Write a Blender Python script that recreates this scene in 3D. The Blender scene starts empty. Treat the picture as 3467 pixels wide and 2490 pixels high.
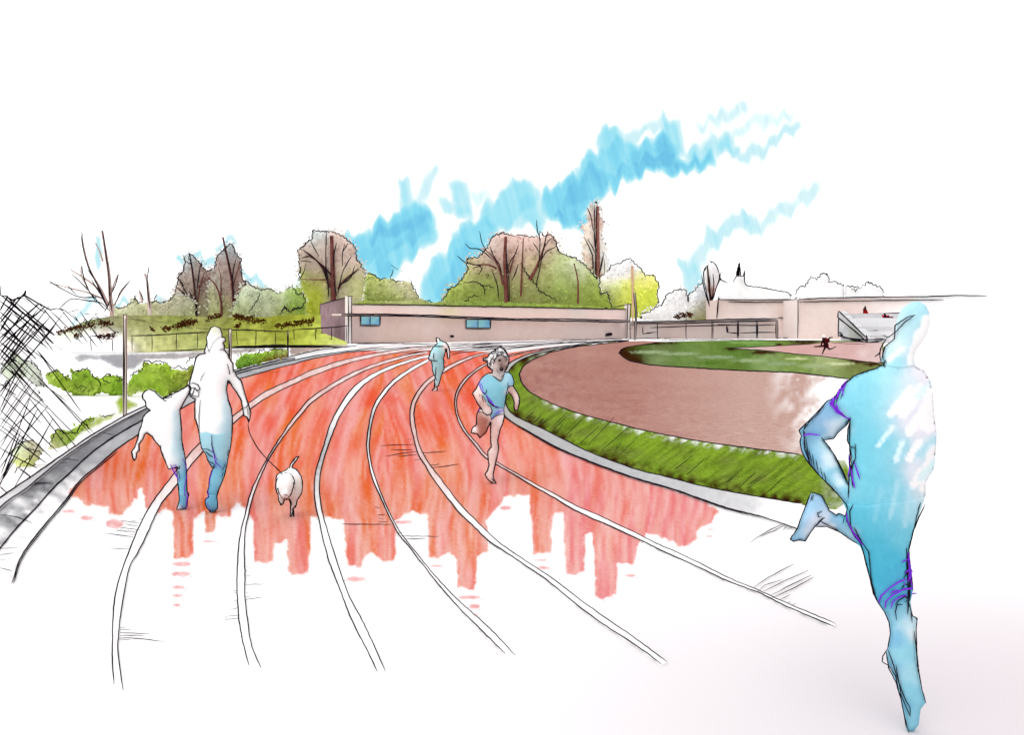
import bpy, math, random
import numpy as np
from mathutils import Vector
from mathutils.geometry import delaunay_2d_cdt

random.seed(7)
RNG = np.random.default_rng(7)
S = bpy.context.scene
COL = S.collection

# ------------------------------------------------------------------ camera
F, CX, HY, EYE = 3000.0, 1733.5, 1108.0, 1.7       # focal length and horizon in survey units, eye height in m
cam_d = bpy.data.cameras.new("camera")
cam = bpy.data.objects.new("camera", cam_d)
COL.objects.link(cam)
cam.location = (0, 0, EYE)
cam.rotation_euler = (math.radians(90), 0, 0)
cam_d.sensor_width = 36
cam_d.sensor_fit = 'HORIZONTAL'
cam_d.lens = 36 * F / 3467
cam_d.shift_y = -(1245 - HY) / 3467
cam_d.clip_end = 3000
cam_d.clip_start = 0.05
S.camera = cam


def W(x, y, d):
    return ((x - CX) / F * d, d, EYE - (y - HY) / F * d)


def G(x, y, z=0.0):
    d = F * (EYE - z) / (y - HY)
    return ((x - CX) / F * d, d, z)


class Crop:
    """A survey sheet: local units -> survey units."""
    def __init__(s, ox, oy, sc):
        s.o = (ox, oy); s.s = sc

    def __call__(s, *pts):
        return [(s.o[0] + p[0] * s.s, s.o[1] + p[1] * s.s) for p in pts]


cA = Crop(0, 700, .4298); cB = Crop(800, 700, .4298); cC = Crop(1600, 600, .4298)
cD = Crop(2400, 700, .49103); cE = Crop(0, 1200, .491); cF = Crop(800, 1300, .4298)
cH = Crop(420, 1080, .42969); cI = Crop(1540, 1150, .31927); cJ = Crop(1400, 1120, .14728)
cK = Crop(2600, 980, .60181); cL = Crop(2800, 1700, .48491); cM = Crop(880, 1500, .17182)
cN = Crop(1200, 300, .70547); cO = Crop(300, 1700, .61728); cQ = Crop(1700, 1200, .61381)
cR = Crop(0, 940, .46632); cU = Crop(2560, 1030, .12276); cV = Crop(2820, 1020, .12891)
cP = Crop(0, 0, 1.52866)

# ------------------------------------------------------------------ colour
KEXP = 1.50


def lin1(c):
    c = c / 255.0
    return c / 12.92 if c <= .04045 else ((c + .055) / 1.055) ** 2.4


def rgb(r, g, b):
    return np.array([min(.86, lin1(v) / KEXP) for v in (r, g, b)])


PAPER = np.array([.86, .855, .855])


def rich(paint, g):
    return lambda P, D: np.minimum(paint(P, D) * g, .86)

WHITE = PAPER

# ------------------------------------------------------------------ materials
_mats = {}


def ink_mat(key, c):
    if key not in _mats:
        m = bpy.data.materials.new(key); m.use_nodes = True
        nt = m.node_tree; nt.nodes.clear()
        o = nt.nodes.new('ShaderNodeOutputMaterial'); b = nt.nodes.new('ShaderNodeBsdfDiffuse')
        tc = nt.nodes.new('ShaderNodeTexCoord'); n = nt.nodes.new('ShaderNodeTexNoise')
        n.inputs['Scale'].default_value = 9
        r = nt.nodes.new('ShaderNodeValToRGB')
        r.color_ramp.elements[0].color = (*c, 1)
        r.color_ramp.elements[1].color = (c[0] * 2 + .006, c[1] * 2 + .006, c[2] * 2 + .006, 1)
        nt.links.new(tc.outputs['Object'], n.inputs['Vector'])
        nt.links.new(n.outputs['Fac'], r.inputs['Fac'])
        nt.links.new(r.outputs['Color'], b.inputs['Color'])
        nt.links.new(b.outputs[0], o.inputs[0])
        _mats[key] = m
    return _mats[key]


INK = ink_mat("black_ink", (.006, .004, .008))
PURPLE = ink_mat("violet_ink", (.13, .02, .42))


def marker(scale=8.0, amt=.12, fine=4.0):
    """Marker and pencil colour: per-vertex pigment, broken by two sizes of tooth in the paper."""
    key = f"marker_{scale:g}_{amt:g}"
    if key in _mats:
        return _mats[key]
    m = bpy.data.materials.new(key); m.use_nodes = True
    nt = m.node_tree; nt.nodes.clear(); L = nt.links.new
    o = nt.nodes.new('ShaderNodeOutputMaterial'); b = nt.nodes.new('ShaderNodeBsdfDiffuse')
    a = nt.nodes.new('ShaderNodeAttribute'); a.attribute_name = 'col'
    tc = nt.nodes.new('ShaderNodeTexCoord')
    n1 = nt.nodes.new('ShaderNodeTexNoise'); n1.inputs['Scale'].default_value = scale
    n1.inputs['Detail'].default_value = 3
    n2 = nt.nodes.new('ShaderNodeTexNoise'); n2.inputs['Scale'].default_value = scale * fine
    n2.inputs['Detail'].default_value = 2
    L(tc.outputs['Object'], n1.inputs['Vector']); L(tc.outputs['Object'], n2.inputs['Vector'])
    ad = nt.nodes.new('ShaderNodeMath'); ad.operation = 'ADD'
    L(n1.outputs['Fac'], ad.inputs[0]); L(n2.outputs['Fac'], ad.inputs[1])
    mr = nt.nodes.new('ShaderNodeMapRange')
    mr.inputs['From Min'].default_value = .6; mr.inputs['From Max'].default_value = 1.4
    mr.inputs['To Min'].default_value = 1 - amt * 1.3; mr.inputs['To Max'].default_value = 1 + amt * 1.3
    L(ad.outputs[0], mr.inputs['Value'])
    # tooth: pigment deeper (power) where the paper is rough
    g = nt.nodes.new('ShaderNodeGamma')
    L(a.outputs['Color'], g.inputs['Color']); L(mr.outputs[0], g.inputs['Gamma'])
    L(g.outputs[0], b.inputs['Color']); L(b.outputs[0], o.inputs[0])
    _mats[key] = m
    return m


# ------------------------------------------------------------------ noise and paint
def _hash(ix, iy, seed):
    h = (ix.astype(np.int64) * 374761393 + iy.astype(np.int64) * 668265263 + seed * 1442695041) & 0x7fffffff
    h = (h ^ (h >> 13)) * 1274126177 & 0x7fffffff
    return ((h ^ (h >> 16)) & 0xffff) / 65535.0


def vnoise(x, y, seed=0):
    x = np.asarray(x, float); y = np.asarray(y, float)
    ix = np.floor(x); iy = np.floor(y); fx = x - ix; fy = y - iy
    fx = fx * fx * (3 - 2 * fx); fy = fy * fy * (3 - 2 * fy)
    a = _hash(ix, iy, seed); b = _hash(ix + 1, iy, seed); c = _hash(ix, iy + 1, seed); d = _hash(ix + 1, iy + 1, seed)
    return (a * (1 - fx) + b * fx) * (1 - fy) + (c * (1 - fx) + d * fx) * fy


def fbm(x, y, seed=0, o=3):
    t = 0; a = .5; s = 0
    for k in range(o):
        t = t + a * vnoise(x * 2 ** k, y * 2 ** k, seed + k); s += a; a *= .5
    return t / s


def blobs(ctrl, warp=18, wscale=28, mottle=.1, seed=1):
    """Pigment laid in pools: ctrl = (x, y, radius, colour)."""
    def f(P, D):
        x = P[:, 0] + (fbm(P[:, 0] / wscale, P[:, 1] / wscale, seed) - .5) * 2 * warp
        y = P[:, 1] + (fbm(P[:, 0] / wscale, P[:, 1] / wscale, seed + 9) - .5) * 2 * warp
        acc = np.zeros((len(P), 3)); ws = np.zeros(len(P))
        for (cx, cy, r, c) in ctrl:
            rx, ry = r if isinstance(r, tuple) else (r, r)
            w = np.exp(-(((x - cx) / rx) ** 2 + ((y - cy) / ry) ** 2) * .9) + 1e-7 / (1 + ((x - cx) ** 2 + (y - cy) ** 2) / 1e4)
            acc += w[:, None] * np.asarray(c); ws += w
        col = acc / ws[:, None]
        m = 1 + (fbm(P[:, 0] / 14, P[:, 1] / 14, seed + 3) - .5) * 2 * mottle
        return np.clip(col * m[:, None], 0.003, .86)
    return f


def feather(paint, px, seed=4, rough=.6, to=None):
    if px <= 2:
        return paint

    def f(P, D):
        n = fbm(P[:, 0] / 16, P[:, 1] / 16, seed)
        k = np.clip((D / px) * (1 - rough + 2 * rough * n), 0, 1)[:, None]
        k = k * k * (3 - 2 * k)
        return (PAPER if to is None else to) * (1 - k) + paint(P, D) * k
    return f


def accent(paint, spots_, seed=3):
    """Small dark dabs laid over a wash."""
    def f(P, D):
        c = paint(P, D)
        n = fbm(P[:, 0] / 9, P[:, 1] / 5, seed)
        for (x, y, rx, ry, q) in spots_:
            a = np.clip(1.9 - 1.5 * np.sqrt(((P[:, 0] - x) / rx) ** 2 + ((P[:, 1] - y) / ry) ** 2) + (n - .5) * 1.4, 0, 1)[:, None]
            c = c * (1 - a) + np.asarray(q) * a
        return c
    return f


def flat(c):
    c = np.asarray(c, float)
    return lambda P, D: np.repeat(c[None, :], len(P), 0)


# ------------------------------------------------------------------ outline tools
def catmull(p, step=12.0):
    p = [np.array(q, float) for q in p]
    out = []
    for i in range(len(p) - 1):
        a = p[i - 1] if i else p[0] * 2 - p[1]
        b, c = p[i], p[i + 1]
        d = p[i + 2] if i + 2 < len(p) else p[-1] * 2 - p[-2]
        n = max(1, int(np.linalg.norm(c - b) / step))
        for k in range(n):
            t = k / n
            out.append(tuple(.5 * (2 * b + (c - a) * t + (2 * a - 5 * b + 4 * c - d) * t * t + (3 * b - a - 3 * c + d) * t ** 3)))
    out.append(tuple(p[-1]))
    return out


def resample(p, step, closed=False):
    q = [np.array(v, float) for v in p]
    if closed:
        q.append(q[0])
    out = []
    for a, b in zip(q, q[1:]):
        n = max(1, int(math.ceil(np.linalg.norm(b - a) / step)))
        for k in range(n):
            out.append(tuple(a + (b - a) * k / n))
    if not closed:
        out.append(tuple(q[-1]))
    return out


def jag(p, step=9, amp=5, rnd=None, closed=False):
    """The nervous zigzag of a foliage edge."""
    rnd = rnd or random
    q = resample(p, step, closed); out = []
    n = len(q); s = 1
    for i, v in enumerate(q):
        a = q[i - 1] if (i or closed) else q[0]
        b = q[(i + 1) % n] if (i + 1 < n or closed) else q[-1]
        tx, ty = b[0] - a[0], b[1] - a[1]; l = math.hypot(tx, ty) or 1
        k = amp * s * rnd.uniform(.1, 1.0); s = -s
        if rnd.random() < .15:
            s = -s
        out.append((v[0] - ty / l * k + rnd.uniform(-1, 1) * amp * .3, v[1] + tx / l * k))
    return out


def inside(P, loops):
    x, y = P[:, 0], P[:, 1]
    r = np.zeros(len(P), bool)
    for lp in loops:
        q = np.array(lp)
        for (x0, y0), (x1, y1) in zip(q, np.roll(q, -1, 0)):
            if y0 == y1:
                continue
            c = ((y0 > y) != (y1 > y)) & (x < (x1 - x0) * (y - y0) / (y1 - y0) + x0)
            r ^= c
    return r


def edge_dist(P, loops):
    D = np.full(len(P), 1e18)
    for lp in loops:
        q = np.array(lp)
        for a, b in zip(q, np.roll(q, -1, 0)):
            ab = b - a; l2 = ab @ ab
            if l2 < 1e-9:
                continue
            t = np.clip(((P - a) @ ab) / l2, 0, 1)
            e = P - a - t[:, None] * ab
            D = np.minimum(D, (e * e).sum(1))
    return np.sqrt(D)


def fill(loops, g):
    """Constrained triangulation of loops (even-odd) with interior points about g apart."""
    loops = [resample(l, g * 1.2, True) for l in loops]
    A = np.array([p for l in loops for p in l])
    lo, hi = A.min(0), A.max(0)
    gx = np.arange(lo[0] + g * .5, hi[0], g); gy = np.arange(lo[1] + g * .5, hi[1], g)
    X, Y = np.meshgrid(gx, gy)
    Q = np.stack([X.ravel(), Y.ravel()], 1)
    Q = Q + RNG.uniform(-.28, .28, Q.shape) * g
    Q = Q[inside(Q, loops)]
    if len(Q):
        Q = Q[edge_dist(Q, loops) > g * .55]
    pts = [Vector((float(a), float(b))) for a, b in A] + [Vector((float(a), float(b))) for a, b in Q]
    edges = []; k = 0
    for l in loops:
        n = len(l)
        edges += [(k + i, k + (i + 1) % n) for i in range(n)]
        k += n
    v, e, f, *_ = delaunay_2d_cdt(pts, edges, [], 0, 1e-4)
    P = np.array([(a.x, a.y) for a in v])
    T = np.array([t for t in f if len(t) == 3])
    c = P[T].mean(1)
    T = T[inside(c, loops)]
    # survey y runs down: make triangles face the viewer / the sky
    a, b, c = P[T[:, 0]], P[T[:, 1]], P[T[:, 2]]
    ar = (b[:, 0] - a[:, 0]) * (c[:, 1] - a[:, 1]) - (b[:, 1] - a[:, 1]) * (c[:, 0] - a[:, 0])
    T[ar > 0] = T[ar > 0][:, ::-1]
    T = T[np.abs(ar) > 1e-6]
    return P, T, loops


# ------------------------------------------------------------------ object tools
def link(name, verts, faces, mat, parent=None, cols=None, smooth=False):
    me = bpy.data.meshes.new(name)
    me.from_pydata([tuple(map(float, v)) for v in verts], [], [tuple(map(int, f)) for f in faces])
    me.materials.append(mat)
    if cols is not None:
        at = me.color_attributes.new('col', 'FLOAT_COLOR', 'POINT')
        buf = np.ones((len(verts), 4), np.float32); buf[:, :3] = cols
        at.data.foreach_set('color', buf.ravel())
    if smooth:
        me.polygons.foreach_set('use_smooth', [True] * len(me.polygons))
    me.update()
    o = bpy.data.objects.new(name, me); COL.objects.link(o)
    if parent is not None:
        o.parent = parent
        o.matrix_parent_inverse = parent.matrix_world.inverted()
    return o


def thing(name, label, cat, loc, group=None):
    o = bpy.data.objects.new(name, None); COL.objects.link(o)
    o.location = loc; o.empty_display_size = .2
    o.matrix_world.translation = loc
    o['label'] = label; o['category'] = cat
    if group:
        o['group'] = group
    bpy.context.view_layer.update()
    return o


def structure(o):
    o['kind'] = 'structure'
    return o


def tube_geo(lines, sides=5, base=0):
    """lines: list of (points, radii)."""
    V, Fc = [], []
    for pts, rad in lines:
        pts = [Vector(p) for p in pts]
        q = [pts[0]]; rr = [rad[0]]
        for p, r in zip(pts[1:], rad[1:]):
            if (p - q[-1]).length > 1e-5:
                q.append(p); rr.append(r)
        if len(q) < 2:
            continue
        k0 = len(V)
        a = None
        for i, p in enumerate(q):
            t = (q[min(i + 1, len(q) - 1)] - q[max(i - 1, 0)])
            if t.length < 1e-9:
                t = q[-1] - q[0]
            t.normalize()
            if a is None:
                up = Vector((0, 0, 1)) if abs(t.z) < .8 else Vector((0, 1, 0))
                a = t.cross(up).normalized()
            else:
                a = a - t * a.dot(t)
                a = a.normalized() if a.length > 1e-6 else t.orthogonal().normalized()
            b = t.cross(a)
            for s in range(sides):
                w = 2 * math.pi * s / sides
                V.append(p + (a * math.cos(w) + b * math.sin(w)) * rr[i])
        n = len(q)
        for i in range(n - 1):
            for s in range(sides):
                s2 = (s + 1) % sides
                Fc.append((k0 + i * sides + s, k0 + i * sides + s2, k0 + (i + 1) * sides + s2, k0 + (i + 1) * sides + s))
        Fc.append(tuple(k0 + s for s in range(sides)))
        Fc.append(tuple(k0 + (n - 1) * sides + s for s in reversed(range(sides))))
    return V, Fc


PEN = 1.3


def pen_radii(pts, w):
    """Pen weight: w = stroke width in survey units, thinning at both ends."""
    n = len(pts); out = []
    ph = random.uniform(0, 9)
    for i, p in enumerate(pts):
        e = min(1, .45 + min(i, n - 1 - i) * .3)
        k = 1 + .12 * math.sin(ph + i * .5) + random.uniform(-.06, .06)
        out.append(max(.0008, PEN * w * .5 * e * k * p[1] / F))
    return out


def ink(name, lines3, w, parent=None, mat=None):
    L = []
    for ln in lines3:
        if isinstance(ln, tuple) and len(ln) == 2 and isinstance(ln[1], (int, float)):
            pts, ww = ln
        else:
            pts, ww = ln, w
        L.append((pts, pen_radii(pts, ww)))
    V, Fc = tube_geo(L)
    return link(name, V, Fc, mat or INK, parent)


def wob(p, a=.9):
    return [(x + random.uniform(-a, a), y + random.uniform(-a, a)) for x, y in p]


def gline(p, z=.012, step=14, smooth=True, a=.8):
    q = catmull(p, step) if smooth and len(p) > 2 else resample(p, step)
    return [G(x, y, z) for x, y in wob(q, a)]


def patch(name, loops, paint, z=.004, g=12, mat=None, mp=None, parent=None):
    P, T, lp = fill(loops, g)
    D = edge_dist(P, lp)
    V = [G(x, y, z) for x, y in P] if mp is None else [mp(x, y) for x, y in P]
    C = paint(P, D)
    Fc = [tuple(t) for t in T]
    if mp is None:      # close the thin edge down to the ground
        seen = {}
        for t in Fc:
            for a, b in ((t[0], t[1]), (t[1], t[2]), (t[2], t[0])):
                seen[(a, b)] = 1
        rim = [(a, b) for a, b in seen if (b, a) not in seen]
        low = {}
        extra = []
        for e in rim:
            for a in e:
                if a not in low:
                    low[a] = len(V)
                    V.append((V[a][0], V[a][1], -.002)); extra.append(C[a])
        for a, b in rim:
            Fc.append((b, a, low[a], low[b]))
        C = np.vstack([C, np.array(extra)])
    return link(name, V, Fc, mat or marker(), parent, C)


# ------------------------------------------------------------------ rounded bodies from an outline
class Body:
    """A full-round body whose section swells with its local width."""
    def __init__(s, loops, d, k=.68, cell=None, bumps=(), shift=()):
        s.loops, s.d, s.k, s.bumps, s.shifts = loops, d, k, bumps, shift
        A = np.array([p for l in loops for p in l])
        s.lo = A.min(0) - 2; s.hi = A.max(0) + 2
        ext = (s.hi - s.lo).max()
        h = s.h = cell or max(ext / 130.0, .25)
        nx, ny = int((s.hi[0] - s.lo[0]) / h) + 3, int((s.hi[1] - s.lo[1]) / h) + 3
        X, Y = np.meshgrid(s.lo[0] + np.arange(nx) * h, s.lo[1] + np.arange(ny) * h)
        M = inside(np.stack([X.ravel(), Y.ravel()], 1), loops).reshape(ny, nx)
        M[0] = M[-1] = False; M[:, 0] = M[:, -1] = False
        ph = np.zeros((ny, nx))
        ii, jj = np.meshgrid(np.arange(ny), np.arange(nx), indexing='ij')
        par = [M & ((ii + jj) % 2 == q) for q in (0, 1)]
        for it in range(420):
            for m in par:
                nb = np.zeros_like(ph)
                nb[1:-1, 1:-1] = ph[:-2, 1:-1] + ph[2:, 1:-1] + ph[1:-1, :-2] + ph[1:-1, 2:]
                nw = (nb + 4 * h * h) / 4
                ph = np.where(m, ph + 1.88 * (nw - ph), ph)
        s.ph = np.maximum(ph, 0)

    def thick(s, P):
        fx = (P[:, 0] - s.lo[0]) / s.h; fy = (P[:, 1] - s.lo[1]) / s.h
        ny, nx = s.ph.shape
        fx = np.clip(fx, 0, nx - 1.001); fy = np.clip(fy, 0, ny - 1.001)
        ix = fx.astype(int); iy = fy.astype(int); a = fx - ix; b = fy - iy
        v = (s.ph[iy, ix] * (1 - a) + s.ph[iy, ix + 1] * a) * (1 - b) + (s.ph[iy + 1, ix] * (1 - a) + s.ph[iy + 1, ix + 1] * a) * b
        return np.sqrt(np.maximum(v, 0)) * s.k * s.d / F

    def bump(s, P):
        b = np.zeros(len(P))
        for (cx, cy, rx, ry, h) in s.bumps:
            r2 = ((P[:, 0] - cx) / rx) ** 2 + ((P[:, 1] - cy) / ry) ** 2
            b = np.maximum(b, h * np.sqrt(np.clip(1 - r2, 0, 1)))
        return b

    def shift(s, P):
        b = np.zeros(len(P))
        for (cx, cy, r, h) in s.shifts:
            b += h * np.exp(-((P[:, 0] - cx) ** 2 + (P[:, 1] - cy) ** 2) / (r * r))
        return b

    def front(s, x, y, off=0.0):
        P = np.array([[x, y]])
        return W(x, y, float(s.d + s.shift(P)[0] - s.thick(P)[0] - s.bump(P)[0] - off))

    def mesh(s, name, paint, mat, parent, g, off=0.0, loops=None, back=True):
        lp0 = loops or s.loops
        P, T, lp = fill(lp0, g)
        D = edge_dist(P, lp)
        th = s.thick(P); sh = s.shift(P); bp = s.bump(P)
        if loops is None:
            nb = sum(len(l) for l in lp)
            th[:nb] = 0; bp[:nb] = 0
        col = paint(P, D)
        df = s.d + sh - th - bp - off
        db = s.d + sh + th + off
        V = [W(x, y, a) for (x, y), a in zip(P, df)]
        Fc = [tuple(t) for t in T]
        n = len(P)
        C = col
        if back:
            if loops is None:       # share the rim
                idx = np.arange(n); nb = sum(len(l) for l in lp)
                mp = np.where(idx < nb, idx, idx + n - nb)
                V += [W(x, y, a) for (x, y), a in zip(P[nb:], db[nb:])]
                Fc += [tuple(mp[t[::-1]]) for t in T]
                C = np.vstack([col, col[nb:]])
            else:                   # a garment: its own back sheet and a closing rim
                V += [W(x, y, a) for (x, y), a in zip(P, db)]
                Fc += [tuple(t[::-1] + n) for t in T]
                k = 0
                for l in lp:
                    m = len(l)
                    for i in range(m):
                        a, b = k + i, k + (i + 1) % m
                        Fc.append((a, b, b + n, a + n))
                    k += m
                C = np.vstack([col, col])
        return link(name, V, Fc, mat, parent, C, True)

    def lines(s, ls, off=.004):
        return [[s.front(x, y, off) for x, y in wob(l, .35)] for l in ls]


# ------------------------------------------------------------------ world and sun
w = bpy.data.worlds.new("World"); S.world = w; w.use_nodes = True
nt = w.node_tree; nt.nodes.clear()
SUN_EL, SUN_AZ = 62, -35


def N(t, **k):
    n = nt.nodes.new(t)
    for a, b in k.items():
        setattr(n, a, b)
    return n


def math_(op, a, b=None, clamp=False):
    n = N('ShaderNodeMath', operation=op, use_clamp=clamp)
    for i, v in enumerate((a, b)):
        if v is None:
            continue
        if isinstance(v, (int, float)):
            n.inputs[i].default_value = v
        else:
            nt.links.new(v, n.inputs[i])
    return n.outputs[0]


wo = N('ShaderNodeOutputWorld'); bg = N('ShaderNodeBackground')
bg.inputs['Strength'].default_value = .12
sky = N('ShaderNodeTexSky', sky_type='NISHITA'); sky.sun_disc = False
sky.sun_elevation = math.radians(SUN_EL); sky.sun_rotation = math.radians(SUN_AZ)
tc = N('ShaderNodeTexCoord'); sx = N('ShaderNodeSeparateXYZ')
nt.links.new(tc.outputs['Generated'], sx.inputs[0])
yy = math_('MAXIMUM', sx.outputs['Y'], .05)
U0 = math_('DIVIDE', sx.outputs['X'], yy)       # slope of the view to the side
V0 = math_('DIVIDE', sx.outputs['Z'], yy)       # and upwards, north sky only
# ragged cloud edges: the bands are torn along the vertical
cmb = N('ShaderNodeCombineXYZ'); nt.links.new(U0, cmb.inputs[0])
tn = N('ShaderNodeTexNoise'); tn.inputs['Scale'].default_value = 62; tn.inputs['Detail'].default_value = 1.0
nt.links.new(math_('MULTIPLY', V0, .25), cmb.inputs[1]); nt.links.new(cmb.outputs[0], tn.inputs['Vector'])
cmb2 = N('ShaderNodeCombineXYZ'); nt.links.new(U0, cmb2.inputs[0]); nt.links.new(V0, cmb2.inputs[1])
tn2 = N('ShaderNodeTexNoise'); tn2.inputs['Scale'].default_value = 22; tn2.inputs['Detail'].default_value = 4
nt.links.new(cmb2.outputs[0], tn2.inputs['Vector'])
VV = math_('ADD', V0, math_('MULTIPLY', math_('SUBTRACT', tn.outputs['Fac'], .5), .027))
tooth = math_('PINGPONG', math_('ADD', U0, math_('MULTIPLY', tn2.outputs['Fac'], .03)), .0085)
VV = math_('ADD', VV, math_('MULTIPLY', math_('SUBTRACT', tooth, .00425), .85))
cmb3 = N('ShaderNodeCombineXYZ')
nt.links.new(math_('ADD', math_('MULTIPLY', U0, 120), math_('MULTIPLY', V0, 30)), cmb3.inputs[0]); nt.links.new(math_('MULTIPLY', V0, 9), cmb3.inputs[1])
tn3 = N('ShaderNodeTexNoise'); tn3.inputs['Scale'].default_value = 1.0; tn3.inputs['Detail'].default_value = 2
nt.links.new(cmb3.outputs[0], tn3.inputs['Vector'])
UU = math_('ADD', U0, math_('MULTIPLY', math_('SUBTRACT', tn2.outputs['Fac'], .5), .02))
pv = N('ShaderNodeCombineXYZ'); nt.links.new(UU, pv.inputs[0]); nt.links.new(VV, pv.inputs[1])


def uv(p):
    return ((p[0] - CX) / F, (HY - p[1]) / F)


def capsule(p, q, r, st, soft=.009):
    a, b = uv(p), uv(q)
    ba = (b[0] - a[0], b[1] - a[1]); l2 = ba[0] ** 2 + ba[1] ** 2 + 1e-9
    sub = N('ShaderNodeVectorMath', operation='SUBTRACT'); nt.links.new(pv.outputs[0], sub.inputs[0])
    sub.inputs[1].default_value = (a[0], a[1], 0)
    dt = N('ShaderNodeVectorMath', operation='DOT_PRODUCT'); nt.links.new(sub.outputs[0], dt.inputs[0])
    dt.inputs[1].default_value = (ba[0] / l2, ba[1] / l2, 0)
    t = math_('ADD', dt.outputs['Value'], 0.0, True)
    sc = N('ShaderNodeVectorMath', operation='SCALE'); sc.inputs[0].default_value = (ba[0], ba[1], 0)
    nt.links.new(t, sc.inputs['Scale'])
    s2 = N('ShaderNodeVectorMath', operation='DISTANCE')
    nt.links.new(sub.outputs[0], s2.inputs[0]); nt.links.new(sc.outputs[0], s2.inputs[1])
    mr = N('ShaderNodeMapRange'); mr.interpolation_type = 'SMOOTHSTEP'
    rr = r / F
    mr.inputs['From Min'].default_value = rr + soft * .4; mr.inputs['From Max'].default_value = max(rr - soft, 0)
    mr.inputs['To Min'].default_value = 0; mr.inputs['To Max'].default_value = st
    nt.links.new(s2.outputs['Value'], mr.inputs['Value'])
    return mr.outputs[0]


SKY = []
for (p, q, r, st) in [
        ((40, 770), (300, 640), 62, .75), ((90, 720), (330, 620), 30, .95), ((150, 850), (330, 690), 48, .6), ((60, 800), (140, 870), 50, .6),
        ((238, 460), (255, 600), 26, .38), ((310, 550), (380, 405), 28, .2), ((390, 960), (610, 690), 60, .62), ((430, 980), (560, 760), 40, .7),
        ((440, 560), (540, 600), 30, .28), ((505, 480), (530, 590), 34, .34), ((580, 510), (640, 540), 32, .15), ((690, 610), (800, 520), 62, .5),
        ((680, 640), (880, 640), 30, .3), ((830, 540), (860, 620), 40, .45), ((960, 560), (1140, 450), 56, .68), ((990, 610), (1090, 640), 30, .85), ((1060, 560), (1150, 430), 50, .72),
        ((1150, 400), (1320, 310), 60, .62), ((1230, 250), (1240, 380), 45, .5), ((1240, 430), (1500, 340), 36, .92), ((1350, 330), (1500, 300), 45, .62),
        ((1480, 250), (1530, 390), 34, .9), ((1520, 180), (1540, 300), 36, .45), ((1560, 390), (1700, 335), 26, .85),
        ((1620, 320), (1790, 250), 32, .36), ((1660, 190), (1870, 90), 30, .16), ((1760, 260), (1830, 310), 26, .36), ((1300, 230), (1490, 150), 30, .2),
        ((1680, 260), (2090, 120), 30, .14), ((1860, 345), (2110, 180), 26, .25),
        ((1610, 860), (1720, 700), 36, .22), ((1720, 720), (1870, 620), 36, .26), ((1870, 610), (1930, 670), 24, .26), ((1930, 670), (2200, 490), 34, .17), ((1600, 860), (1630, 940), 36, .3)]:
    SKY.append(capsule(*cN(p, q), r * .70547 * 1.5, min(.86, st * .9 + .05)))
for (p, q, r, st) in [((775, 220), (805, 480), 17, .3), ((570, 890), (750, 750), 34, .22), ((900, 760), (1000, 730), 34, .32), ((1430, 430), (1560, 380), 34, .34),
                      ((1600, 420), (1700, 450), 40, .3), ((1730, 320), (1830, 260), 34, .26), ((1930, 520), (2080, 620), 34, .3), ((2330, 600), (2400, 520), 40, .16), ((1250, 700), (1300, 780), 34, .3)]:
    SKY.append(capsule(*cA(p, q), r * .4298 * 1.15, st, .006))
acc = SKY[0]
for m_ in SKY[1:]:
    # one wash over another: 1-(1-a)(1-.6b), near enough a soft maximum
    acc = math_('MAXIMUM', math_('MAXIMUM', acc, m_), math_('MULTIPLY', math_('ADD', acc, m_), .64))
acc = math_('MULTIPLY', acc, math_('ADD', math_('ADD', math_('MULTIPLY', tn2.outputs['Fac'], .5), math_('MULTIPLY', tn3.outputs['Fac'], .9)), .26), True)
acc = math_('MULTIPLY', acc, math_('GREATER_THAN', sx.outputs['Y'], .1))
rmp = N('ShaderNodeValToRGB')
el = rmp.color_ramp.elements


def skyc(r, g, b, k=1.0):
    return (lin1(r) * k / 1.41, lin1(g) * k / 1.41, lin1(b) * k / 1.41, 1)


el[0].position = 0; el[0].color = (1.02, 1.02, 1.02, 1)
el[1].position = 1; el[1].color = skyc(110, 196, 232)
for ps, c in ((.2, (216, 245, 250)), (.42, (168, 232, 246)), (.66, (134, 219, 242))):
    e = el.new(ps); e.color = skyc(*c)
nt.links.new(acc, rmp.inputs['Fac'])
# grey-pink shading of the page, put into the sky colour on the east side
ve = N('ShaderNodeMapRange'); ve.interpolation_type = 'SMOOTHSTEP'
ve.inputs['From Min'].default_value = .34; ve.inputs['From Max'].default_value = .66
nt.links.new(U0, ve.inputs['Value'])
mx = N('ShaderNodeMix', data_type='RGBA', blend_type='MULTIPLY')
nt.links.new(ve.outputs[0], mx.inputs['Factor']); nt.links.new(rmp.outputs[0], mx.inputs['A'])
mx.inputs['B'].default_value = (.67, .645, .66, 1)
# cloud deck (already in radiance, so divided by the background strength) over the clear sky
dv = N('ShaderNodeVectorMath', operation='SCALE'); nt.links.new(mx.outputs['Result'], dv.inputs[0]); dv.inputs['Scale'].default_value = 1 / .12
m2 = N('ShaderNodeMix', data_type='RGBA'); m2.inputs['Factor'].default_value = .985
nt.links.new(sky.outputs[0], m2.inputs['A']); nt.links.new(dv.outputs[0], m2.inputs['B'])
nt.links.new(m2.outputs['Result'], bg.inputs['Color'])
nt.links.new(bg.outputs[0], wo.inputs[0])

sd = bpy.data.lights.new("sun", 'SUN'); sd.energy = .6; sd.angle = math.radians(40); sd.color = (1, .97, .93)
so = bpy.data.objects.new("sun", sd); COL.objects.link(so)
so.rotation_euler = (math.radians(90 - SUN_EL), 0, math.radians(SUN_AZ + 10)); so.location = (0, 0, 40)

S.view_settings.view_transform = 'Standard'
S.view_settings.look = 'None'
S.view_settings.exposure = .5
S.view_settings.gamma = 1
S.view_settings.use_curve_mapping = False

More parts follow.
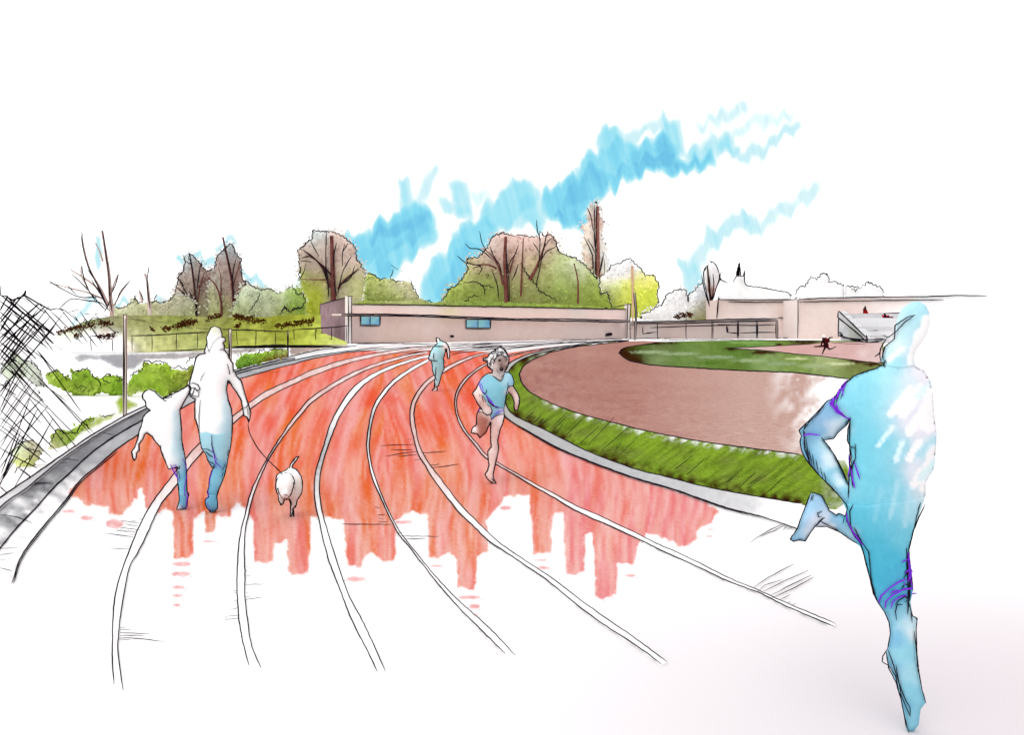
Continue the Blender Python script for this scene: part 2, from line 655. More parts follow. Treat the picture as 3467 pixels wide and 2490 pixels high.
# ================================================================== THE GROUND
def ground_mat():
    m = bpy.data.materials.new("pale_ground"); m.use_nodes = True
    t = m.node_tree; t.nodes.clear(); L = t.links.new
    o = t.nodes.new('ShaderNodeOutputMaterial'); b = t.nodes.new('ShaderNodeBsdfDiffuse')
    c = t.nodes.new('ShaderNodeTexCoord')
    n = t.nodes.new('ShaderNodeTexNoise'); n.inputs['Scale'].default_value = 90; n.inputs['Detail'].default_value = 3
    n2 = t.nodes.new('ShaderNodeTexNoise'); n2.inputs['Scale'].default_value = .5; n2.inputs['Detail'].default_value = 3
    L(c.outputs['Object'], n.inputs['Vector']); L(c.outputs['Object'], n2.inputs['Vector'])
    r = t.nodes.new('ShaderNodeValToRGB')
    r.color_ramp.elements[0].position = .3; r.color_ramp.elements[0].color = (.835, .825, .83, 1)
    r.color_ramp.elements[1].position = .6; r.color_ramp.elements[1].color = (.865, .86, .86, 1)
    L(n.outputs['Fac'], r.inputs['Fac'])
    # grey-pink shading of the page, painted into the ground colour near this point
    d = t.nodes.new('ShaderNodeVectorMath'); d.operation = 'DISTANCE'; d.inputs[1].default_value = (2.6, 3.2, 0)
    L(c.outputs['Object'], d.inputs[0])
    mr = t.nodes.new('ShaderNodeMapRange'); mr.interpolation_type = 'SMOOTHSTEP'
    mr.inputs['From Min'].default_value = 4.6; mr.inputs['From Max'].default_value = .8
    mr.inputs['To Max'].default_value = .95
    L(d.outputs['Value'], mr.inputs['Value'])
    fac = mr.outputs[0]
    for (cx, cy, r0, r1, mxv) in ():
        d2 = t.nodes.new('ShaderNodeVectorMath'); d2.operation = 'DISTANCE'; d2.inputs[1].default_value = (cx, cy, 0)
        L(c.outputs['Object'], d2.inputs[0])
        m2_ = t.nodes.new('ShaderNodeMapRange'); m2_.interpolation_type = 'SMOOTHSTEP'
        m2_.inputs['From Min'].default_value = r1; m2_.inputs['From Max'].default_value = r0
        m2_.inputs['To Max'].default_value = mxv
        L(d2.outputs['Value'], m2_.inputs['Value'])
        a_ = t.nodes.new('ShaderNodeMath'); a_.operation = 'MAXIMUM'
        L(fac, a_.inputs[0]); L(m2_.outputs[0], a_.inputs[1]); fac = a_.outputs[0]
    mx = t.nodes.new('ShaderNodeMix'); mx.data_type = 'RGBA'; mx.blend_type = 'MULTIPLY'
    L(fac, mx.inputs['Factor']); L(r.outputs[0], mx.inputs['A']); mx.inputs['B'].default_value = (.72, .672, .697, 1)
    L(mx.outputs['Result'], b.inputs['Color']); L(b.outputs[0], o.inputs[0])
    return m


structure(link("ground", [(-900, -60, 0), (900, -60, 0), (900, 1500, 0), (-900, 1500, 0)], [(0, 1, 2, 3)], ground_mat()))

# --- edges of the running track, surveyed
K1 = [(-220, 1835), (-100, 1755), (0, 1686), (51, 1651), (131, 1597), (224, 1532), (326, 1465), (415, 1413), (476, 1383), (560, 1345), (640, 1312), (720, 1281), (794, 1254), (856, 1235), (912, 1222), (976, 1209), (1030, 1197), (1080, 1187), (1140, 1179), (1208, 1171)]
K2 = [(-220, 1880), (-60, 1772), (21, 1700), (93, 1651), (200, 1562), (326, 1475), (415, 1424), (476, 1394), (560, 1353), (640, 1319), (720, 1287), (794, 1260), (856, 1241), (912, 1227), (976, 1213)]
K3 = [(-200, 2080), (-100, 1970), (0, 1858), (49, 1797), (118, 1725), (182, 1652), (236, 1603), (290, 1551), (354, 1500), (437, 1448), (476, 1427), (560, 1375), (640, 1336), (720, 1301), (794, 1270), (860, 1252), (920, 1237), (976, 1224), (1050, 1208), (1120, 1197), (1200, 1187), (1300, 1177)]
K4 = [(42, 1971), (74, 1882), (147, 1784), (221, 1696), (255, 1647), (290, 1610), (339, 1571), (393, 1524), (464, 1475), (560, 1415), (640, 1370), (720, 1326), (800, 1288), (860, 1270), (929, 1250), (1000, 1232), (1058, 1216), (1120, 1204), (1178, 1195), (1273, 1187)]

LANES = [
    ([(386, 2319), (381, 2243), (380, 2169), (386, 2046), (402, 1965), (427, 1894), (454, 1823), (485, 1756), (530, 1682), (584, 1612), (631, 1551), (673, 1504), (730, 1456), (788, 1411), (845, 1365), (899, 1327), (981, 1289), (1058, 1254), (1157, 1222), (1260, 1199), (1376, 1181), (1466, 1172)],
     [(417, 2338), (405, 2256), (399, 2188), (408, 2083), (420, 2009), (436, 1928), (464, 1876), (491, 1823), (513, 1774), (548, 1704), (599, 1642), (640, 1585), (687, 1530), (740, 1480), (788, 1437), (857, 1379), (905, 1346), (981, 1308), (1066, 1270), (1157, 1238), (1256, 1212), (1359, 1193), (1458, 1179)], None),
    ([(843, 2252), (825, 2188), (809, 2101), (803, 2009), (803, 1947), (807, 1860), (817, 1795), (832, 1734), (847, 1674), (869, 1622), (903, 1556), (942, 1493), (981, 1433), (1015, 1390), (1041, 1358), (1101, 1315), (1174, 1272), (1256, 1237), (1359, 1207), (1449, 1190)],
     [(883, 2262), (852, 2188), (837, 2095), (828, 2009), (829, 1947), (827, 1860), (831, 1793), (842, 1740), (858, 1678), (882, 1615), (914, 1549), (950, 1494), (991, 1438), (1036, 1385), (1058, 1362), (1120, 1319), (1187, 1280), (1264, 1245), (1367, 1214), (1445, 1197)], None),
    ([(1278, 2274), (1238, 2194), (1189, 2095), (1146, 1984), (1115, 1904), (1093, 1823), (1079, 1756), (1067, 1704), (1064, 1657), (1066, 1614), (1079, 1562), (1097, 1506), (1118, 1438), (1144, 1386), (1180, 1331), (1213, 1299), (1256, 1270), (1316, 1242), (1402, 1214), (1451, 1204)],
     [(1303, 2271), (1275, 2206), (1226, 2101), (1183, 2021), (1149, 1928), (1118, 1830), (1098, 1762), (1086, 1708), (1081, 1657), (1086, 1597), (1099, 1545), (1120, 1485), (1142, 1429), (1168, 1380), (1204, 1334), (1235, 1302), (1272, 1275), (1325, 1250), (1406, 1221), (1451, 1210)], 'grey'),
    ([(1712, 2215), (1658, 2163), (1596, 2101), (1535, 2039), (1473, 1965), (1393, 1863), (1346, 1803), (1316, 1743), (1286, 1678), (1260, 1618), (1249, 1566), (1242, 1523), (1243, 1485), (1252, 1421), (1266, 1373), (1290, 1334), (1316, 1302), (1346, 1276), (1402, 1240), (1449, 1217)],
     [(1743, 2220), (1700, 2172), (1645, 2117), (1590, 2068), (1541, 2024), (1473, 1951), (1402, 1863), (1359, 1809), (1329, 1758), (1297, 1688), (1271, 1620), (1256, 1566), (1250, 1515), (1253, 1470), (1263, 1416), (1275, 1380), (1299, 1342), (1326, 1308), (1357, 1282), (1410, 1247), (1452, 1224)], 'greyfar'),
    ([(2239, 2250), (2173, 2200), (2044, 2115), (1958, 2053), (1860, 1972), (1774, 1912), (1700, 1863), (1651, 1829), (1608, 1786), (1561, 1743), (1509, 1678), (1470, 1627), (1440, 1577), (1417, 1541), (1402, 1489), (1389, 1432), (1388, 1392), (1394, 1362), (1406, 1338), (1422, 1314), (1444, 1291), (1471, 1270), (1503, 1249), (1533, 1232), (1569, 1216), (1610, 1203), (1660, 1192)],
     [(2259, 2243), (2194, 2195), (2130, 2148), (2056, 2098), (1958, 2027), (1872, 1961), (1780, 1900), (1700, 1846), (1660, 1811), (1612, 1764), (1560, 1711), (1515, 1652), (1474, 1598), (1440, 1551), (1418, 1502), (1406, 1446), (1401, 1402), (1407, 1368), (1419, 1343), (1438, 1315), (1462, 1292), (1490, 1272), (1520, 1252), (1555, 1233), (1590, 1217), (1620, 1206), (1662, 1196)], None),
    ([(2823, 2123), (2658, 2052), (2565, 2006), (2473, 1973), (2375, 1926), (2271, 1880), (2173, 1832), (2068, 1783), (1958, 1734), (1866, 1681), (1780, 1632), (1700, 1584), (1642, 1550), (1612, 1513), (1580, 1474), (1558, 1440), (1543, 1399), (1540, 1354), (1548, 1322), (1570, 1287), (1602, 1258), (1645, 1231), (1720, 1205), (1820, 1184), (1960, 1168)],
     [(2828, 2113), (2658, 2041), (2559, 1996), (2461, 1955), (2314, 1881), (2222, 1841), (2130, 1795), (2019, 1743), (1946, 1711), (1884, 1677), (1786, 1625), (1700, 1576), (1650, 1544), (1618, 1507), (1586, 1469), (1564, 1436), (1549, 1396), (1546, 1356), (1554, 1326), (1577, 1291), (1609, 1262), (1650, 1235), (1722, 1208), (1820, 1187), (1960, 1170)], None),
]
INNER = [(2129, 1152), (2030, 1158), (1957, 1168), (1858, 1184), (1790, 1200), (1745, 1218), (1718, 1238), (1700, 1268), (1690, 1300), (1685, 1335), (1688, 1368), (1697, 1392), (1712, 1413), (1738, 1432), (1783, 1458), (1860, 1503), (1915, 1529), (1995, 1562), (2068, 1590), (2166, 1624), (2271, 1654), (2375, 1691), (2461, 1720), (2529, 1738), (2584, 1752), (2658, 1777), (2720, 1799)]
GRASS_O = [(2129, 1154), (2030, 1161), (1957, 1172), (1858, 1189), (1795, 1206), (1756, 1224), (1730, 1246), (1716, 1275), (1710, 1310), (1708, 1345), (1714, 1372), (1726, 1394), (1747, 1411), (1792, 1432), (1872, 1470), (1958, 1513), (2044, 1550), (2166, 1593), (2252, 1613), (2375, 1645), (2498, 1670), (2621, 1691), (2716, 1706)]
GRASS_I = [(2129, 1156), (2008, 1169), (1927, 1180), (1858, 1197), (1798, 1222), (1770, 1243), (1758, 1267), (1764, 1292), (1792, 1326), (1853, 1360), (1945, 1396), (2044, 1423), (2166, 1454), (2283, 1479), (2375, 1495), (2498, 1513), (2621, 1528), (2707, 1539)]

# --- red track coat: ragged near edge where it is still unpainted
near = cE((520, 890), (455, 955), (480, 1000), (560, 1015), (575, 1060), (640, 1060), (735, 1050), (742, 1110), (790, 1130), (860, 1120), (868, 1070), (950, 1000), (965, 930), (990, 1000), (1000, 1090), (1100, 1095), (1185, 1095), (1188, 1420), (1250, 1428), (1340, 1400), (1345, 1150), (1400, 1110), (1408, 1250), (1488, 1235), (1500, 1130), (1590, 1135), (1610, 1080), (1640, 1040))
near += cO((893, 90), (897, 335), (960, 345), (1020, 330), (1030, 230), (1080, 225), (1090, 395), (1130, 410), (1215, 400), (1228, 90), (1290, 85), (1390, 100), (1412, 360), (1495, 372), (1530, 300), (1560, 290), (1605, 340), (1690, 325), (1700, 110), (1780, 60), (1850, 70), (1858, 310), (1930, 310), (1990, 290), (2012, 320), (2018, 480), (2125, 490), (2140, 300), (2200, 290), (2190, 110))
near += cQ((20, 800), (140, 780), (165, 1110), (275, 1105), (290, 880), (328, 885), (345, 1220), (400, 1235), (465, 1210), (470, 1010), (492, 1000), (512, 1355), (570, 1360), (640, 1335), (640, 1165), (735, 1170), (760, 1040), (800, 1000), (900, 1030), (985, 1068), (1080, 1040), (1088, 970), (1160, 930), (1210, 865), (1150, 830))
fr = random.Random(3)
near_r = []
for i, p in enumerate(resample(near, 16)):
    near_r.append((p[0] + fr.uniform(-3.5, 3.5), p[1] + fr.uniform(-7, 7)))
outer_k = [p for p in catmull(K4, 20) if p[1] < 1640]
inner_k = [p for p in catmull(INNER, 20) if p[0] < 2420]
far_k = [(1273, 1185), (1400, 1176), (1520, 1166), (1700, 1160), (1900, 1155), (2060, 1152)]
track_loop = outer_k + far_k + [p for p in inner_k if p[0] < 2060 or p[1] > 1300][0:] + near_r[::-1]
red_or, red_hot, red_pk, red_lt = rgb(240, 120, 60), rgb(242, 84, 54), rgb(242, 136, 138), rgb(248, 190, 176)


def track_paint(P, D):
    x, y = P[:, 0], P[:, 1]
    # long strokes: run with the lanes far off, straight down the page nearer
    st = lambda n, lo, hi: np.clip((n - lo) / (hi - lo), 0, 1)
    near_ = np.clip((y - 1400) / 380, 0, 1)
    skew = x + (y - 1500) * .35 * (1 - near_) * np.sign(1300 - x)
    n1 = st(fbm(skew / 48, y / 260, 11, 3), .34, .66); n2 = st(fbm(skew / 15 + 7, y / 170, 21, 3), .36, .66); n3 = st(fbm(skew / 80, y / 90, 31, 3), .42, .66)
    n1 = np.clip(n1 * .8 + .75 * np.clip((x - 1650) / 350, 0, 1) - .12, 0, 1)
    c = red_or[None] * (1 - n1[:, None]) + red_pk[None] * n1[:, None]
    k = n3 * (1 - near_ * .85)
    c = c * (1 - k[:, None] * .75) + red_hot[None] * k[:, None] * .75
    k = n2 * (.08 + .56 * near_)
    c = c * (1 - k[:, None]) + red_lt[None] * k[:, None]
    hot = np.exp(-(((x - 1600) / 90) ** 2 + ((y - 1330) / 110) ** 2))[:, None] * .7
    c = c * (1 - hot) + red_hot[None] * hot
    v = np.clip(fbm(skew / 11, y / 75, 41) * 2.6 - .9, 0, 1)[:, None] * .16
    c = c * (1 - v) + PAPER * v
    return c


spots = []
for crop, lst in ((cE, [(480, 1085, 60, 20), (600, 1132, 60, 24), (790, 1172, 75, 42)]),
                  (cO, [(512, 342, 66, 18), (505, 398, 62, 21), (500, 435, 40, 6), (495, 470, 46, 17), (488, 515, 38, 15), (485, 567, 28, 14), (663, 218, 45, 12),
                        (1466, 425, 66, 20), (1912, 352, 46, 12), (2090, 525, 70, 17), (2115, 575, 40, 19), (2120, 622, 30, 13), (1730, 112, 60, 16)]),
                  (cQ, [(215, 1138, 46, 15), (230, 1180, 58, 15), (705, 1222, 42, 16), (1150, 968, 36, 10), (1145, 1005, 38, 9), (20, 850, 40, 18)])):
    for (x, y, a, b) in lst:
        (px, py), = crop((x, y))
        lp = [(px + math.cos(t) * a * crop.s * (1 + fr.uniform(-.12, .12)), py + math.sin(t) * b * crop.s * (1 + fr.uniform(-.15, .15))) for t in np.linspace(0, 2 * math.pi, 18, endpoint=False)]
        spots.append((lp, py))


def spot_paint(P, D):
    n = fbm(P[:, 0] / 20, P[:, 1] / 10, 5)[:, None]
    return rgb(243, 150, 150) * (1 - n * .5) + PAPER * n * .5


def near_feather(p):
    def f(P, D):
        k = np.clip(D / 7 + np.clip((1640 - P[:, 1]) / 40, 0, 1), 0, 1)[:, None]
        return PAPER * (1 - k) + p(P, D) * k
    return f


tr = patch("running_track", [track_loop], near_feather(track_paint), z=.006, g=7.5, mat=marker(22, .09))
structure(tr)
for i, (lp, py) in enumerate(spots):
    o = patch("track_coat_patch", [lp], feather(spot_paint, 7), z=.0085, g=5, mat=marker(14, .12))
    o.parent = tr

# --- lane markings: white bands between two ruled edges
white_lane = blobs([(0, 0, 50, PAPER)], mottle=.03)
for a, b, tone in LANES:
    A2, B2 = catmull(a, 18), catmull(b, 18)
    if tone == 'grey':
        pf = lambda P, D: PAPER * (1 - np.clip(1 - np.abs(P[:, 1:2] - 1560) / 210, 0, 1) * .62 * (.5 + fbm(P[:, 0] / 6, P[:, 1] / 30, 3)[:, None]))
    elif tone == 'greyfar':
        pf = lambda P, D: PAPER * (1 - np.clip(1 - np.abs(P[:, 1:2] - 1440) / 120, 0, 1) * .6 * (.5 + fbm(P[:, 0] / 5, P[:, 1] / 24, 3)[:, None]))
    else:
        def pf(P, D):
            k = np.clip((1760 - P[:, 1]) / 160, 0, 1) * (.35 + .75 * fbm(P[:, 0] / 9, P[:, 1] / 40, 3))
            k = np.clip(k, 0, 1)[:, None]
            return PAPER * (1 - k) + rgb(234, 186, 178) * k
    o = structure(patch("lane_marking", [A2 + B2[::-1]], pf, z=.011, g=9))
    ink("edge_line", [(gline(a), 3.3), (gline(b), 3.0)], 3, o)

# extra ruled lines bunching together at the far turn
far_lines = [cB((950, 1083), (1200, 1080), (1400, 1083), (1585, 1088)), cB((1060, 1132), (1340, 1112), (1560, 1103)), cB((1300, 1160), (1420, 1146), (1530, 1140)),
             cB((1690, 1085), (1900, 1080), (2094, 1076)), cB((1685, 1102), (1900, 1092), (2094, 1086)), cB((1690, 1120), (1900, 1106), (2094, 1096)), cB((1690, 1145), (1900, 1120), (2094, 1106)),
             cB((1695, 1165), (1850, 1140), (2094, 1117)), cC((0, 1320), (300, 1305), (560, 1297), (900, 1283), (1180, 1277)), cC((0, 1345), (300, 1330), (600, 1310), (900, 1296)), cC((100, 1358), (400, 1335), (700, 1310), (1000, 1297), (1220, 1290)),
             cC((240, 1362), (450, 1335), (800, 1300))]
o = structure(patch("finish_straight", [[(1210, 1172), (1300, 1168), (1600, 1160), (2100, 1151), (2129, 1154), (1960, 1166), (1830, 1180), (1720, 1196), (1600, 1190), (1480, 1186), (1300, 1192), (1215, 1186)]], flat(rgb(250, 244, 244)), z=.009, g=10))
ink("edge_line", [(gline(l, .03), 2.6) for l in far_lines], 2.6, o)

# hatching where the lanes are worn
ticks = []
for crop, L_ in ((cO, [((178, 103), (275, 118)), ((205, 122), (270, 135)), ((175, 142), (282, 155)), ((155, 157), (255, 166)), ((98, 175), (245, 192)), ((225, 180), (246, 182)), ((236, 103), (262, 108)), ((278, 92), (296, 96)), ((205, 244), (220, 242)), ((118, 255), (230, 258)),
                       ((172, 690), (200, 692)), ((170, 702), (232, 702)), ((172, 720), (335, 725)), ((172, 735), (300, 734)), ((170, 748), (260, 750), (420, 768)), ((166, 756), (230, 757)),
                       ((862, 358), (872, 356)), ((858, 380), (870, 378)), ((858, 410), (886, 405)), ((858, 453), (966, 453)), ((862, 500), (878, 500)), ((862, 523), (888, 522)), ((860, 538), (955, 523)),
                       ((790, 490), (810, 488)), ((797, 545), (812, 540)), ((788, 590), (824, 580)), ((755, 630), (830, 622)), ((747, 646), (820, 640)), ((755, 630), (747, 646)), ((800, 500), (812, 498)), ((832, 740), (846, 740)), ((838, 780), (850, 778)),
                       ((1570, 27), (1598, 33)), ((1585, 72), (1628, 70)), ((1588, 90), (1618, 94)), ((1592, 110), (1643, 111)), ((1384, 122), (1665, 124)), ((1692, 141), (1708, 141)), ((1700, 156), (1716, 158)), ((1690, 170), (1720, 170)), ((1716, 188), (1920, 190)), ((1732, 205), (1848, 202))]),
                 (cF, [((1140, 487), (1280, 482), (1410, 476)), ((1218, 520), (1390, 520)), ((1180, 570), (1300, 550), (1420, 535)), ((1270, 572), (1420, 560)), ((1352, 438), (1378, 436)), ((1405, 601), (1448, 593)), ((1450, 546), (1550, 542), (1655, 532)), ((1475, 568), (1495, 566)), ((1520, 642), (1575, 640), (1597, 630)), ((1535, 664), (1650, 650), (1755, 632))]),
                 (cQ, [((1390, 1285), (1500, 1215), (1608, 1160)), ((1410, 1312), (1450, 1275), (1545, 1245)), ((1445, 1308), (1560, 1250), (1690, 1193)), ((1485, 1330), (1600, 1270), (1705, 1220)), ((1490, 1345), (1610, 1290), (1720, 1230)), ((1535, 1355), (1588, 1328)), ((1572, 1375), (1588, 1366)), ((1598, 1388), (1618, 1375)),
                       ((1370, 1038), (1450, 985), (1550, 935)), ((1430, 1005), (1500, 975), (1565, 940)), ((1550, 968), (1575, 945)), ((1572, 970), (1590, 952)), ((1592, 964), (1605, 952))]),
                 (cR, [((430, 1330), (500, 1318), (570, 1332)), ((430, 1345), (490, 1343)), ((180, 1495), (280, 1490), (390, 1497)), ((185, 1510), (280, 1505)), ((220, 1500), (330, 1498)), ((730, 1130), (780, 1132), (828, 1143)), ((180, 1520), (240, 1512))]),
                 (cE, [((0, 1105), (120, 1125), (220, 1162)), ((0, 1340), (120, 1338)), ((0, 1385), (90, 1372)), ((0, 1475), (85, 1495)), ((0, 1418), (38, 1420)), ((5, 1335), (25, 1300), (48, 1295))])):
    for t in L_:
        ticks.append((gline(crop(*t), .012, 20), 2.2))
for t in cE((0, 0)):
    pass
ink("worn_hatching", ticks, 2.2, tr)
pen = [[(x + 14 * math.sin(i * .7) * .2, y) for i, (x, y) in enumerate(catmull(l, 16))] for l in
       (cO((290, 235), (240, 360), (205, 480), (195, 600)), cO((800, 440), (812, 620), (830, 870)), cO((855, 700), (890, 800), (935, 930)), cO((1385, 470), (1430, 560)), cO((170, 560), (165, 500)), cE((240, 1230), (200, 1320), (160, 1380)))]

# --- kerbs, verges, paths
structure(patch("outer_kerb", [catmull(K1, 20) + catmull(K2, 20)[::-1]], flat(rgb(246, 244, 246)), z=.03, g=14))


def gut_paint(base, y0, y1):
    base = np.asarray(base)

    def f(P, D):
        k = np.clip((P[:, 1] - y0) / (y1 - y0), 0, 1)
        n = fbm(P[:, 0] / 45 + P[:, 1] / 60, P[:, 1] / 16 - P[:, 0] / 40, 8)
        k = np.clip(k + (n - .5) * 1.5 * np.clip(k * 4, 0.25, 1), 0, 1)[:, None]
        sh = (1 + (n - .5) * .35)[:, None]
        return np.clip(base * sh, 0, .86) * (1 - k) + PAPER * k
    return f


gut = structure(patch("gutter_path", [catmull(K2, 20) + [(1000, 1211)] + [p for p in catmull(K3, 20) if p[0] < 1000][::-1]], gut_paint(rgb(150, 150, 154), 1560, 2050), z=.004, g=12, mat=marker(10, .1)))
rim = structure(patch("track_rim", [catmull(K3, 20) + catmull(K4, 20)[::-1] + [(-60, 2110)]], gut_paint(rgb(188, 188, 192), 1560, 1760), z=.004, g=12, mat=marker(10, .08)))
ink("edge_line", [(gline(K1, .035), 4.2), (gline(K2, .035), 3.2), (gline(K3), 4.0), (gline([(x - 4, y + 4) for x, y in K3[1:11]]), 2.6), (gline(K4), 4.0), (gline([(x + 4, y + 5) for x, y in K4[0:8]]), 2.6)], 4, gut)

kerb = structure(patch("inner_kerb", [catmull(INNER, 18) + catmull(GRASS_O, 18)[::-1]], feather(blobs([(1700, 1350, 200, rgb(196, 192, 188)), (1960, 1530, 200, rgb(196, 198, 200)), (2300, 1650, 120, rgb(212, 212, 214)), (2480, 1700, 90, rgb(228, 228, 230)), (2640, 1740, 60, PAPER), (2720, 1760, 60, PAPER)], 8, 12, .14), 1), z=.02, g=8, mat=marker(14, .1)))
ink("edge_line", [(gline(INNER, .026), 3.6), (gline([(x + 3, y + 4) for x, y in INNER[13:24]], .026), 2.8)], 3.4, kerb)

g_mid, g_lt, g_dk, g_ol, g_br = rgb(104, 134, 36), rgb(150, 186, 52), rgb(72, 92, 24), rgb(126, 132, 66), rgb(58, 30, 10)
gi, go = catmull(GRASS_I, 18), catmull(GRASS_O, 18)
verge_loop = go + [(2760, 1716), (2830, 1722), (2875, 1690), (2880, 1600), (2860, 1560), (2800, 1556), (2740, 1546)] + gi[::-1]
GO_ = np.array(go)


def verge_paint(P, D):
    x, y = P[:, 0], P[:, 1]
    # strokes lean to the north-east, blade by blade
    u = (x + y * 1.5) / 12; v = (y - x * .5) / 60
    n = fbm(u, v, 3); n2 = fbm(x / 60, y / 30, 6)
    c = g_mid[None] * (1 - n[:, None]) + g_lt[None] * n[:, None]
    k = np.clip((n2 - .35) * 2.2, 0, 1)[:, None] * .55
    c = c * (1 - k) + g_ol[None] * k
    k = np.clip((fbm(u * .8, v, 13) - .45) * 3, 0, 1)[:, None] * .6
    c = c * (1 - k) + g_dk[None] * k
    dd = np.full(len(P), 1e9)
    for q in GO_[::2]:
        dd = np.minimum(dd, np.hypot(x - q[0], y - q[1]))
    width = 12 + 26 * fbm(x / 30, y / 30, 17)
    e = np.clip(1.3 - dd / width, 0, 1) * np.clip(fbm(x / 30, y / 22, 19) * 5 - 1.35, 0, 1)
    c = c * (1 - e[:, None]) + g_br[None] * e[:, None]
    # unpainted flecks along the field side
    di = np.full(len(P), 1e9)
    for q in gi[::2]:
        di = np.minimum(di, np.hypot(x - q[0], y - q[1]))
    fl = np.clip(1.2 - di / 20, 0, 1) * np.clip(fbm(u, v, 23) * 3.4 - 1.35, 0, 1) * np.clip((x - 1780) / 100, 0, 1)
    c = c * (1 - fl[:, None]) + PAPER * fl[:, None]
    rt = np.clip((x - 2770) / 200, 0, 1) * np.clip(fbm(x / 18, y / 18, 29) * 2.4 - .8, 0, 1)
    return c * (1 - rt[:, None]) + PAPER * rt[:, None]


verge = structure(patch("grass_verge", [verge_loop], verge_paint, z=.012, g=6, mat=marker(16, .2)))
tuft = []
for (x0, y0) in cQ((250, 430), (260, 435), (290, 440), (350, 450), (600, 550), (640, 560), (655, 565), (905, 645), (930, 650), (960, 660), (1000, 680), (1100, 715), (1210, 730), (1230, 735), (1260, 745), (1290, 750), (1310, 752), (1330, 755), (1360, 765), (1410, 775), (1430, 778), (1440, 782), (200, 400), (170, 385), (150, 375), (350, 480), (420, 500), (470, 505), (540, 540), (120, 365), (140, 370), (190, 395), (215, 405)):
    l = random.choice([20, 30, 45, 90, 130]) if x0 > 1850 else random.uniform(18, 45)
    an = math.radians(random.uniform(32, 46))
    p, d0 = (x0, y0), F * EYE / (y0 - HY)
    q = [(x0 + l * t * math.cos(an), y0 - l * t * math.sin(an) - 4 * t * t) for t in (0, .35, .7, 1)]
    tuft.append(([(W(a, b, d0 + .25 * i)) for i, (a, b) in enumerate(q)], 2.3))
blades = ink("grass_blades", tuft, 2.2)
blades['kind'] = 'stuff'
ink("edge_line", [(gline(GRASS_I, .02), 3.2), (gline(GRASS_O, .026), 3.2)], 3, verge)

# infield cinder
cin = [rgb(178, 122, 112), rgb(196, 150, 138), rgb(160, 104, 98), rgb(214, 180, 168)]
field_loop = gi + [(2722, 1541), (2760, 1500), (2740, 1440), (2790, 1380), (2770, 1330), (2830, 1290), (2800, 1273), (2682, 1261), (2498, 1254), (2314, 1246), (2209, 1237), (2129, 1219), (2107, 1206), (2096, 1195), (2107, 1181), (2142, 1174), (2202, 1164), (2245, 1158), (2180, 1155)]


def cinder(P, D):
    x, y = P[:, 0], P[:, 1]
    n = fbm(x / 90, y / 14, 2); n2 = fbm(x / 26, y / 9, 12)
    c = cin[0][None] * (1 - n[:, None]) + cin[1][None] * n[:, None]
    k = np.clip((n2 - .45) * 2.5, 0, 1)[:, None] * np.clip((2200 - x) / 500, .15, .7)[:, None]
    c = c * (1 - k) + cin[2][None] * k
    k = np.clip((x - 2150) / 500, 0, .75)[:, None]
    c = c * (1 - k) + cin[3][None] * k
    s = np.clip((x - 2600 + (1400 - y) * .3) / 200, 0, 1) * np.clip(fbm((x + y * .8) / 30, (y - x * .5) / 45, 33) * 3.6 - 1.35, 0, 1)
    s = np.maximum(s, np.clip((x - 2735 + (fbm(x / 25, y / 14, 37) - .5) * 160) / 60, 0, 1))
    return c * (1 - s[:, None]) + PAPER * s[:, None]


structure(patch("cinder_field", [field_loop], cinder, z=.008, g=9, mat=marker(6, .16)))

# inner lawn with its pink path
lawn_loop = [(2096, 1195), (2100, 1184), (2120, 1177), (2142, 1174), (2202, 1164), (2245, 1158), (2400, 1154), (2560, 1153), (2760, 1153), (2990, 1156), (2995, 1238), (2900, 1283), (2872, 1283), (2805, 1274), (2682, 1261), (2498, 1255), (2314, 1246), (2209, 1237), (2159, 1227), (2129, 1219), (2107, 1206)]
ctrl = [(2110, 1200, 16, g_br), (2150, 1218, 26, g_br), (2210, 1166, 45, g_dk), (2260, 1162, 34, rgb(70, 60, 24)), (2300, 1172, 60, rgb(84, 122, 40)), (2400, 1190, 60, rgb(112, 140, 66)), (2240, 1196, 40, rgb(150, 168, 118)),
        (2330, 1210, 50, rgb(140, 162, 100)), (2300, 1232, 50, rgb(84, 118, 42)), (2450, 1236, 60, rgb(100, 128, 52)), (2470, 1168, 40, rgb(90, 130, 50)), (2560, 1162, 50, rgb(108, 146, 66)), (2650, 1160, 26, rgb(112, 140, 60)),
        (2720, 1158, (40, 14), rgb(66, 38, 20)), (2580, 1194, (44, 8), rgb(68, 34, 18)), (2480, 1181, (34, 6), rgb(64, 40, 16)), (2600, 1218, 40, rgb(140, 164, 102)), (2700, 1235, 60, rgb(128, 154, 78)), (2800, 1230, 40, rgb(196, 206, 150)), (2800, 1255, 40, rgb(118, 142, 70)), (2900, 1225, 40, rgb(96, 80, 40)), (2900, 1265, 60, rgb(140, 160, 90))]
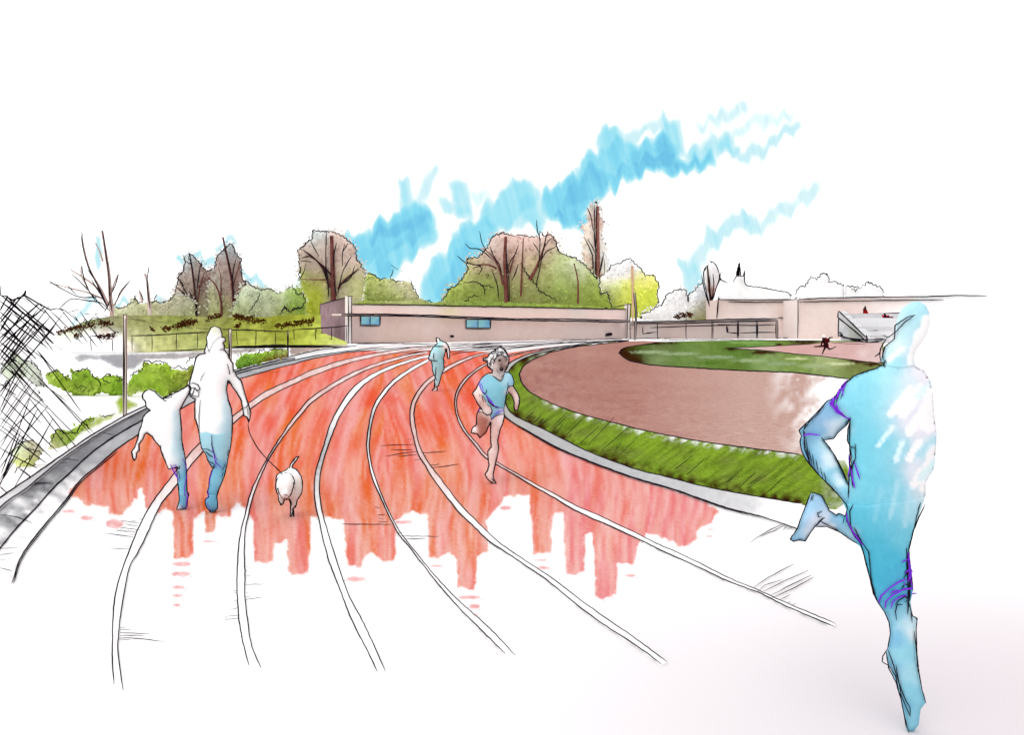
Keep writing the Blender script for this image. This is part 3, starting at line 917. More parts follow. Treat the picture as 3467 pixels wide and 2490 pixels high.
lawn = structure(patch("inner_lawn", [lawn_loop], accent(blobs(ctrl, 10, 18, .22, 5), [(2205, 1163, 40, 6, g_br), (2270, 1161, 30, 5, g_br), (2118, 1203, 16, 9, g_br), (2150, 1222, 26, 7, g_br), (2722, 1157, 38, 5, g_br), (2585, 1194, 44, 6, g_br), (2476, 1182, 26, 4, g_br), (2640, 1168, 14, 4, g_br), (2900, 1226, 30, 6, g_br), (2955, 1234, 30, 6, g_br),
                                        (2200, 1193, 60, 5, rgb(160, 180, 136)), (2300, 1199, 70, 5, rgb(156, 176, 130)), (2420, 1210, 70, 5, rgb(150, 172, 130)), (2540, 1222, 60, 6, rgb(160, 180, 132)), (2650, 1232, 60, 6, rgb(150, 172, 124)), (2760, 1240, 50, 7, rgb(170, 186, 136)), (2700, 1215, 40, 4, rgb(212, 222, 160)), (2840, 1232, 50, 5, rgb(214, 224, 170)), (2530, 1161, 60, 4, rgb(140, 178, 96)), (2400, 1230, 50, 5, rgb(84, 120, 40))]), z=.012, g=5, mat=marker(3, .2)))
wedge = [(2464, 1180), (2560, 1176), (2660, 1171), (2753, 1165), (2812, 1160), (2985, 1158), (2990, 1231), (2880, 1218), (2800, 1209), (2677, 1198), (2621, 1190), (2560, 1186)]
pth = structure(patch("infield_path", [wedge], (blobs([(2560, 1181, 40, rgb(222, 190, 184)), (2700, 1182, 60, rgb(224, 178, 172)), (2880, 1180, 60, rgb(226, 184, 180)), (2960, 1205, 40, rgb(232, 204, 200)), (2920, 1195, 14, rgb(240, 224, 220))], 6, 14, .08)), z=.016, g=5, mat=marker(3, .1)))
ink("edge_line", [(gline([(2464, 1180), (2560, 1176), (2660, 1171), (2753, 1165)], .03), 3), (gline([(2464, 1180), (2560, 1186), (2621, 1190), (2677, 1198), (2800, 1209), (2900, 1222), (2976, 1230)], .03), 3),
                  (gline([(2245, 1158), (2202, 1165), (2142, 1174), (2107, 1181), (2096, 1195), (2107, 1207), (2129, 1220), (2159, 1228), (2223, 1238), (2331, 1245), (2498, 1255), (2682, 1262), (2805, 1275), (2882, 1285)], .03), 3.4),
                  (gline([(2129, 1148), (2230, 1147), (2400, 1145), (2560, 1146), (2700, 1146), (2790, 1148)], .03), 3), (gline([(2240, 1153), (2400, 1151), (2560, 1153), (2760, 1155)], .03), 2.6), (gline([(2812, 1161), (2900, 1166), (2930, 1166)], .03), 2)], 3, lawn)

# ground beyond the fence: grey lane, grass and bare paper ground
structure(patch("service_lane", [cA((545, 1180), (640, 1150), (720, 1160), (980, 1150), (1300, 1145), (1620, 1128), (1830, 1110), (2260, 1090), (2262, 1150), (2100, 1130), (1980, 1160), (1700, 1190), (1500, 1200), (1350, 1215), (1150, 1215), (1060, 1290), (980, 1300), (880, 1265), (820, 1225), (700, 1215), (620, 1235))],
                feather(blobs([(cA((700, 1190))[0][0], 1210, 60, rgb(186, 186, 190)), (cA((900, 1220))[0][0], 1225, 60, rgb(176, 176, 182)), (cA((1300, 1180))[0][0], 1208, 90, rgb(182, 178, 178)), (cA((1600, 1160))[0][0], 1200, 60, rgb(190, 180, 176)), (870, 1185, 60, rgb(172, 164, 158))], 10, 20, .14), 9), z=.006, g=8, mat=marker(1.2, .08)))
structure(patch("forecourt", [cB((412, 1095), (500, 1070), (880, 1078), (1000, 1085), (900, 1100), (760, 1112), (600, 1145), (500, 1172), (412, 1188))],
                feather(blobs([(990, 1185, 60, rgb(176, 160, 154)), (1090, 1172, 60, rgb(206, 186, 176)), (1170, 1168, 50, rgb(226, 206, 196))], 8, 20, .12), 4), z=.008, g=7, mat=marker(1, .08)))
structure(patch("shrub_border", [cE((880, 300), (1010, 270), (1230, 250), (1330, 40), (1300, 100), (1180, 115), (1000, 60), (990, 110), (900, 160), (850, 250), (780, 330), (800, 400), (650, 430), (500, 540), (350, 600), (370, 640), (560, 560), (860, 415), (990, 350))],
                feather(blobs([(440, 1330, 60, rgb(160, 186, 60)), (580, 1290, 60, rgb(140, 168, 52)), (500, 1350, 30, rgb(240, 230, 215)), (400, 1400, 40, rgb(178, 196, 84)), (250, 1465, 50, rgb(186, 202, 110)), (330, 1420, 40, rgb(190, 206, 110))], 14, 22, .2), 14), z=.006, g=8, mat=marker(3, .18)))

# --- grass bank behind the railing
def bank_map(x, y):
    t = min(max((1196 - y) / 150.0, 0), 1)
    return W(x, y, min(64 + 46 * t, .985 * F * EYE / max(y - HY, 20)))


bank_loop = cA((440, 1010), (520, 965), (640, 915), (720, 890), (860, 865), (1000, 855), (1370, 860), (1700, 870), (2100, 872)) + cB((300, 862), (560, 850), (665, 850), (668, 990), (870, 1066), (870, 1090), (440, 1090), (0, 1105)) + cA((1620, 1135), (1080, 1150), (800, 1150), (560, 1150), (460, 1110))
bl, bo, by = rgb(132, 138, 66), rgb(150, 150, 92), rgb(176, 186, 66)
bank_ctrl = [(230, 1115, 40, rgb(140, 150, 80)), (300, 1100, 50, rgb(120, 128, 76)), (330, 1170, 40, PAPER), (260, 1170, 40, PAPER), (400, 1170, 30, PAPER), (440, 1180, 14, rgb(226, 214, 206)), (310, 1142, 26, PAPER), (220, 1150, 30, PAPER), (350, 1130, 16, rgb(216, 196, 188)), (480, 1090, 60, rgb(134, 142, 62)), (470, 1150, 40, rgb(206, 206, 160)), (560, 1160, 50, rgb(196, 196, 130)), (600, 1105, 60, rgb(120, 132, 52)), (700, 1095, 60, rgb(140, 146, 60)),
             (660, 1160, 40, rgb(184, 190, 120)), (800, 1100, 60, rgb(124, 132, 44)), (850, 1150, 50, rgb(172, 178, 84)), (930, 1080, 60, rgb(128, 134, 44)), (1000, 1120, 40, rgb(150, 158, 58)), (1050, 1150, 40, rgb(176, 186, 78)), (1120, 1160, 30, rgb(196, 206, 110)), (700, 1045, 80, rgb(132, 128, 96)), (450, 1040, 80, rgb(146, 142, 112))]
bank = structure(patch("grass_bank", [bank_loop], rich(blobs(bank_ctrl, 12, 22, .5, 7), 1.32), g=8, mat=marker(.9, .18), mp=bank_map))
dash = [cA((1030, 888), (1090, 897), (1160, 907)), cA((1220, 905), (1260, 912), (1320, 920)), cA((1370, 935), (1460, 950), (1520, 965)), cA((1540, 962), (1590, 966)), cA((1600, 966), (1640, 972)), cA((1740, 970), (1770, 968)), cA((1860, 970), (1900, 978), (1990, 975)), cA((2000, 978), (2090, 985)),
        cA((670, 850), (710, 845)), cA((740, 850), (780, 852)), cA((800, 860), (850, 866)), cA((900, 868), (940, 874)), cB((40, 965), (140, 980)), cB((180, 980), (240, 983)), cB((300, 983), (380, 987)), cB((390, 985), (440, 985)),
        jag(cA((565, 965), (640, 930), (665, 890), (685, 940), (720, 880), (750, 875), (800, 910), (830, 905)), 10, 4), cB((350, 850), (380, 785), (400, 820), (430, 835)), cB((430, 830), (470, 805), (540, 800))]
ink("ink_edge", [([bank_map(x, y - 1) for x, y in wob(resample(l, 10))], 2.8) for l in dash], 2.8, bank)

# dark dead undergrowth along the bank
def leafset(pts, size, cols, d_of, n_each=1, rnd=None, spread=1.0):
    rnd = rnd or random
    V, Fc, C = [], [], []
    for (x, y), c in zip(pts, cols):
        for _ in range(n_each):
            p = Vector(d_of(x + rnd.gauss(0, size * .5), y + rnd.gauss(0, size * .4)))
            s = size * p.y / F * rnd.uniform(.5, 1.25)
            a = Vector((rnd.uniform(-1, 1), rnd.uniform(-.7, .7), rnd.uniform(-1, 1))).normalized()
            b = a.cross(Vector((rnd.uniform(-.5, .5), -1, rnd.uniform(-.3, .6)))).normalized()
            p = p + Vector((0, -rnd.uniform(0, s * 1.2), 0))
            k = len(V)
            V += [p - a * s, p + b * s * .45, p + a * s, p - b * s * .45]
            Fc.append((k, k + 1, k + 2, k + 3))
            C += [np.clip(np.asarray(c) * rnd.uniform(.85, 1.12), .003, .86)] * 4
    return V, Fc, np.array(C)


bp = []
for seg in (cA((490, 1000), (560, 970), (700, 945)), cA((715, 945), (770, 930)), cA((800, 920), (910, 918)), cA((620, 1015), (660, 1020)), cA((800, 1030), (870, 1025), (930, 1003)), cA((1210, 965), (1230, 970)), cA((1310, 955), (1360, 962)), cA((1380, 950), (1470, 920), (1570, 900)), cA((1660, 880), (1755, 858)), cA((1860, 860), (1960, 890), (2094, 905)),
            cB((0, 855), (60, 880)), cB((330, 940), (470, 925), (620, 900)), cB((10, 940), (40, 945)), cA((1430, 935), (1540, 905)), cC((1590, 1100), (1720, 1080))):
    q = resample(seg, 3)
    for p in q:
        for _ in range(4):
            bp.append((p[0] + random.gauss(0, 2), p[1] + random.gauss(0, 4.5)))
V, Fc, C = leafset(bp, 6.0, [rgb(84, 46, 20)] * len(bp), lambda x, y: (lambda q: (q[0], q[1] - .6, q[2]))(bank_map(x, y)))
und = link("dead_undergrowth", V, Fc, marker(2, .1), None, C)
und['kind'] = 'stuff'

# ================================================================== FENCES
fb = [(-260, 1880), (0, 1684), (51, 1649), (131, 1595), (224, 1530), (326, 1463), (415, 1411)]


def fence_d(x):
    xs = [p[0] for p in fb]; inv = [(p[1] - HY) / (F * EYE) for p in fb]
    return 1 / float(np.interp(x, xs, inv))


def on_fence(x, y):
    return W(x, y, fence_d(x))


fen = thing("chain_link_fence", "tall black chain link mesh fence with frayed top beside the grey kerb", "fence", G(131, 1597))
bs = [((10, 130), (390, 420), 5), ((0, 170), (385, 480), 4.5), ((40, 130), (330, 400), 4), ((0, 250), (330, 500), 4), ((0, 290), (260, 590), 4), ((0, 400), (265, 590), 3.4), ((0, 470), (200, 630), 4), ((0, 520), (190, 720), 5), ((40, 560), (120, 610), 4.5), ((0, 560), (215, 790), 3.6),
      ((100, 680), (320, 905), 3.6), ((270, 530), (430, 720), 3), ((270, 530), (585, 970), 3.2), ((290, 200), (520, 470), 3), ((365, 240), (600, 485), 2.6), ((430, 220), (635, 470), 2.8), ((530, 260), (705, 505), 2.6), ((580, 245), (745, 480), 2.8), ((690, 270), (845, 410), 2.6),
      ((160, 600), (660, 1140), 3), ((300, 770), (480, 900), 2), ((0, 850), (420, 1270), 3), ((0, 960), (375, 1310), 3), ((0, 1105), (330, 1345), 3), ((0, 1240), (270, 1385), 3), ((130, 1380), (280, 1500), 3.2), ((0, 1520), (80, 1600), 3), ((330, 960), (600, 1280), 3), ((215, 880), (500, 1250), 3), ((330, 780), (690, 1140), 2.4),
      ((0, 690), (350, 960), 2.4), ((60, 640), (230, 870), 2.4), ((230, 330), (385, 535), 2.6), ((190, 250), (390, 480), 3.4), ((100, 170), (400, 420), 4), ((0, 340), (160, 480), 4.5), ((180, 140), (330, 260), 3.6), ((0, 620), (120, 720), 3), ((455, 230), (580, 330), 2.6), ((0, 770), (120, 860), 3), ((345, 940), (555, 1150), 2.6), ((100, 860), (300, 1060), 2.6), ((0, 1020), (140, 1130), 2.4), ((60, 1080), (260, 1230), 2.4)]
fs = [((0, 240), (60, 130), 4.5), ((0, 330), (180, 110), 5), ((0, 300), (130, 140), 4), ((0, 440), (285, 190), 5), ((0, 500), (330, 210), 4.5), ((0, 470), (170, 250), 4.5), ((0, 600), (280, 225), 4.2), ((0, 690), (360, 205), 3.6), ((0, 700), (360, 290), 3.8), ((0, 640), (230, 330), 3.4), ((0, 830), (400, 340), 3.4), ((0, 840), (470, 250), 3.2),
      ((30, 640), (320, 330), 3), ((0, 960), (160, 620), 3), ((0, 1000), (130, 770), 2.8), ((0, 1080), (230, 760), 3), ((0, 1200), (310, 880), 3), ((0, 1380), (350, 930), 3.2), ((0, 1500), (270, 960), 4), ((0, 1515), (150, 1120), 3.4), ((105, 1525), (385, 1025), 3.2), ((10, 1420), (215, 885), 3.2), ((170, 610), (405, 345), 3.4), ((0, 1240), (265, 790), 2.6), ((0, 390), (90, 250), 5), ((0, 560), (120, 400), 4.2), ((0, 870), (90, 720), 2.8), ((0, 1330), (120, 1130), 2.8)]
frr = random.Random(12)
for i in range(9):
    y0 = frr.uniform(560, 1560); l = frr.uniform(180, 430)
    fs.append(((frr.uniform(-6, 30), y0), (l * .72, y0 - l * frr.uniform(.95, 1.15)), frr.uniform(1.7, 2.4)))
for i in range(9):
    y0 = frr.uniform(180, 1150); l = frr.uniform(180, 420)
    bs.append(((frr.uniform(-6, 60), y0), (l, y0 + l * frr.uniform(.72, .9)), frr.uniform(1.7, 2.4)))
wires = []
for a, b, ww in bs + fs:
    a, b = cR(a, b)
    n = 10; q = []
    bow = random.uniform(-4, 4)
    for i in range(n + 1):
        t = i / n
        q.append((a[0] + (b[0] - a[0]) * t + random.uniform(-.6, .6), a[1] + (b[1] - a[1]) * t + bow * math.sin(math.pi * t)))
    wires.append(([on_fence(x, y) for x, y in q], ww))
ink("mesh_wire", wires, 3, fen)
tops = [(cR((0, 130), (40, 135), (90, 165), (180, 130), (280, 190), (365, 235), (410, 225), (470, 240)), 4.2), (cR((165, 130), (180, 120), (186, 96)), 8), (cR((0, 60), (4, 130)), 6), (cR((100, 160), (170, 150), (220, 195)), 3), (cR((500, 253), (540, 240), (570, 238)), 3), (cR((250, 205), (290, 190), (330, 215)), 3.6), (cR((440, 225), (470, 240)), 4), (cR((165, 125), (190, 135)), 6), (cR((280, 190), (300, 205)), 6)]
ink("top_wire", [([on_fence(x, y) for x, y in l], ww) for l, ww in tops], 4, fen)


def fence_post(xb, yb, yt, wpx, lab):
    """Square steel post drawn as a pale shaft with dark arrises."""
    d = F * EYE / (yb - HY)
    t = thing("fence_post", lab, "post", G(xb, yb), "fence posts along the outer kerb")
    wd = wpx * d / F
    x0, _, z0 = W(xb, yb, d); z1 = W(xb, yt, d)[2]
    hw = wd / 2
    V = [(x0 + sx_ * hw, d + sy_ * hw, z) for z in (0, z1) for sx_, sy_ in ((-1, -1), (1, -1), (1, 1), (-1, 1))]
    Fc = [(0, 1, 5, 4), (1, 2, 6, 5), (2, 3, 7, 6), (3, 0, 4, 7), (4, 5, 6, 7)]
    link("shaft", V, Fc, marker(8, .06), t, np.repeat(np.minimum(rgb(226, 214, 200) * 1.5, .86)[None], 8, 0))
    ink("edge_line", [([W(xb - wpx / 2, yb, d - hw), W(xb - wpx / 2 + 1, (yb + yt) / 2, d - hw), W(xb - wpx / 2, yt, d - hw)], 5), ([W(xb + wpx / 2, yb, d - hw), W(xb + wpx / 2 - 1, (yb + yt) / 2, d - hw), W(xb + wpx / 2, yt, d - hw)], 2.8),
                      ([W(xb - wpx / 2 - 1, yt, d - hw), W(xb + wpx / 2 + 1, yt, d - hw)], 5), ([W(xb, yb, d - hw), W(xb - 1, (yb + yt) / 2, d - hw), W(xb + 1, yt + 14, d - hw)], 3)], 4, t)
    return t


fence_post(423, 1411, 1066, 11, "tall thick black edged fence post at the end of the chain link mesh")
fence_post(779, 1262, 1114, 9, "thin fence post standing behind the adult's shoulder by the track kerb")
fence_post(975, 1212, 1121, 4, "short thin fence post where the grey forecourt meets the track")


def railing(lab, top, bot, posts, d0):
    t = thing("field_railing", lab, "railing", W(bot[0][0], bot[0][1], d0), "low railings along the grass bank")
    z = lambda p: W(p[0], p[1], d0)
    ink("top_rail", [([z(p) for p in wob(resample(top, 12), .7)], 3.2)], 3, t)
    ink("bottom_rail", [([z(p) for p in wob(resample(bot, 12), .7)], 3.2)], 3, t)
    for a, b in posts:
        ink("railing_post", [([z(a), z(((a[0] + b[0]) / 2 + random.uniform(-1, 1), (a[1] + b[1]) / 2)), z(b)], 3)], 3, t)
    return t


railing("low thin two panel railing beyond the chain link mesh", cA((712, 1022), (930, 1017)), cA((722, 1155), (800, 1143), (960, 1145)), [cA((712, 1022), (722, 1150)), cA((884, 1020), (886, 1155))], 62)
railing("low thin railing between the tall fence post and the adult", cA((1028, 1017), (1200, 1015), (1400, 1002), (1640, 990)), cA((1045, 1150), (1200, 1142), (1400, 1135), (1640, 1120)), [cA((1040, 1017), (1042, 1150)), cA((1197, 1015), (1197, 1142)), cA((1390, 1003), (1388, 1125)), cA((1558, 995), (1554, 1118))], 62)
railing("low thin railing crossing the grass behind the adult's head", cA((1750, 968), (1860, 972), (2090, 978)) + cB((220, 982), (400, 984)), cA((1822, 1103), (1960, 1100)) + cB((0, 1102), (200, 1096), (390, 1088)), [cA((1862, 972), (1870, 1090)), cA((2016, 978), (2014, 1098)), cB((156, 980), (153, 1092)), cB((306, 983), (308, 1090))], 64)
railing("low thin railing running up to the pavilion end wall", cB((445, 970), (640, 960), (770, 950), (880, 938)), cB((440, 1072), (640, 1076), (760, 1078), (870, 1072)), [cB((452, 970), (455, 1070)), cB((622, 962), (628, 1076)), cB((632, 962), (630, 990)), cB((750, 950), (750, 1075)), cB((867, 940), (866, 1072))], 78)

# ================================================================== PAVILION
PL, PR = Vector(G(1187, 1164)), Vector(G(2129, 1147))
pdir = (PR - PL).normalized(); pn = Vector((pdir.y, -pdir.x, 0))
PLEN = (PR - PL).length


def on_front(x, y, out=0.0):
    o = PL + pn * out
    r = Vector(((x - CX) / F, 1, -(y - HY) / F))
    t = (o - Vector((0, 0, EYE))).dot(pn) / r.dot(pn)
    return tuple(Vector((0, 0, EYE)) + r * t)


def boxm(name, quad_front, depth_vec, mat, parent, col, cols=None):
    a = [Vector(q) for q in quad_front]; b = [q + Vector(depth_vec) for q in a]
    V = a + b
    Fc = [(0, 1, 2, 3), (7, 6, 5, 4), (0, 4, 5, 1), (1, 5, 6, 2), (2, 6, 7, 3), (3, 7, 4, 0)]
    return link(name, V, Fc, mat, parent, np.repeat(np.minimum(np.asarray(col) * 1.42, .86)[None], 8, 0))


pav = thing("pavilion", "long low flat roofed pink grey pavilion with two small blue windows", "building", tuple(PL))
wall_loop = [(1187, 1164), (1187, 1031), (1400, 1033), (1600, 1038), (1800, 1041), (2000, 1046), (2129, 1048), (2129, 1147)]
wp = blobs([(1250, 1045, 60, rgb(216, 196, 190)), (1400, 1050, 60, rgb(222, 204, 198)), (1600, 1050, 70, rgb(212, 194, 186)), (1800, 1062, 70, rgb(216, 196, 188)), (2050, 1070, 60, rgb(214, 196, 190)), (1530, 1052, 26, rgb(198, 196, 158)), (1960, 1058, 20, rgb(196, 192, 184)),
            (1220, 1120, 40, rgb(184, 166, 160)), (1350, 1110, 60, rgb(196, 176, 168)), (1350, 1145, 60, rgb(204, 184, 172)), (1600, 1120, 70, rgb(200, 180, 172)), (1800, 1110, 70, rgb(196, 180, 174)), (1800, 1140, 70, rgb(214, 196, 188)), (2000, 1110, 60, rgb(190, 176, 172)), (2000, 1135, 60, rgb(214, 198, 192)), (2110, 1120, 40, rgb(196, 182, 178))], 10, 24, .06, 9)  # greyer row under the canopy: its shade painted into the wall colour
P_, T_, lp_ = fill([wall_loop], 9)
Vf = [on_front(x, y) for x, y in P_]
front = link("front_wall", Vf, T_, marker(.9, .07), pav, rich(wp, 2.0)(P_, edge_dist(P_, lp_)))
# end wall, running back from the near corner
EW = Vector(W(1084, 1031, 122)); EW0 = Vector((EW.x, EW.y, 0))
c0 = PL + pn * .05 + pdir * .1
ew_top0 = Vector(W(1182, 1004, c0.y)); 
Vn = [Vector((c0.x, c0.y, 0)), Vector((c0.x, c0.y, ew_top0.z)), EW, EW0]
boxm("back_block", [PL - pn * .02 + pdir * .5, PR - pn * .02, PR - pn * .02 + Vector((0, 0, 4.2)), PL - pn * .02 + pdir * .5 + Vector((0, 0, 3.95))], (EW0 - Vn[0]) * .98, marker(.9, .07), pav, rgb(206, 186, 178))
th_ = (EW0 - Vn[0]).normalized(); thn = Vector((-th_.y, th_.x, 0))
n_ = 18; Ve, Fe, Ce = [], [], []
for i in range(n_ + 1):
    for j in range(n_ + 1):
        a = Vn[0].lerp(Vn[3], i / n_); b = Vn[1].lerp(Vn[2], i / n_)
        Ve.append(a.lerp(b, j / n_))
        nz = vnoise(np.array([i * .9]), np.array([j * .35]), 5)[0]
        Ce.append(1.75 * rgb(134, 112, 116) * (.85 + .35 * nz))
for i in range(n_):
    for j in range(n_):
        k = i * (n_ + 1) + j
        Fe.append((k, k + 1, k + n_ + 2, k + n_ + 1))
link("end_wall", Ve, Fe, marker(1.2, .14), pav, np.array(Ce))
# corner piers and canopy
boxm("corner_pier", [on_front(1179, 1164.2, .25), on_front(1191, 1164, .25), on_front(1191, 1003, .25), on_front(1179, 1003, .25)], -pn * .5, marker(1, .05), pav, rgb(244, 238, 236))
boxm("corner_pier", [on_front(2124, 1147, .25), on_front(2134, 1147, .25), on_front(2134, 1030, .25), on_front(2124, 1030, .25)], -pn * .5, marker(1, .05), pav, rgb(236, 226, 222))
can_t = [(1157, 1063), (1300, 1064), (1460, 1068), (1600, 1074), (1750, 1080), (1900, 1080), (2132, 1086)]
can_b = [(1157, 1069), (1300, 1069), (1460, 1073), (1600, 1080), (1750, 1085), (1900, 1087), (2132, 1092)]
Vc, Fcn = [], []
for (xt, yt), (xb, yb) in zip(can_t, can_b):
    t_, b_ = Vector(on_front(xt, yt, 1.6)), Vector(on_front(xb, yb, 1.6))
    Vc += [t_, b_, Vector((b_.x, b_.y, b_.z)) - pn * 1.58, Vector((t_.x, t_.y, t_.z)) - pn * 1.58]
for i in range(len(can_t) - 1):
    k = i * 4
    for s_ in range(4):
        Fcn.append((k + s_, k + (s_ + 1) % 4, k + 4 + (s_ + 1) % 4, k + 4 + s_))
Fcn += [(0, 1, 2, 3), tuple(len(Vc) - 4 + q for q in (3, 2, 1, 0))]
link("canopy", Vc, Fcn, marker(1, .05), pav, np.repeat(np.minimum(rgb(232, 214, 208) * 1.5, .86)[None], len(Vc), 0))
el_ = [(on_front(x, y, 1.63)) for x, y in wob(resample(can_t, 14), .6)]
el2 = [(on_front(x, y, 1.63)) for x, y in wob(resample(can_b, 14), .6)]
E_ = [(el_, 3.2), (el2, 3.6), ([on_front(x, y, .06) for x, y in wob(resample(wall_loop[1:7], 14), .7)], 3.4), ([on_front(x, y, .06) for x, y in wob(resample([(1187, 1164), (1400, 1162), (1700, 1157), (2129, 1148)], 14), .7)], 2.8),
      ([on_front(1179, 1164, .28), on_front(1180, 1080, .28), on_front(1179, 1003, .28)], 4), ([on_front(1191, 1164, .28), on_front(1190, 1080, .28), on_front(1191, 1003, .28)], 3.6), ([on_front(1176, 1004, .28), on_front(1194, 1003, .28)], 3.2),
      ([on_front(2123, 1147, .28), on_front(2124, 1080, .28), on_front(2125, 1030, .28)], 4.4), ([on_front(2134, 1147, .28), on_front(2133, 1080, .28), on_front(2136, 1030, .28)], 4), ([on_front(2072, 1043, .3), on_front(2100, 1036, .3), on_front(2137, 1029, .3)], 3.2), ([on_front(2072, 1043, .3), on_front(2072, 1036, .3)], 3),
      ([tuple(Vn[1] - thn * 0 + Vector((0, -.1, .02))), tuple(Vn[1].lerp(Vn[2], .5) + Vector((0, -.1, .05))), tuple(Vn[2] + Vector((0, -.1, 0)))], 3.2), ([tuple(Vn[2] + Vector((0, -.1, 0))), tuple(EW + Vector((0, -.12, -3.9)))], 2.8),
      ([W(1084, 1126, 84), W(1130, 1143, 84), W(1176, 1160, 84)], 3.2), ([on_front(1157, 1063, 1.63), on_front(1157, 1069, 1.63)], 3)]
ink("edge_line", E_, 3, pav)


def window(parent, x0, y0, x1, y1, mull, onp, sill=True):
    fr_ = link("window_frame", [onp(x0 - 2, y1 + 2, .05), onp(x1 + 2, y1 + 2, .05), onp(x1 + 2, y0 - 1, .05), onp(x0 - 2, y0 - 1, .05)], [(0, 1, 2, 3)], marker(1, .05), parent, np.repeat(rgb(222, 216, 214)[None], 4, 0))
    xs = [x0] + list(mull) + [x1]
    for a, b in zip(xs, xs[1:]):
        P2, T2, l2 = fill([[(a, y1), (b, y1), (b, y0), (a, y0)]], 5)
        f = blobs([((a + b) / 2 - 6, y0 + 8, 12, rgb(112, 164, 190)), ((a + b) / 2 + 8, y1 - 6, 12, rgb(92, 140, 172))], 6, 12, .12, 3)
        link("window_pane", [onp(x, y, .08) for x, y in P2], T2, marker(1, .1), fr_, rich(f, 3.2)(P2, edge_dist(P2, l2)))
    ln = [[(a, y0 - 1), (a + random.uniform(-1, 1), (y0 + y1) / 2), (a + random.uniform(-1, 1), y1 + 1)] for a in xs] + [[(x0 - 2, y1), (x1 + 2, y1 + 1)], [(x0 - 3, y0), (x0 + 1, y1 + 3)], [(x1 + 3, y0), (x1 + 1, y1 + 3)]]
    if sill:
        ln.append([(x0 - 2, y1 + 4), ((x0 + x1) / 2, y1 + 5), (x1, y1 + 5)])
    ink("glazing_bar", [([onp(x, y, .13) for x, y in l], 3.0) for l in ln], 3, fr_)


window(pav, 1222, 1073, 1286, 1100, [1254], on_front)
window(pav, 1579, 1084, 1660, 1110, [1619], on_front)
boxm("wall_mark", [on_front(2054, 1139, .3), on_front(2074, 1136, .3), on_front(2072, 1127, .3), on_front(2056, 1130, .3)], -pn * .2, INK, pav, (0, 0, 0))  # black mark on the wall, built as a small dark block
boxm("wall_mark", [on_front(1529, 1143, .3), on_front(1537, 1143, .3), on_front(1537, 1136, .3), on_front(1530, 1135, .3)], -pn * .2, INK, pav, (0, 0, 0))

# ================================================================== STAND BUILDING (east)
def vplane(d):
    return lambda x, y, out=0.0: W(x, y, d - out)


def block(name, x0, x1, yt0, yt1, yb, d, depth, col, parent, ctrl=None, g=9):
    """Upright block whose front stands at distance d."""
    pl = vplane(d)
    lp = [(x0, yb), (x1, yb), (x1, yt1), (x0, yt0)]
    P2, T2, l2 = fill([lp], g)
    f = ctrl if ctrl is not None else blobs([((x0 + x1) / 2, (yt0 + yb) / 2, 50, col)], 5, 20, .06)
    o = link(name, [pl(x, y) for x, y in P2], T2, marker(.9, .06), parent, rich(f, 1.42)(P2, edge_dist(P2, l2)))
    a = [Vector(W(x, y, d + .05)) for x, y in lp]
    b = [q + Vector((0, depth, 0)) for q in a]
    return o, a, b


def solid(name, x0, x1, yt0, yt1, yb, d, depth, col, parent):
    a = [W(x0, yb, d), W(x1, yb, d), W(x1, yt1, d), W(x0, yt0, d)]
    return boxm(name, a, (0, depth, 0), marker(.9, .06), parent, col)


st = thing("grandstand", "wide pale pink grandstand building with a flat roof and blank walls", "building", G(2600, 1149))
pk = lambda a: blobs(a, 12, 26, .05, 3)
block("low_wall", 2430, 2700, 1014, 1013, 1147, 133, 8, rgb(226, 206, 198), st, pk([(2460, 1030, 40, rgb(214, 192, 184)), (2560, 1020, 50, rgb(224, 206, 198)), (2650, 1030, 40, rgb(230, 214, 206)), (2480, 1060, 40, rgb(232, 218, 212)), (2580, 1062, 40, rgb(242, 232, 228)), (2640, 1062, 20, rgb(222, 202, 194)), (2660, 1075, 14, rgb(214, 190, 182)), (2690, 1060, 16, rgb(240, 230, 226)), (2470, 1110, 60, rgb(238, 226, 220)), (2664, 1118, 16, rgb(208, 184, 178)), (2640, 1130, 20, rgb(238, 224, 220)), (2680, 1140, 20, rgb(244, 236, 232))]))
solid("rear_block", 2430, 2700, 1015, 1014, 1147, 133.1, 8, rgb(222, 202, 196), st)
sp = pk([(2720, 1040, 40, rgb(222, 200, 192)), (2760, 1080, 50, rgb(232, 216, 208)), (2740, 1120, 40, rgb(230, 210, 202)), (2790, 1040, 40, rgb(230, 214, 206)), (2860, 1030, 50, rgb(228, 208, 200)), (2800, 1120, 40, rgb(224, 204, 196)), (2880, 1045, 60, rgb(230, 210, 204)), (2980, 1030, 60, rgb(232, 216, 210)), (3000, 1050, 40, rgb(244, 236, 234)), (3090, 1030, 60, rgb(236, 222, 216)), (3160, 1030, 50, PAPER), (3250, 1050, 90, PAPER), (3330, 1050, 90, PAPER), (3480, 1050, 120, PAPER), (3650, 1050, 120, PAPER), (3250, 1120, 90, PAPER), (3100, 1110, 60, PAPER), (3040, 1110, 40, PAPER)])
block("stand_wall", 2700, 3760, 1014, 991, 1149, 126, 14, rgb(230, 212, 204), st, sp)
solid("stand_block", 2700, 3760, 1015, 992, 1149, 126.1, 14, rgb(236, 222, 218), st)
pl126, pl133 = vplane(125.8), vplane(132.8)
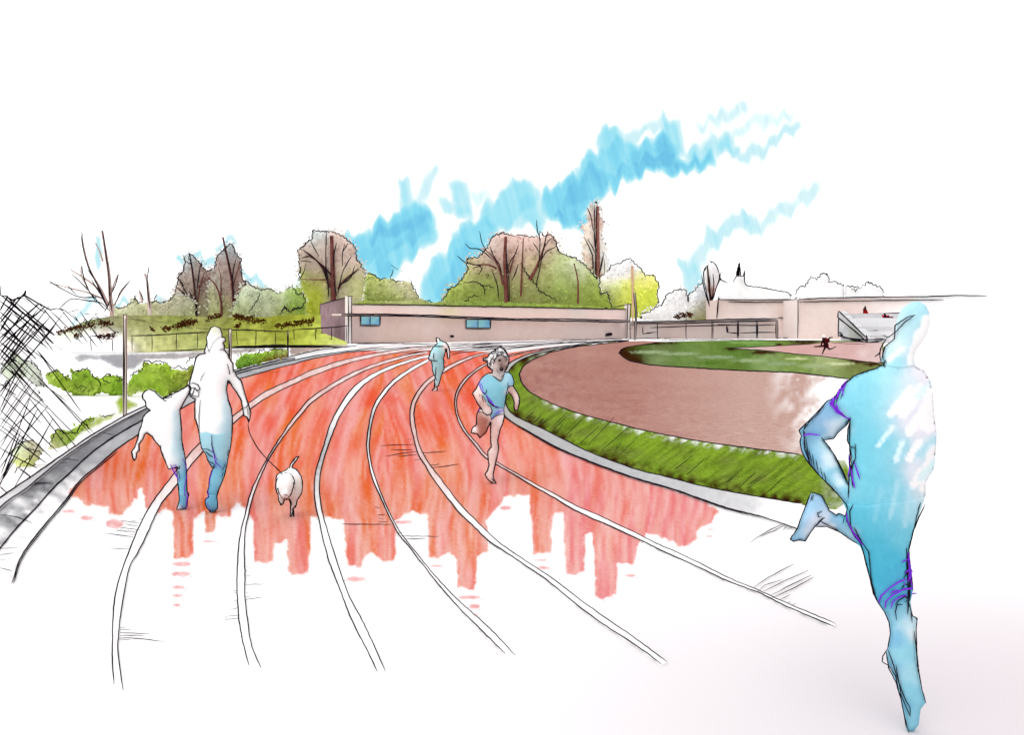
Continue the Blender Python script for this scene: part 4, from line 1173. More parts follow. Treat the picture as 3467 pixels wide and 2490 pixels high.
E2 = [([pl126(x, y) for x, y in wob(resample(cD((615, 640), (800, 630), (1200, 622), (1500, 620), (1700, 612), (1915, 615)), 20), .6)], 3.2), ([pl126(x, y) for x, y in wob(resample(cD((620, 657), (900, 653), (1200, 648), (1620, 643)), 20), .6)], 2.8),
      ([pl133(x, y) for x, y in wob(resample(cD((68, 640), (300, 643), (608, 640)), 20), .6)], 3), ([pl133(x, y) for x, y in wob(resample(cD((135, 658), (400, 660), (600, 656)), 20), .6)], 2.6), ([pl126(*p) for p in cD((614, 640), (615, 780), (612, 908))], 3.2), ([pl133(*p) for p in cD((65, 640), (60, 700), (55, 770))], 5),
      ([pl133(*p) for p in cD((478, 766), (540, 764), (602, 766))], 3), ([pl133(*p) for p in cD((478, 770), (540, 771), (598, 770))], 2.4)]
ink("edge_line", E2, 3, st)

# low covered walkway with glazed screens between pavilion and stand
wk = thing("covered_walkway", "low covered walkway with glazed screens linking the pavilion and grandstand", "walkway", G(2380, 1148))
block("rear_wall", 2137, 2634, 1090, 1082, 1148, 128.4, .3, rgb(236, 220, 214), wk, pk([(2160, 1110, 30, rgb(226, 206, 198)), (2200, 1135, 30, rgb(242, 232, 228)), (2260, 1120, 40, rgb(228, 208, 200)), (2340, 1125, 40, rgb(230, 212, 206)), (2440, 1130, 40, rgb(234, 218, 210)), (2480, 1100, 30, rgb(226, 210, 204)), (2560, 1125, 30, rgb(240, 230, 224)), (2600, 1110, 30, rgb(230, 212, 204))]))
solid("rear_block", 2137, 2634, 1091, 1083, 1148, 128.45, .5, rgb(230, 214, 208), wk)
a_ = [W(2134, 1095, 127), W(2632, 1087, 127), W(2632, 1080, 127), W(2134, 1088, 127)]
boxm("walkway_roof", a_, (0, 1.35, 0), marker(1, .05), wk, rgb(214, 202, 200))
pw = vplane(126.8)
wl = [([pw(x, y) for x, y in wob(resample([(2134, 1089), (2300, 1089), (2450, 1082), (2634, 1079)], 16), .6)], 3.4), ([pw(x, y) for x, y in wob(resample([(2134, 1096), (2300, 1096), (2450, 1090), (2632, 1086)], 16), .6)], 3.4)]
ink("edge_line", wl, 3, wk)
for x, ww in ((2226, 4), (2323, 4), (2410, 3), (2414, 3), (2496, 2.6), (2500, 2.6), (2561, 3), (2565, 3), (2628, 5), (2633, 4)):
    ink("walkway_post", [([pw(x, 1149), pw(x + random.uniform(-1, 1), 1115), pw(x, 1086 if x > 2400 else 1094)], ww)], 3, wk)
sc_ = [cC((1400, 1187), (1460, 1185), (1700, 1175), (2094, 1165)), cC((1340, 1180), (1342, 1235), (1405, 1232)), cC((1370, 1228), (1450, 1222)), cC((1235, 1170), (1280, 1165)), cC((1232, 1192), (1252, 1192)), cC((2003, 1175), (2005, 1225), (2040, 1228), (2090, 1226)), cC((2088, 1150), (2086, 1255)),
       cD((60, 815), (300, 820), (460, 815)), cD((130, 822), (132, 868), (200, 878)), cD((210, 872), (340, 868), (460, 868)), cD((195, 795), (200, 895)), cD((205, 795), (205, 895)), cD((328, 795), (330, 900)), cD((336, 795), (336, 900)), cD((120, 822), (124, 870))]
ink("screen_rail", [([pw(x, y) for x, y in resample(l, 10)], 2.8) for l in sc_], 2.8, wk)

pole = thing("flag_pole", "thin bare double lined pole by the east corner of the pavilion", "pole", G(2150, 1152))
dp = F * EYE / (1153 - HY)
Vp, Fp = tube_geo([([W(2150, 1153, dp), W(2154, 1060, dp), W(2148, 992, dp)], [2.5 * dp / F] * 3)], 8)
link("shaft", Vp, Fp, marker(2, .05), pole, np.repeat(rgb(214, 200, 190)[None], len(Vp), 0))
ink("edge_line", [([W(2147, 1153, dp - .15), W(2151, 1060, dp - .15), W(2145, 992, dp - .15)], 3), ([W(2153, 1150, dp - .15), W(2157, 1060, dp - .15), W(2152, 990, dp - .15)], 3)], 3, pole)

# ---- bleacher
bl_t = thing("bleacher", "grey stepped concrete bleacher with a sloping side parapet", "bleacher", G(2900, 1160))
dF, dB = 95.0, 118.0


def blw(x, y):
    """Depth runs back with height along the flight of steps."""
    t = min(max((1150 - y) / 86.0, 0), 1)
    return W(x, y, dF + (dB - dF) * t)


gry = rgb(204, 204, 206)
nst = 6
for i in range(nst):
    t0, t1 = i / nst, (i + 1) / nst
    yb0 = 1150 - 86 * t0
    y_n = 1150 - 86 * t1
    xr = np.interp(i, [0, 5], [3010, 3066])
    d0 = dF + (dB - dF) * t0
    d1 = dF + (dB - dF) * t1
    zt = W(0, y_n, d1)[2]
    z0 = 0
    XA, XB = W(2936, 0, dF)[0] + .35, W(2838, 0, dB)[0] + .35
    X0, X0b = XA + (XB - XA) * t0, XA + (XB - XA) * t1
    X1 = W(xr, 0, d0)[0]
    V8 = [(X0, d0, z0), (X1, d0, z0), (X1, d0, zt), (X0, d0, zt), (X0b, d1 + .02, z0), (X1, d1 + .02, z0), (X1, d1 + .02, zt), (X0b, d1 + .02, zt)]
    link("step", V8, [(0, 1, 2, 3), (7, 6, 5, 4), (0, 4, 5, 1), (1, 5, 6, 2), (2, 6, 7, 3), (3, 7, 4, 0)], marker(.8, .08), bl_t, np.repeat(1.5 * (rgb(200, 200, 202) if i in (0, 2, 5) else rgb(218, 218, 220))[None], 8, 0))
par_s = cV((150, 440), (150, 960), (200, 910), (330, 970), (620, 1010), (790, 1090), (900, 1100))


def par_d(x, out=0.0):
    return np.interp(x, [2838, 2936], [dB, dF - .6]) - out


loop_side = cV((150, 450), (150, 900), (330, 960), (620, 1000), (900, 1095))
P2, T2, l2 = fill([loop_side], 4)
f = blobs([(2845, 1100, 12, rgb(214, 214, 214)), (2858, 1120, 14, rgb(192, 192, 196)), (2880, 1130, 16, rgb(206, 206, 208)), (2910, 1148, 16, rgb(190, 190, 194))], 8, 9, .14)
link("side_wall", [W(x, y, par_d(x)) for x, y in P2], T2, marker(.8, .08), bl_t, rich(f, 1.4)(P2, edge_dist(P2, l2)))
cop = cV((150, 258), (880, 955), (895, 1085), (135, 425))
P2, T2, l2 = fill([cop], 5)
n0 = len(P2)
Vq = [W(x, y, par_d(x, .12)) for x, y in P2] + [(lambda q: (q[0] + .9, q[1], q[2]))(W(x, y, par_d(x, .12))) for x, y in P2]
m_b = sum(len(l) for l in l2)
link("parapet", Vq, [tuple(t) for t in T2] + [tuple(t[::-1] + n0) for t in T2] + [(i, (i + 1) % m_b, (i + 1) % m_b + n0, i + n0) for i in range(m_b)], marker(.8, .06), bl_t, np.repeat(1.4 * rgb(206, 206, 208)[None], len(Vq), 0))
sl = [(cV((150, 258), (500, 590), (760, 850), (880, 955)), 3.6), (cV((130, 430), (500, 720), (760, 940), (895, 1085)), 3.6), (cV((140, 270), (128, 420), (155, 450), (145, 700), (140, 950)), 3.6), (cV((880, 890), (895, 960), (905, 1095)), 4.4), (cV((140, 900), (330, 965), (620, 1000), (800, 1012), (1000, 1015), (1370, 992)), 3.4), (cV((200, 920), (430, 985), (640, 1060), (860, 1115)), 3.6), (cV((620, 1010), (790, 1085), (920, 1095)), 3.4), (cV((920, 1080), (1060, 1070), (1220, 1080)), 3), (cV((130, 820), (200, 840), (255, 890), (170, 905)), 4)]
ink("edge_line", [([W(x, y, par_d(min(x, 2936), .3)) for x, y in resample(l, 6)], ww) for l, ww in sl], 3, bl_t)
st2 = [cV((255, 342), (500, 352), (780, 345), (1100, 345), (1600, 325), (1890, 308)), cV((300, 366), (385, 368)), cV((370, 445), (535, 455)), cV((490, 527), (620, 540), (755, 546)), cV((590, 645), (650, 660), (855, 655)), cV((700, 755), (840, 740)), cV((750, 805), (950, 800), (1135, 780)), cV((890, 940), (1080, 930), (1330, 905)), cV((920, 1080), (1100, 1060), (1330, 1025))]
for l in st2:
    ink("step_edge", [([(lambda q: (q[0], q[1] - .5, q[2]))(blw(x, y - 1)) for x, y in resample(l, 8)], 2.6)], 2.6, bl_t)

# ================================================================== TREES AND SHRUBS
def crown_leaves(body, g, size, paint, n, rnd):
    lo, hi = body.lo, body.hi
    out = []
    while len(out) < n:
        Q = np.stack([RNG.uniform(lo[0], hi[0], 4 * n), RNG.uniform(lo[1], hi[1], 4 * n)], 1)
        Q = Q[inside(Q, body.loops)]
        if not len(Q):
            break
        out += [tuple(q) for q in Q[:n - len(out)]]
    P = np.array(out); D = edge_dist(P, body.loops)
    c = paint(P, D)
    return leafset(out, size, c, lambda x, y: body.front(x, y, .02), 1, rnd)


def tree(name, lab, cat, d, base, crown=None, paint=None, trunks=(), twigs=(), outline=None, k=.42, group=None, leaf=(7, 500), g=9, bark=(112, 72, 66), closed=False, amp=4.5, base_y=None, extra=(), gain=2.5, shift=()):
    """crown: survey outline; trunks: (points, w0, w1); twigs: pen-drawn boughs."""
    z0 = 0.0
    if group is None:
        group = 'unpainted trees beyond the grandstand' if lab.startswith('white pencil') else 'shrubs and hedges around the track' if cat == 'shrub' else 'trees behind the grass bank and pavilion'
    t = thing(name, lab, cat, (W(base, 0, d)[0], d, z0), group)
    rnd = random.Random(hash(lab) % 1000 if False else sum(map(ord, lab)))
    if crown:
        lp = jag(crown, 9, amp, rnd, True)
        b = Body([lp], d, k, None, (), shift)
        mx_t = float(np.sqrt(b.ph.max()) * k * d / F)
        b.d = d + mx_t + .3
        paint = rich(paint, np.array([.94, 1, .98]) * gain)
        o = b.mesh("crown", paint, marker(1.1, .16), t, g)
        if leaf:
            V, Fc, C = crown_leaves(b, g, leaf[0], paint, int(leaf[1] * .6), rnd)
            rim = [] if gain < 2.2 else [p for p in resample(lp, 6, True) if p[1] < max(q[1] for q in lp) - 30]
            if rim:
              ro = [(p[0] + rnd.gauss(0, 6), p[1] + rnd.gauss(-2, 6)) for p in rim for _ in (0, 1)]
              rc = paint(np.array(ro), np.full(len(ro), 20.)) * .55 + PAPER * .45
              V2, F2, C2 = leafset(ro, leaf[0] * .8, np.minimum(rc, .86), lambda x, y: W(x, y, b.d + .1), 1, rnd)
              Fc += [tuple(i + len(V) for i in f_) for f_ in F2]; V += V2; C = np.vstack([C, C2])
            link("foliage", V, Fc, marker(1.1, .1), o, C)
    if trunks:
        L_ = []
        for pts, w0, w1 in trunks:
            q = catmull(pts, 12) if len(pts) > 2 else resample(pts, 12)
            n = len(q)
            P3 = [W(x, y, d) for x, y in q]
            R3 = [(w0 + (w1 - w0) * i / (n - 1)) * .5 * d / F for i in range(n)]
            L_.append((P3, R3))
        # the first trunk goes down to the ground
        P3, R3 = L_[0]
        L_[0] = ([(P3[0][0], d, z0)] + P3, [R3[0]] + R3)
        for (pts, w0, w1), one in zip(trunks, L_):
            V, Fc = tube_geo([one], 7)
            cc = np.array([np.minimum(rgb(*bark) * 1.5 * (.85 + .4 * vnoise(np.array([v[2] * 1.3]), np.array([v[0] * 3]), 2)[0]), .86) for v in V])
            link("trunk" if w0 >= 9 or pts is trunks[0][0] else "limb", V, Fc, marker(1.3, .2), t, cc, True)
    ln = [([W(x, y, d - .25) for x, y in wob(catmull(l, 9) if len(l) > 2 else resample(l, 9), .6)], 3.0) for l in twigs]
    if outline is not None:
        for l in outline:
            ln.append(([W(x, y, d - .2) for x, y in jag(l, 8, amp, rnd)], 3.0))
    for l in extra:
        ln.append(([W(x, y, d - .2) for x, y in l], 2.8))
    if ln:
        ink("ink_edge", ln, 3, t)
    return t


brn, brn2, gry2 = rgb(158, 134, 126), rgb(142, 116, 108), rgb(146, 138, 128)
grn, grn2, ylw, olv = rgb(138, 150, 84), rgb(112, 130, 62), rgb(196, 204, 82), rgb(130, 138, 52)
G1 = "trees behind the grass bank"

tree("bare_tree", "sparse leafless tree with long splayed limbs rising above the chain link mesh", "tree", 118, 372, None, None,
     [(cA((880, 840), (868, 700), (858, 540), (835, 380), (805, 190)), 15, 7), (cA((855, 780), (800, 660), (710, 500), (665, 340), (645, 230)), 9, 3), (cA((850, 770), (760, 640), (660, 560), (560, 500)), 8, 4), (cA((840, 740), (700, 680), (540, 640), (390, 600)), 7, 3), (cA((810, 430), (780, 340), (752, 285)), 7, 3), (cA((870, 700), (900, 600), (930, 530)), 6, 3), (cA((690, 640), (640, 540), (640, 470)), 6, 3), (cA((890, 790), (960, 670), (1020, 590)), 5, 2)],
     [cA((645, 195), (650, 300), (690, 460), (780, 650), (850, 800)), cA((808, 190), (835, 380), (855, 540), (866, 740)), cA((385, 585), (520, 665), (640, 715), (790, 710)), cA((530, 620), (610, 700)), cA((565, 530), (680, 640), (720, 690), (760, 760)), cA((645, 465), (660, 560), (710, 680)), cA((690, 490), (770, 620), (830, 760)), cA((720, 575), (790, 690), (860, 820)),
      cA((935, 535), (900, 640), (868, 700)), cA((1030, 578), (950, 670), (905, 780)), cA((470, 800), (560, 730), (680, 740), (800, 760), (850, 810)), cA((870, 730), (850, 780), (820, 830)), cA((866, 720), (875, 780), (885, 830)), cA((715, 680), (780, 760), (840, 820))],
     bark=(178, 152, 144), group=None)
tree("bare_tree", "small leafless tree like a single upright twig above a low bush", "tree", 120, 505, None, None,
     [(cA((1178, 800), (1160, 600), (1140, 530)), 13, 7), (cA((1120, 750), (1095, 660)), 9, 5)], [cA((1175, 465), (1160, 570), (1165, 680), (1182, 800)), cA((1105, 670), (1132, 740)), cA((1235, 690), (1210, 745))], bark=(196, 176, 168))
tree("shrub", "grey green low bush at the foot of the small twig like tree", "shrub", 124, 500, cA((880, 860), (900, 800), (960, 800), (1010, 775), (1065, 712), (1090, 760), (1170, 765), (1230, 742), (1260, 765), (1330, 740), (1372, 700), (1450, 700), (1540, 760), (1540, 900), (1200, 900), (900, 900)),
     feather(blobs([(450, 1050, 50, rgb(176, 172, 150)), (560, 1035, 50, rgb(160, 150, 136)), (620, 1030, 40, rgb(136, 130, 118)), (480, 1075, 60, rgb(150, 150, 100)), (610, 1075, 60, rgb(138, 142, 90))], 14, 24, .14, 4), 2),
     outline=[cA((905, 790), (960, 800), (1010, 775), (1060, 745)), cA((1060, 745), (1062, 705), (1072, 740), (1090, 760), (1130, 750)), cA((1170, 755), (1230, 742), (1260, 765), (1330, 740), (1372, 700))], amp=3.4, k=.35)
tree("broadleaf_tree", "grey brown tree with a low forked trunk and ragged peaked crown", "tree", 128, 662, cA((1350, 790), (1375, 690), (1398, 610), (1402, 550), (1448, 500), (1458, 430), (1445, 390), (1492, 362), (1535, 405), (1585, 455), (1625, 512), (1700, 500), (1720, 700), (1710, 900), (1540, 910), (1370, 900)),
     feather(blobs([(620, 885, 30, rgb(150, 158, 162)), (640, 930, 40, rgb(140, 124, 118)), (700, 960, 40, rgb(134, 112, 106)), (660, 1000, 50, rgb(124, 106, 98)), (610, 1010, 40, rgb(158, 142, 130)), (690, 1040, 40, rgb(142, 134, 102)), (640, 1070, 40, rgb(130, 128, 84))], 12, 20, .16, 4), 2),
     [(cA((1550, 870), (1535, 720), (1525, 600), (1500, 420)), 9, 3), (cA((1545, 820), (1575, 640), (1610, 520)), 6, 3), (cA((1540, 820), (1500, 730), (1400, 640)), 6, 3), (cA((1560, 640), (1620, 570), (1680, 590)), 5, 2)],
     [cA((1550, 880), (1540, 700), (1525, 560), (1497, 370)), cA((1535, 800), (1480, 700), (1400, 560)), cA((1370, 695), (1430, 680), (1500, 740), (1545, 850)), cA((1555, 640), (1570, 510), (1592, 425)), cA((1490, 660), (1530, 760)), cA((1400, 640), (1455, 690)), cA((1415, 570), (1445, 625))],
     outline=[cA((1372, 700), (1398, 610), (1402, 550), (1448, 500), (1458, 430), (1445, 388)), cA((1455, 430), (1500, 455), (1490, 365), (1535, 405), (1585, 455), (1625, 512), (1690, 488))], bark=(104, 62, 56), amp=3.4)
tree("broadleaf_tree", "tall grey brown tree with a pointed tip above a thick dark trunk", "tree", 126, 790, cA((1640, 900), (1650, 620), (1692, 490), (1710, 390), (1780, 322), (1810, 295), (1842, 312), (1855, 362), (1895, 410), (1900, 480), (1905, 560), (1940, 610), (2010, 650), (2060, 760), (2060, 890), (1850, 905)),
     feather(blobs([(775, 850, 30, rgb(140, 146, 150)), (770, 900, 40, rgb(132, 112, 106)), (800, 950, 40, rgb(140, 116, 110)), (740, 960, 30, rgb(138, 130, 120)), (720, 1020, 40, rgb(148, 146, 112)), (790, 1010, 50, rgb(120, 96, 90)), (850, 1010, 40, rgb(148, 130, 118)), (760, 1070, 50, rgb(134, 136, 82)), (860, 1060, 40, rgb(126, 130, 80))], 12, 20, .16, 6), 2),
     [(cA((1842, 900), (1838, 740), (1825, 580), (1790, 400), (1755, 240)), 11, 6), (cA((1745, 860), (1740, 740), (1700, 620), (1640, 560)), 9, 4), (cA((1740, 700), (1740, 560), (1720, 480)), 5, 2), (cA((1830, 640), (1880, 480), (1890, 430)), 5, 2), (cA((1845, 720), (1890, 640), (1960, 600)), 4, 2)],
     [cA((1848, 905), (1840, 740), (1828, 580), (1790, 390)), cA((1830, 600), (1835, 520), (1858, 415)), cA((1760, 330), (1790, 390), (1800, 450))],
     outline=[cA((1690, 490), (1710, 390), (1780, 322), (1810, 295), (1842, 312), (1855, 362), (1895, 410), (1900, 480), (1905, 560), (1940, 610), (2000, 640), (2090, 655))], bark=(96, 54, 50), amp=3.2)
tree("shrub", "grey green rounded bush between the pointed tree and the round crowned tree", "shrub", 124, 880, cB((-60, 900), (20, 700), (60, 610), (180, 645), (260, 650), (340, 685), (410, 645), (500, 640), (545, 740), (535, 900), (240, 925)),
     feather(blobs([(850, 990, 40, rgb(168, 170, 150)), (880, 1010, 40, rgb(134, 140, 112)), (940, 1000, 40, rgb(150, 156, 124)), (1000, 1000, 30, rgb(130, 146, 78)), (1010, 1040, 40, rgb(112, 138, 62)), (900, 1050, 50, rgb(140, 140, 112)), (840, 1060, 40, rgb(128, 132, 92)), (980, 1080, 40, rgb(134, 138, 48))], 14, 22, .16, 5), 2),
     outline=[cB((40, 570), (90, 600), (140, 635), (200, 655)), cB((195, 660), (260, 645), (340, 685)), cB((185, 685), (150, 760), (95, 835)), cB((400, 650), (440, 625), (480, 690), (525, 685), (545, 740), (520, 790), (440, 810), (430, 835), (385, 785), (350, 850)), cB((70, 870), (140, 860), (180, 905), (250, 930)), cB((330, 870), (345, 880), (340, 905))], amp=3.6, k=.4)
tree("round_tree", "large round topped brown tree with fanned boughs beside the pavilion end wall", "tree", 134, 1125, cB((480, 870), (505, 640), (500, 500), (492, 400), (488, 345), (535, 300), (600, 245), (600, 190), (680, 192), (760, 196), (840, 230), (905, 288), (940, 332), (948, 420), (980, 440), (1010, 520), (1000, 720), (900, 780), (690, 870)),
     feather(blobs([(1070, 800, 30, rgb(156, 160, 160)), (1100, 860, 50, rgb(166, 146, 138)), (1180, 860, 50, rgb(178, 156, 148)), (1060, 880, 40, rgb(150, 134, 124)), (1200, 900, 40, rgb(170, 152, 140)), (1050, 940, 40, rgb(146, 128, 108)), (1020, 960, 30, rgb(126, 146, 40)), (1070, 980, 40, rgb(150, 158, 44)), (1130, 960, 40, rgb(152, 130, 116)), (1190, 960, 40, rgb(166, 170, 112)), (1060, 1010, 40, rgb(136, 140, 44)), (1150, 1000, 40, rgb(160, 150, 130))], 14, 22, .14, 7), 2),
     [(cB((765, 720), (760, 500), (750, 230)), 19, 12), (cB((740, 640), (700, 520), (610, 400), (540, 350)), 7, 3), (cB((800, 650), (850, 580), (960, 490)), 8, 3), (cB((760, 560), (700, 480), (590, 400), (520, 405)), 6, 2), (cB((740, 575), (600, 575), (500, 570)), 6, 2)],
     [cB((730, 720), (720, 600), (690, 480), (600, 400), (525, 340)), cB((720, 590), (705, 420), (710, 195)), cB((790, 705), (765, 540), (770, 380), (790, 285)), cB((800, 690), (830, 540), (870, 450), (908, 390)), cB((815, 620), (900, 560), (935, 460)), cB((820, 615), (910, 540), (975, 490)), cB((838, 470), (835, 380), (855, 290)), cB((845, 350), (880, 285)), cB((650, 390), (620, 340), (585, 265)), cB((510, 410), (560, 390), (610, 405), (755, 545)), cB((505, 430), (560, 430), (590, 440)), cB((545, 460), (530, 520), (495, 580)), cB((675, 480), (700, 540), (720, 600))],
     outline=[cB((490, 585), (500, 500), (492, 400), (488, 345), (535, 300), (600, 245), (600, 190), (680, 192), (760, 196), (840, 230), (905, 288), (940, 332), (948, 420), (980, 440), (982, 475), (1025, 505))], bark=(104, 62, 58), amp=3.6)
tree("shrub", "yellow green hedge like bush above the pavilion roof near its west end", "shrub", 146, 1290, cB((960, 800), (1000, 720), (1010, 600), (1030, 515), (1080, 535), (1130, 578), (1210, 565), (1290, 600), (1330, 585), (1385, 600), (1395, 640), (1440, 720), (1540, 770), (1540, 830), (1000, 830)),
     feather(blobs([(1250, 940, 30, rgb(172, 180, 104)), (1300, 960, 40, rgb(178, 178, 124)), (1350, 970, 30, rgb(206, 196, 176)), (1270, 1000, 40, rgb(150, 158, 90)), (1340, 1000, 40, rgb(176, 182, 104)), (1400, 1000, 30, rgb(204, 192, 172)), (1300, 1030, 60, rgb(124, 138, 66)), (1400, 1030, 40, rgb(150, 152, 100))], 12, 20, .16, 8), 2),
     outline=[cB((1025, 505), (1010, 570), (1005, 620), (985, 690), (980, 735), (945, 715)), cB((1030, 515), (1080, 535), (1130, 578), (1180, 560)), cB((1210, 570), (1235, 490)), cB((1215, 570), (1260, 590), (1320, 585)), cB((1375, 580), (1390, 625), (1440, 720)), cB((1470, 745), (1520, 740), (1555, 770))], extra=[cB((1218, 460), (1275, 497)), cB((1292, 505), (1318, 507)), cB((1355, 570), (1378, 578))], amp=3, k=.35, gain=2.0)
tree("broadleaf_tree", "broad brown and green tree mass rising behind the middle of the pavilion", "tree", 152, 1715, cC((-260, 1060), (-240, 980), (-200, 920), (-195, 885), (-120, 850), (-80, 800), (-42, 740), (-40, 640), (50, 630), (95, 580), (130, 530), (158, 462), (240, 442), (340, 465), (450, 468), (520, 475), (600, 452), (645, 470), (680, 590), (722, 616), (800, 632), (880, 690), (930, 750), (985, 805), (1005, 860), (1012, 925), (1060, 915), (1095, 1020), (1080, 1060)),
     feather(blobs([(1560, 970, 50, rgb(130, 138, 74)), (1600, 910, 40, rgb(150, 138, 104)), (1640, 870, 40, rgb(152, 130, 116)), (1660, 820, 40, rgb(164, 146, 142)), (1720, 830, 50, rgb(170, 142, 134)), (1790, 830, 50, rgb(180, 152, 146)), (1860, 830, 40, rgb(168, 142, 134)), (1740, 900, 50, rgb(164, 136, 124)), (1820, 900, 50, rgb(162, 152, 112)), (1900, 890, 40, rgb(160, 166, 120)), (1960, 910, 40, rgb(176, 176, 152)), (1990, 960, 40, rgb(140, 150, 84)), (1900, 970, 60, rgb(132, 146, 80)), (1780, 980, 60, rgb(150, 146, 104)), (1650, 1000, 60, rgb(128, 138, 70)), (1800, 1030, 80, rgb(120, 134, 64)), (2000, 1030, 60, rgb(122, 134, 60)), (1560, 1030, 60, rgb(120, 130, 60))], 16, 24, .16, 9), 2),
     [(cC((270, 1030), (262, 800), (255, 640), (262, 470)), 17, 10), (cC((240, 850), (210, 720), (150, 620), (80, 560)), 8, 3), (cC((450, 810), (500, 720), (540, 620), (575, 520)), 13, 5), (cC((190, 720), (120, 690), (0, 692)), 7, 3), (cC((380, 940), (390, 720), (400, 480)), 7, 4), (cC((830, 1000), (830, 820), (800, 680)), 7, 4), (cC((290, 760), (320, 650), (360, 540)), 6, 2)],
     [cC((268, 1025), (270, 800), (265, 520)), cC((288, 1020), (288, 840), (275, 660)), cC((205, 960), (195, 850), (150, 730)), cC((-60, 520), (-20, 560), (60, 570), (165, 655)), cC((55, 425), (75, 520), (110, 580)), cC((-120, 620), (-60, 670), (20, 690), (85, 700)), cC((230, 780), (215, 700), (165, 620), (135, 540)), cC((285, 700), (310, 640), (340, 600), (362, 530)), cC((505, 335), (510, 420), (530, 500), (520, 720)), cC((500, 855), (530, 720), (560, 560), (592, 425)), cC((540, 660), (580, 590), (655, 550)), cC((530, 600), (500, 550), (475, 515)), cC((575, 545), (600, 500), (645, 470)), cC((0, 715), (60, 705), (75, 720), (45, 770)), cC((310, 815), (340, 750), (358, 685)), cC((532, 420), (530, 460)), cC((100, 775), (115, 762), (125, 775), (108, 800))],
     outline=[cC((-250, 985), (-200, 920), (-195, 885), (-120, 850), (-80, 800), (-42, 740), (-40, 640), (50, 630), (95, 580), (130, 530), (158, 462), (240, 442), (340, 465)), cC((345, 450), (450, 468), (520, 475)), cC((530, 430), (570, 465), (600, 452), (632, 455), (680, 590), (722, 616), (800, 632), (880, 690), (930, 750), (985, 805)), cC((380, 672), (410, 740), (450, 790), (500, 850), (530, 900), (600, 940), (670, 972)), cC((-75, 835), (20, 820), (70, 850), (100, 890), (90, 940)), cC((60, 850), (130, 855), (175, 880)), cC((-80, 1000), (-10, 940), (30, 930), (50, 945))], bark=(112, 66, 60), amp=4, leaf=(8, 900), g=10)
tree("shrub", "low dark olive hedge running along behind the pavilion roof line", "shrub", 144, 1600, cB((905, 860), (900, 745), (980, 735), (1100, 745), (1300, 740), (1430, 735), (1480, 742), (1560, 760), (1650, 735), (1800, 750), (2000, 745), (2200, 760), (2500, 765), (2900, 790), (2960, 830), (2960, 900)),
     blobs([(1220, 1030, 50, rgb(136, 144, 74)), (1400, 1026, 60, rgb(150, 152, 98)), (1500, 1030, 50, rgb(120, 132, 66)), (1700, 1030, 70, rgb(112, 126, 58)), (1900, 1036, 70, rgb(122, 136, 62)), (2040, 1040, 50, rgb(128, 140, 68))], 12, 20, .2, 31), amp=3, k=.3, leaf=(6, 500), gain=2.0)
tree("poplar_tree", "tall slender brown poplar towering over the other trees", "tree", 158, 2015, cC((890, 800), (868, 620), (865, 520), (880, 440), (850, 390), (905, 360), (905, 260), (945, 215), (975, 185), (1000, 240), (1005, 310), (1045, 350), (1020, 400), (1010, 480), (1050, 520), (1050, 620), (1080, 660), (1040, 800), (960, 830)),
     feather(blobs([(1985, 720, 30, rgb(176, 158, 150)), (2015, 740, 24, rgb(176, 150, 144)), (2010, 700, 24, rgb(150, 150, 150)), (1995, 800, 30, rgb(202, 180, 172)), (2030, 830, 24, rgb(210, 190, 184)), (1985, 860, 24, rgb(204, 180, 174)), (1985, 900, 30, rgb(186, 162, 154)), (2040, 880, 24, rgb(206, 192, 186))], 14, 16, .16, 8), 2),
     [(cC((985, 810), (990, 600), (985, 400), (985, 230)), 13, 10)],
     [cC((962, 225), (958, 420), (965, 560)), cC((980, 230), (972, 400), (968, 780)), cC((950, 420), (930, 300), (900, 238)), cC((945, 620), (950, 700), (950, 800)), cC((878, 470), (930, 580), (945, 640), (950, 790)), cC((905, 490), (940, 540), (962, 600)), cC((968, 620), (970, 740), (975, 830)), cC((1032, 598), (1010, 700), (998, 770))], bark=(140, 90, 82), amp=5, leaf=(7, 260), k=.5)
tree("round_tree", "bright yellow green round tree at the east end of the pavilion", "tree", 146, 2140, cC((985, 1110), (1095, 1050), (1090, 1015), (1065, 912), (1012, 922), (1005, 880), (998, 800), (1050, 760), (1092, 695), (1160, 682), (1200, 652), (1240, 640), (1330, 728), (1360, 775), (1425, 770), (1468, 842), (1450, 940), (1468, 985), (1440, 1030), (1420, 1110)),
     feather(blobs([(2070, 900, 40, PAPER), (2130, 900, 40, rgb(250, 250, 244)), (2060, 960, 40, rgb(214, 216, 188)), (2090, 990, 40, rgb(196, 200, 106)), (2150, 960, 40, rgb(224, 230, 120)), (2190, 940, 30, rgb(230, 236, 140)), (2180, 1000, 40, rgb(206, 212, 72)), (2130, 1010, 40, rgb(204, 206, 84)), (2070, 1030, 40, rgb(136, 150, 70)), (2190, 1040, 30, rgb(200, 206, 92)), (2140, 880, 12, rgb(214, 190, 184))], 14, 20, .1, 11), 2),
     [(cC((1262, 1100), (1262, 900), (1258, 700)), 6, 9)], (),
     outline=[cC((1040, 770), (1030, 770), (1000, 785), (998, 860), (1012, 925), (1060, 908), (1078, 950), (1095, 1030)), cC((1060, 755), (1092, 695), (1160, 682), (1200, 652), (1240, 640), (1330, 728), (1360, 775), (1425, 770), (1468, 842), (1450, 940), (1468, 985), (1440, 1030))], extra=[cC((1000, 770), (1018, 700), (1033, 622), (1040, 700), (1040, 760)), cC((1070, 740), (1085, 690)), cC((1045, 968), (1075, 985))], bark=(206, 170, 140), amp=3.6, leaf=(7, 500), gain=1.9)
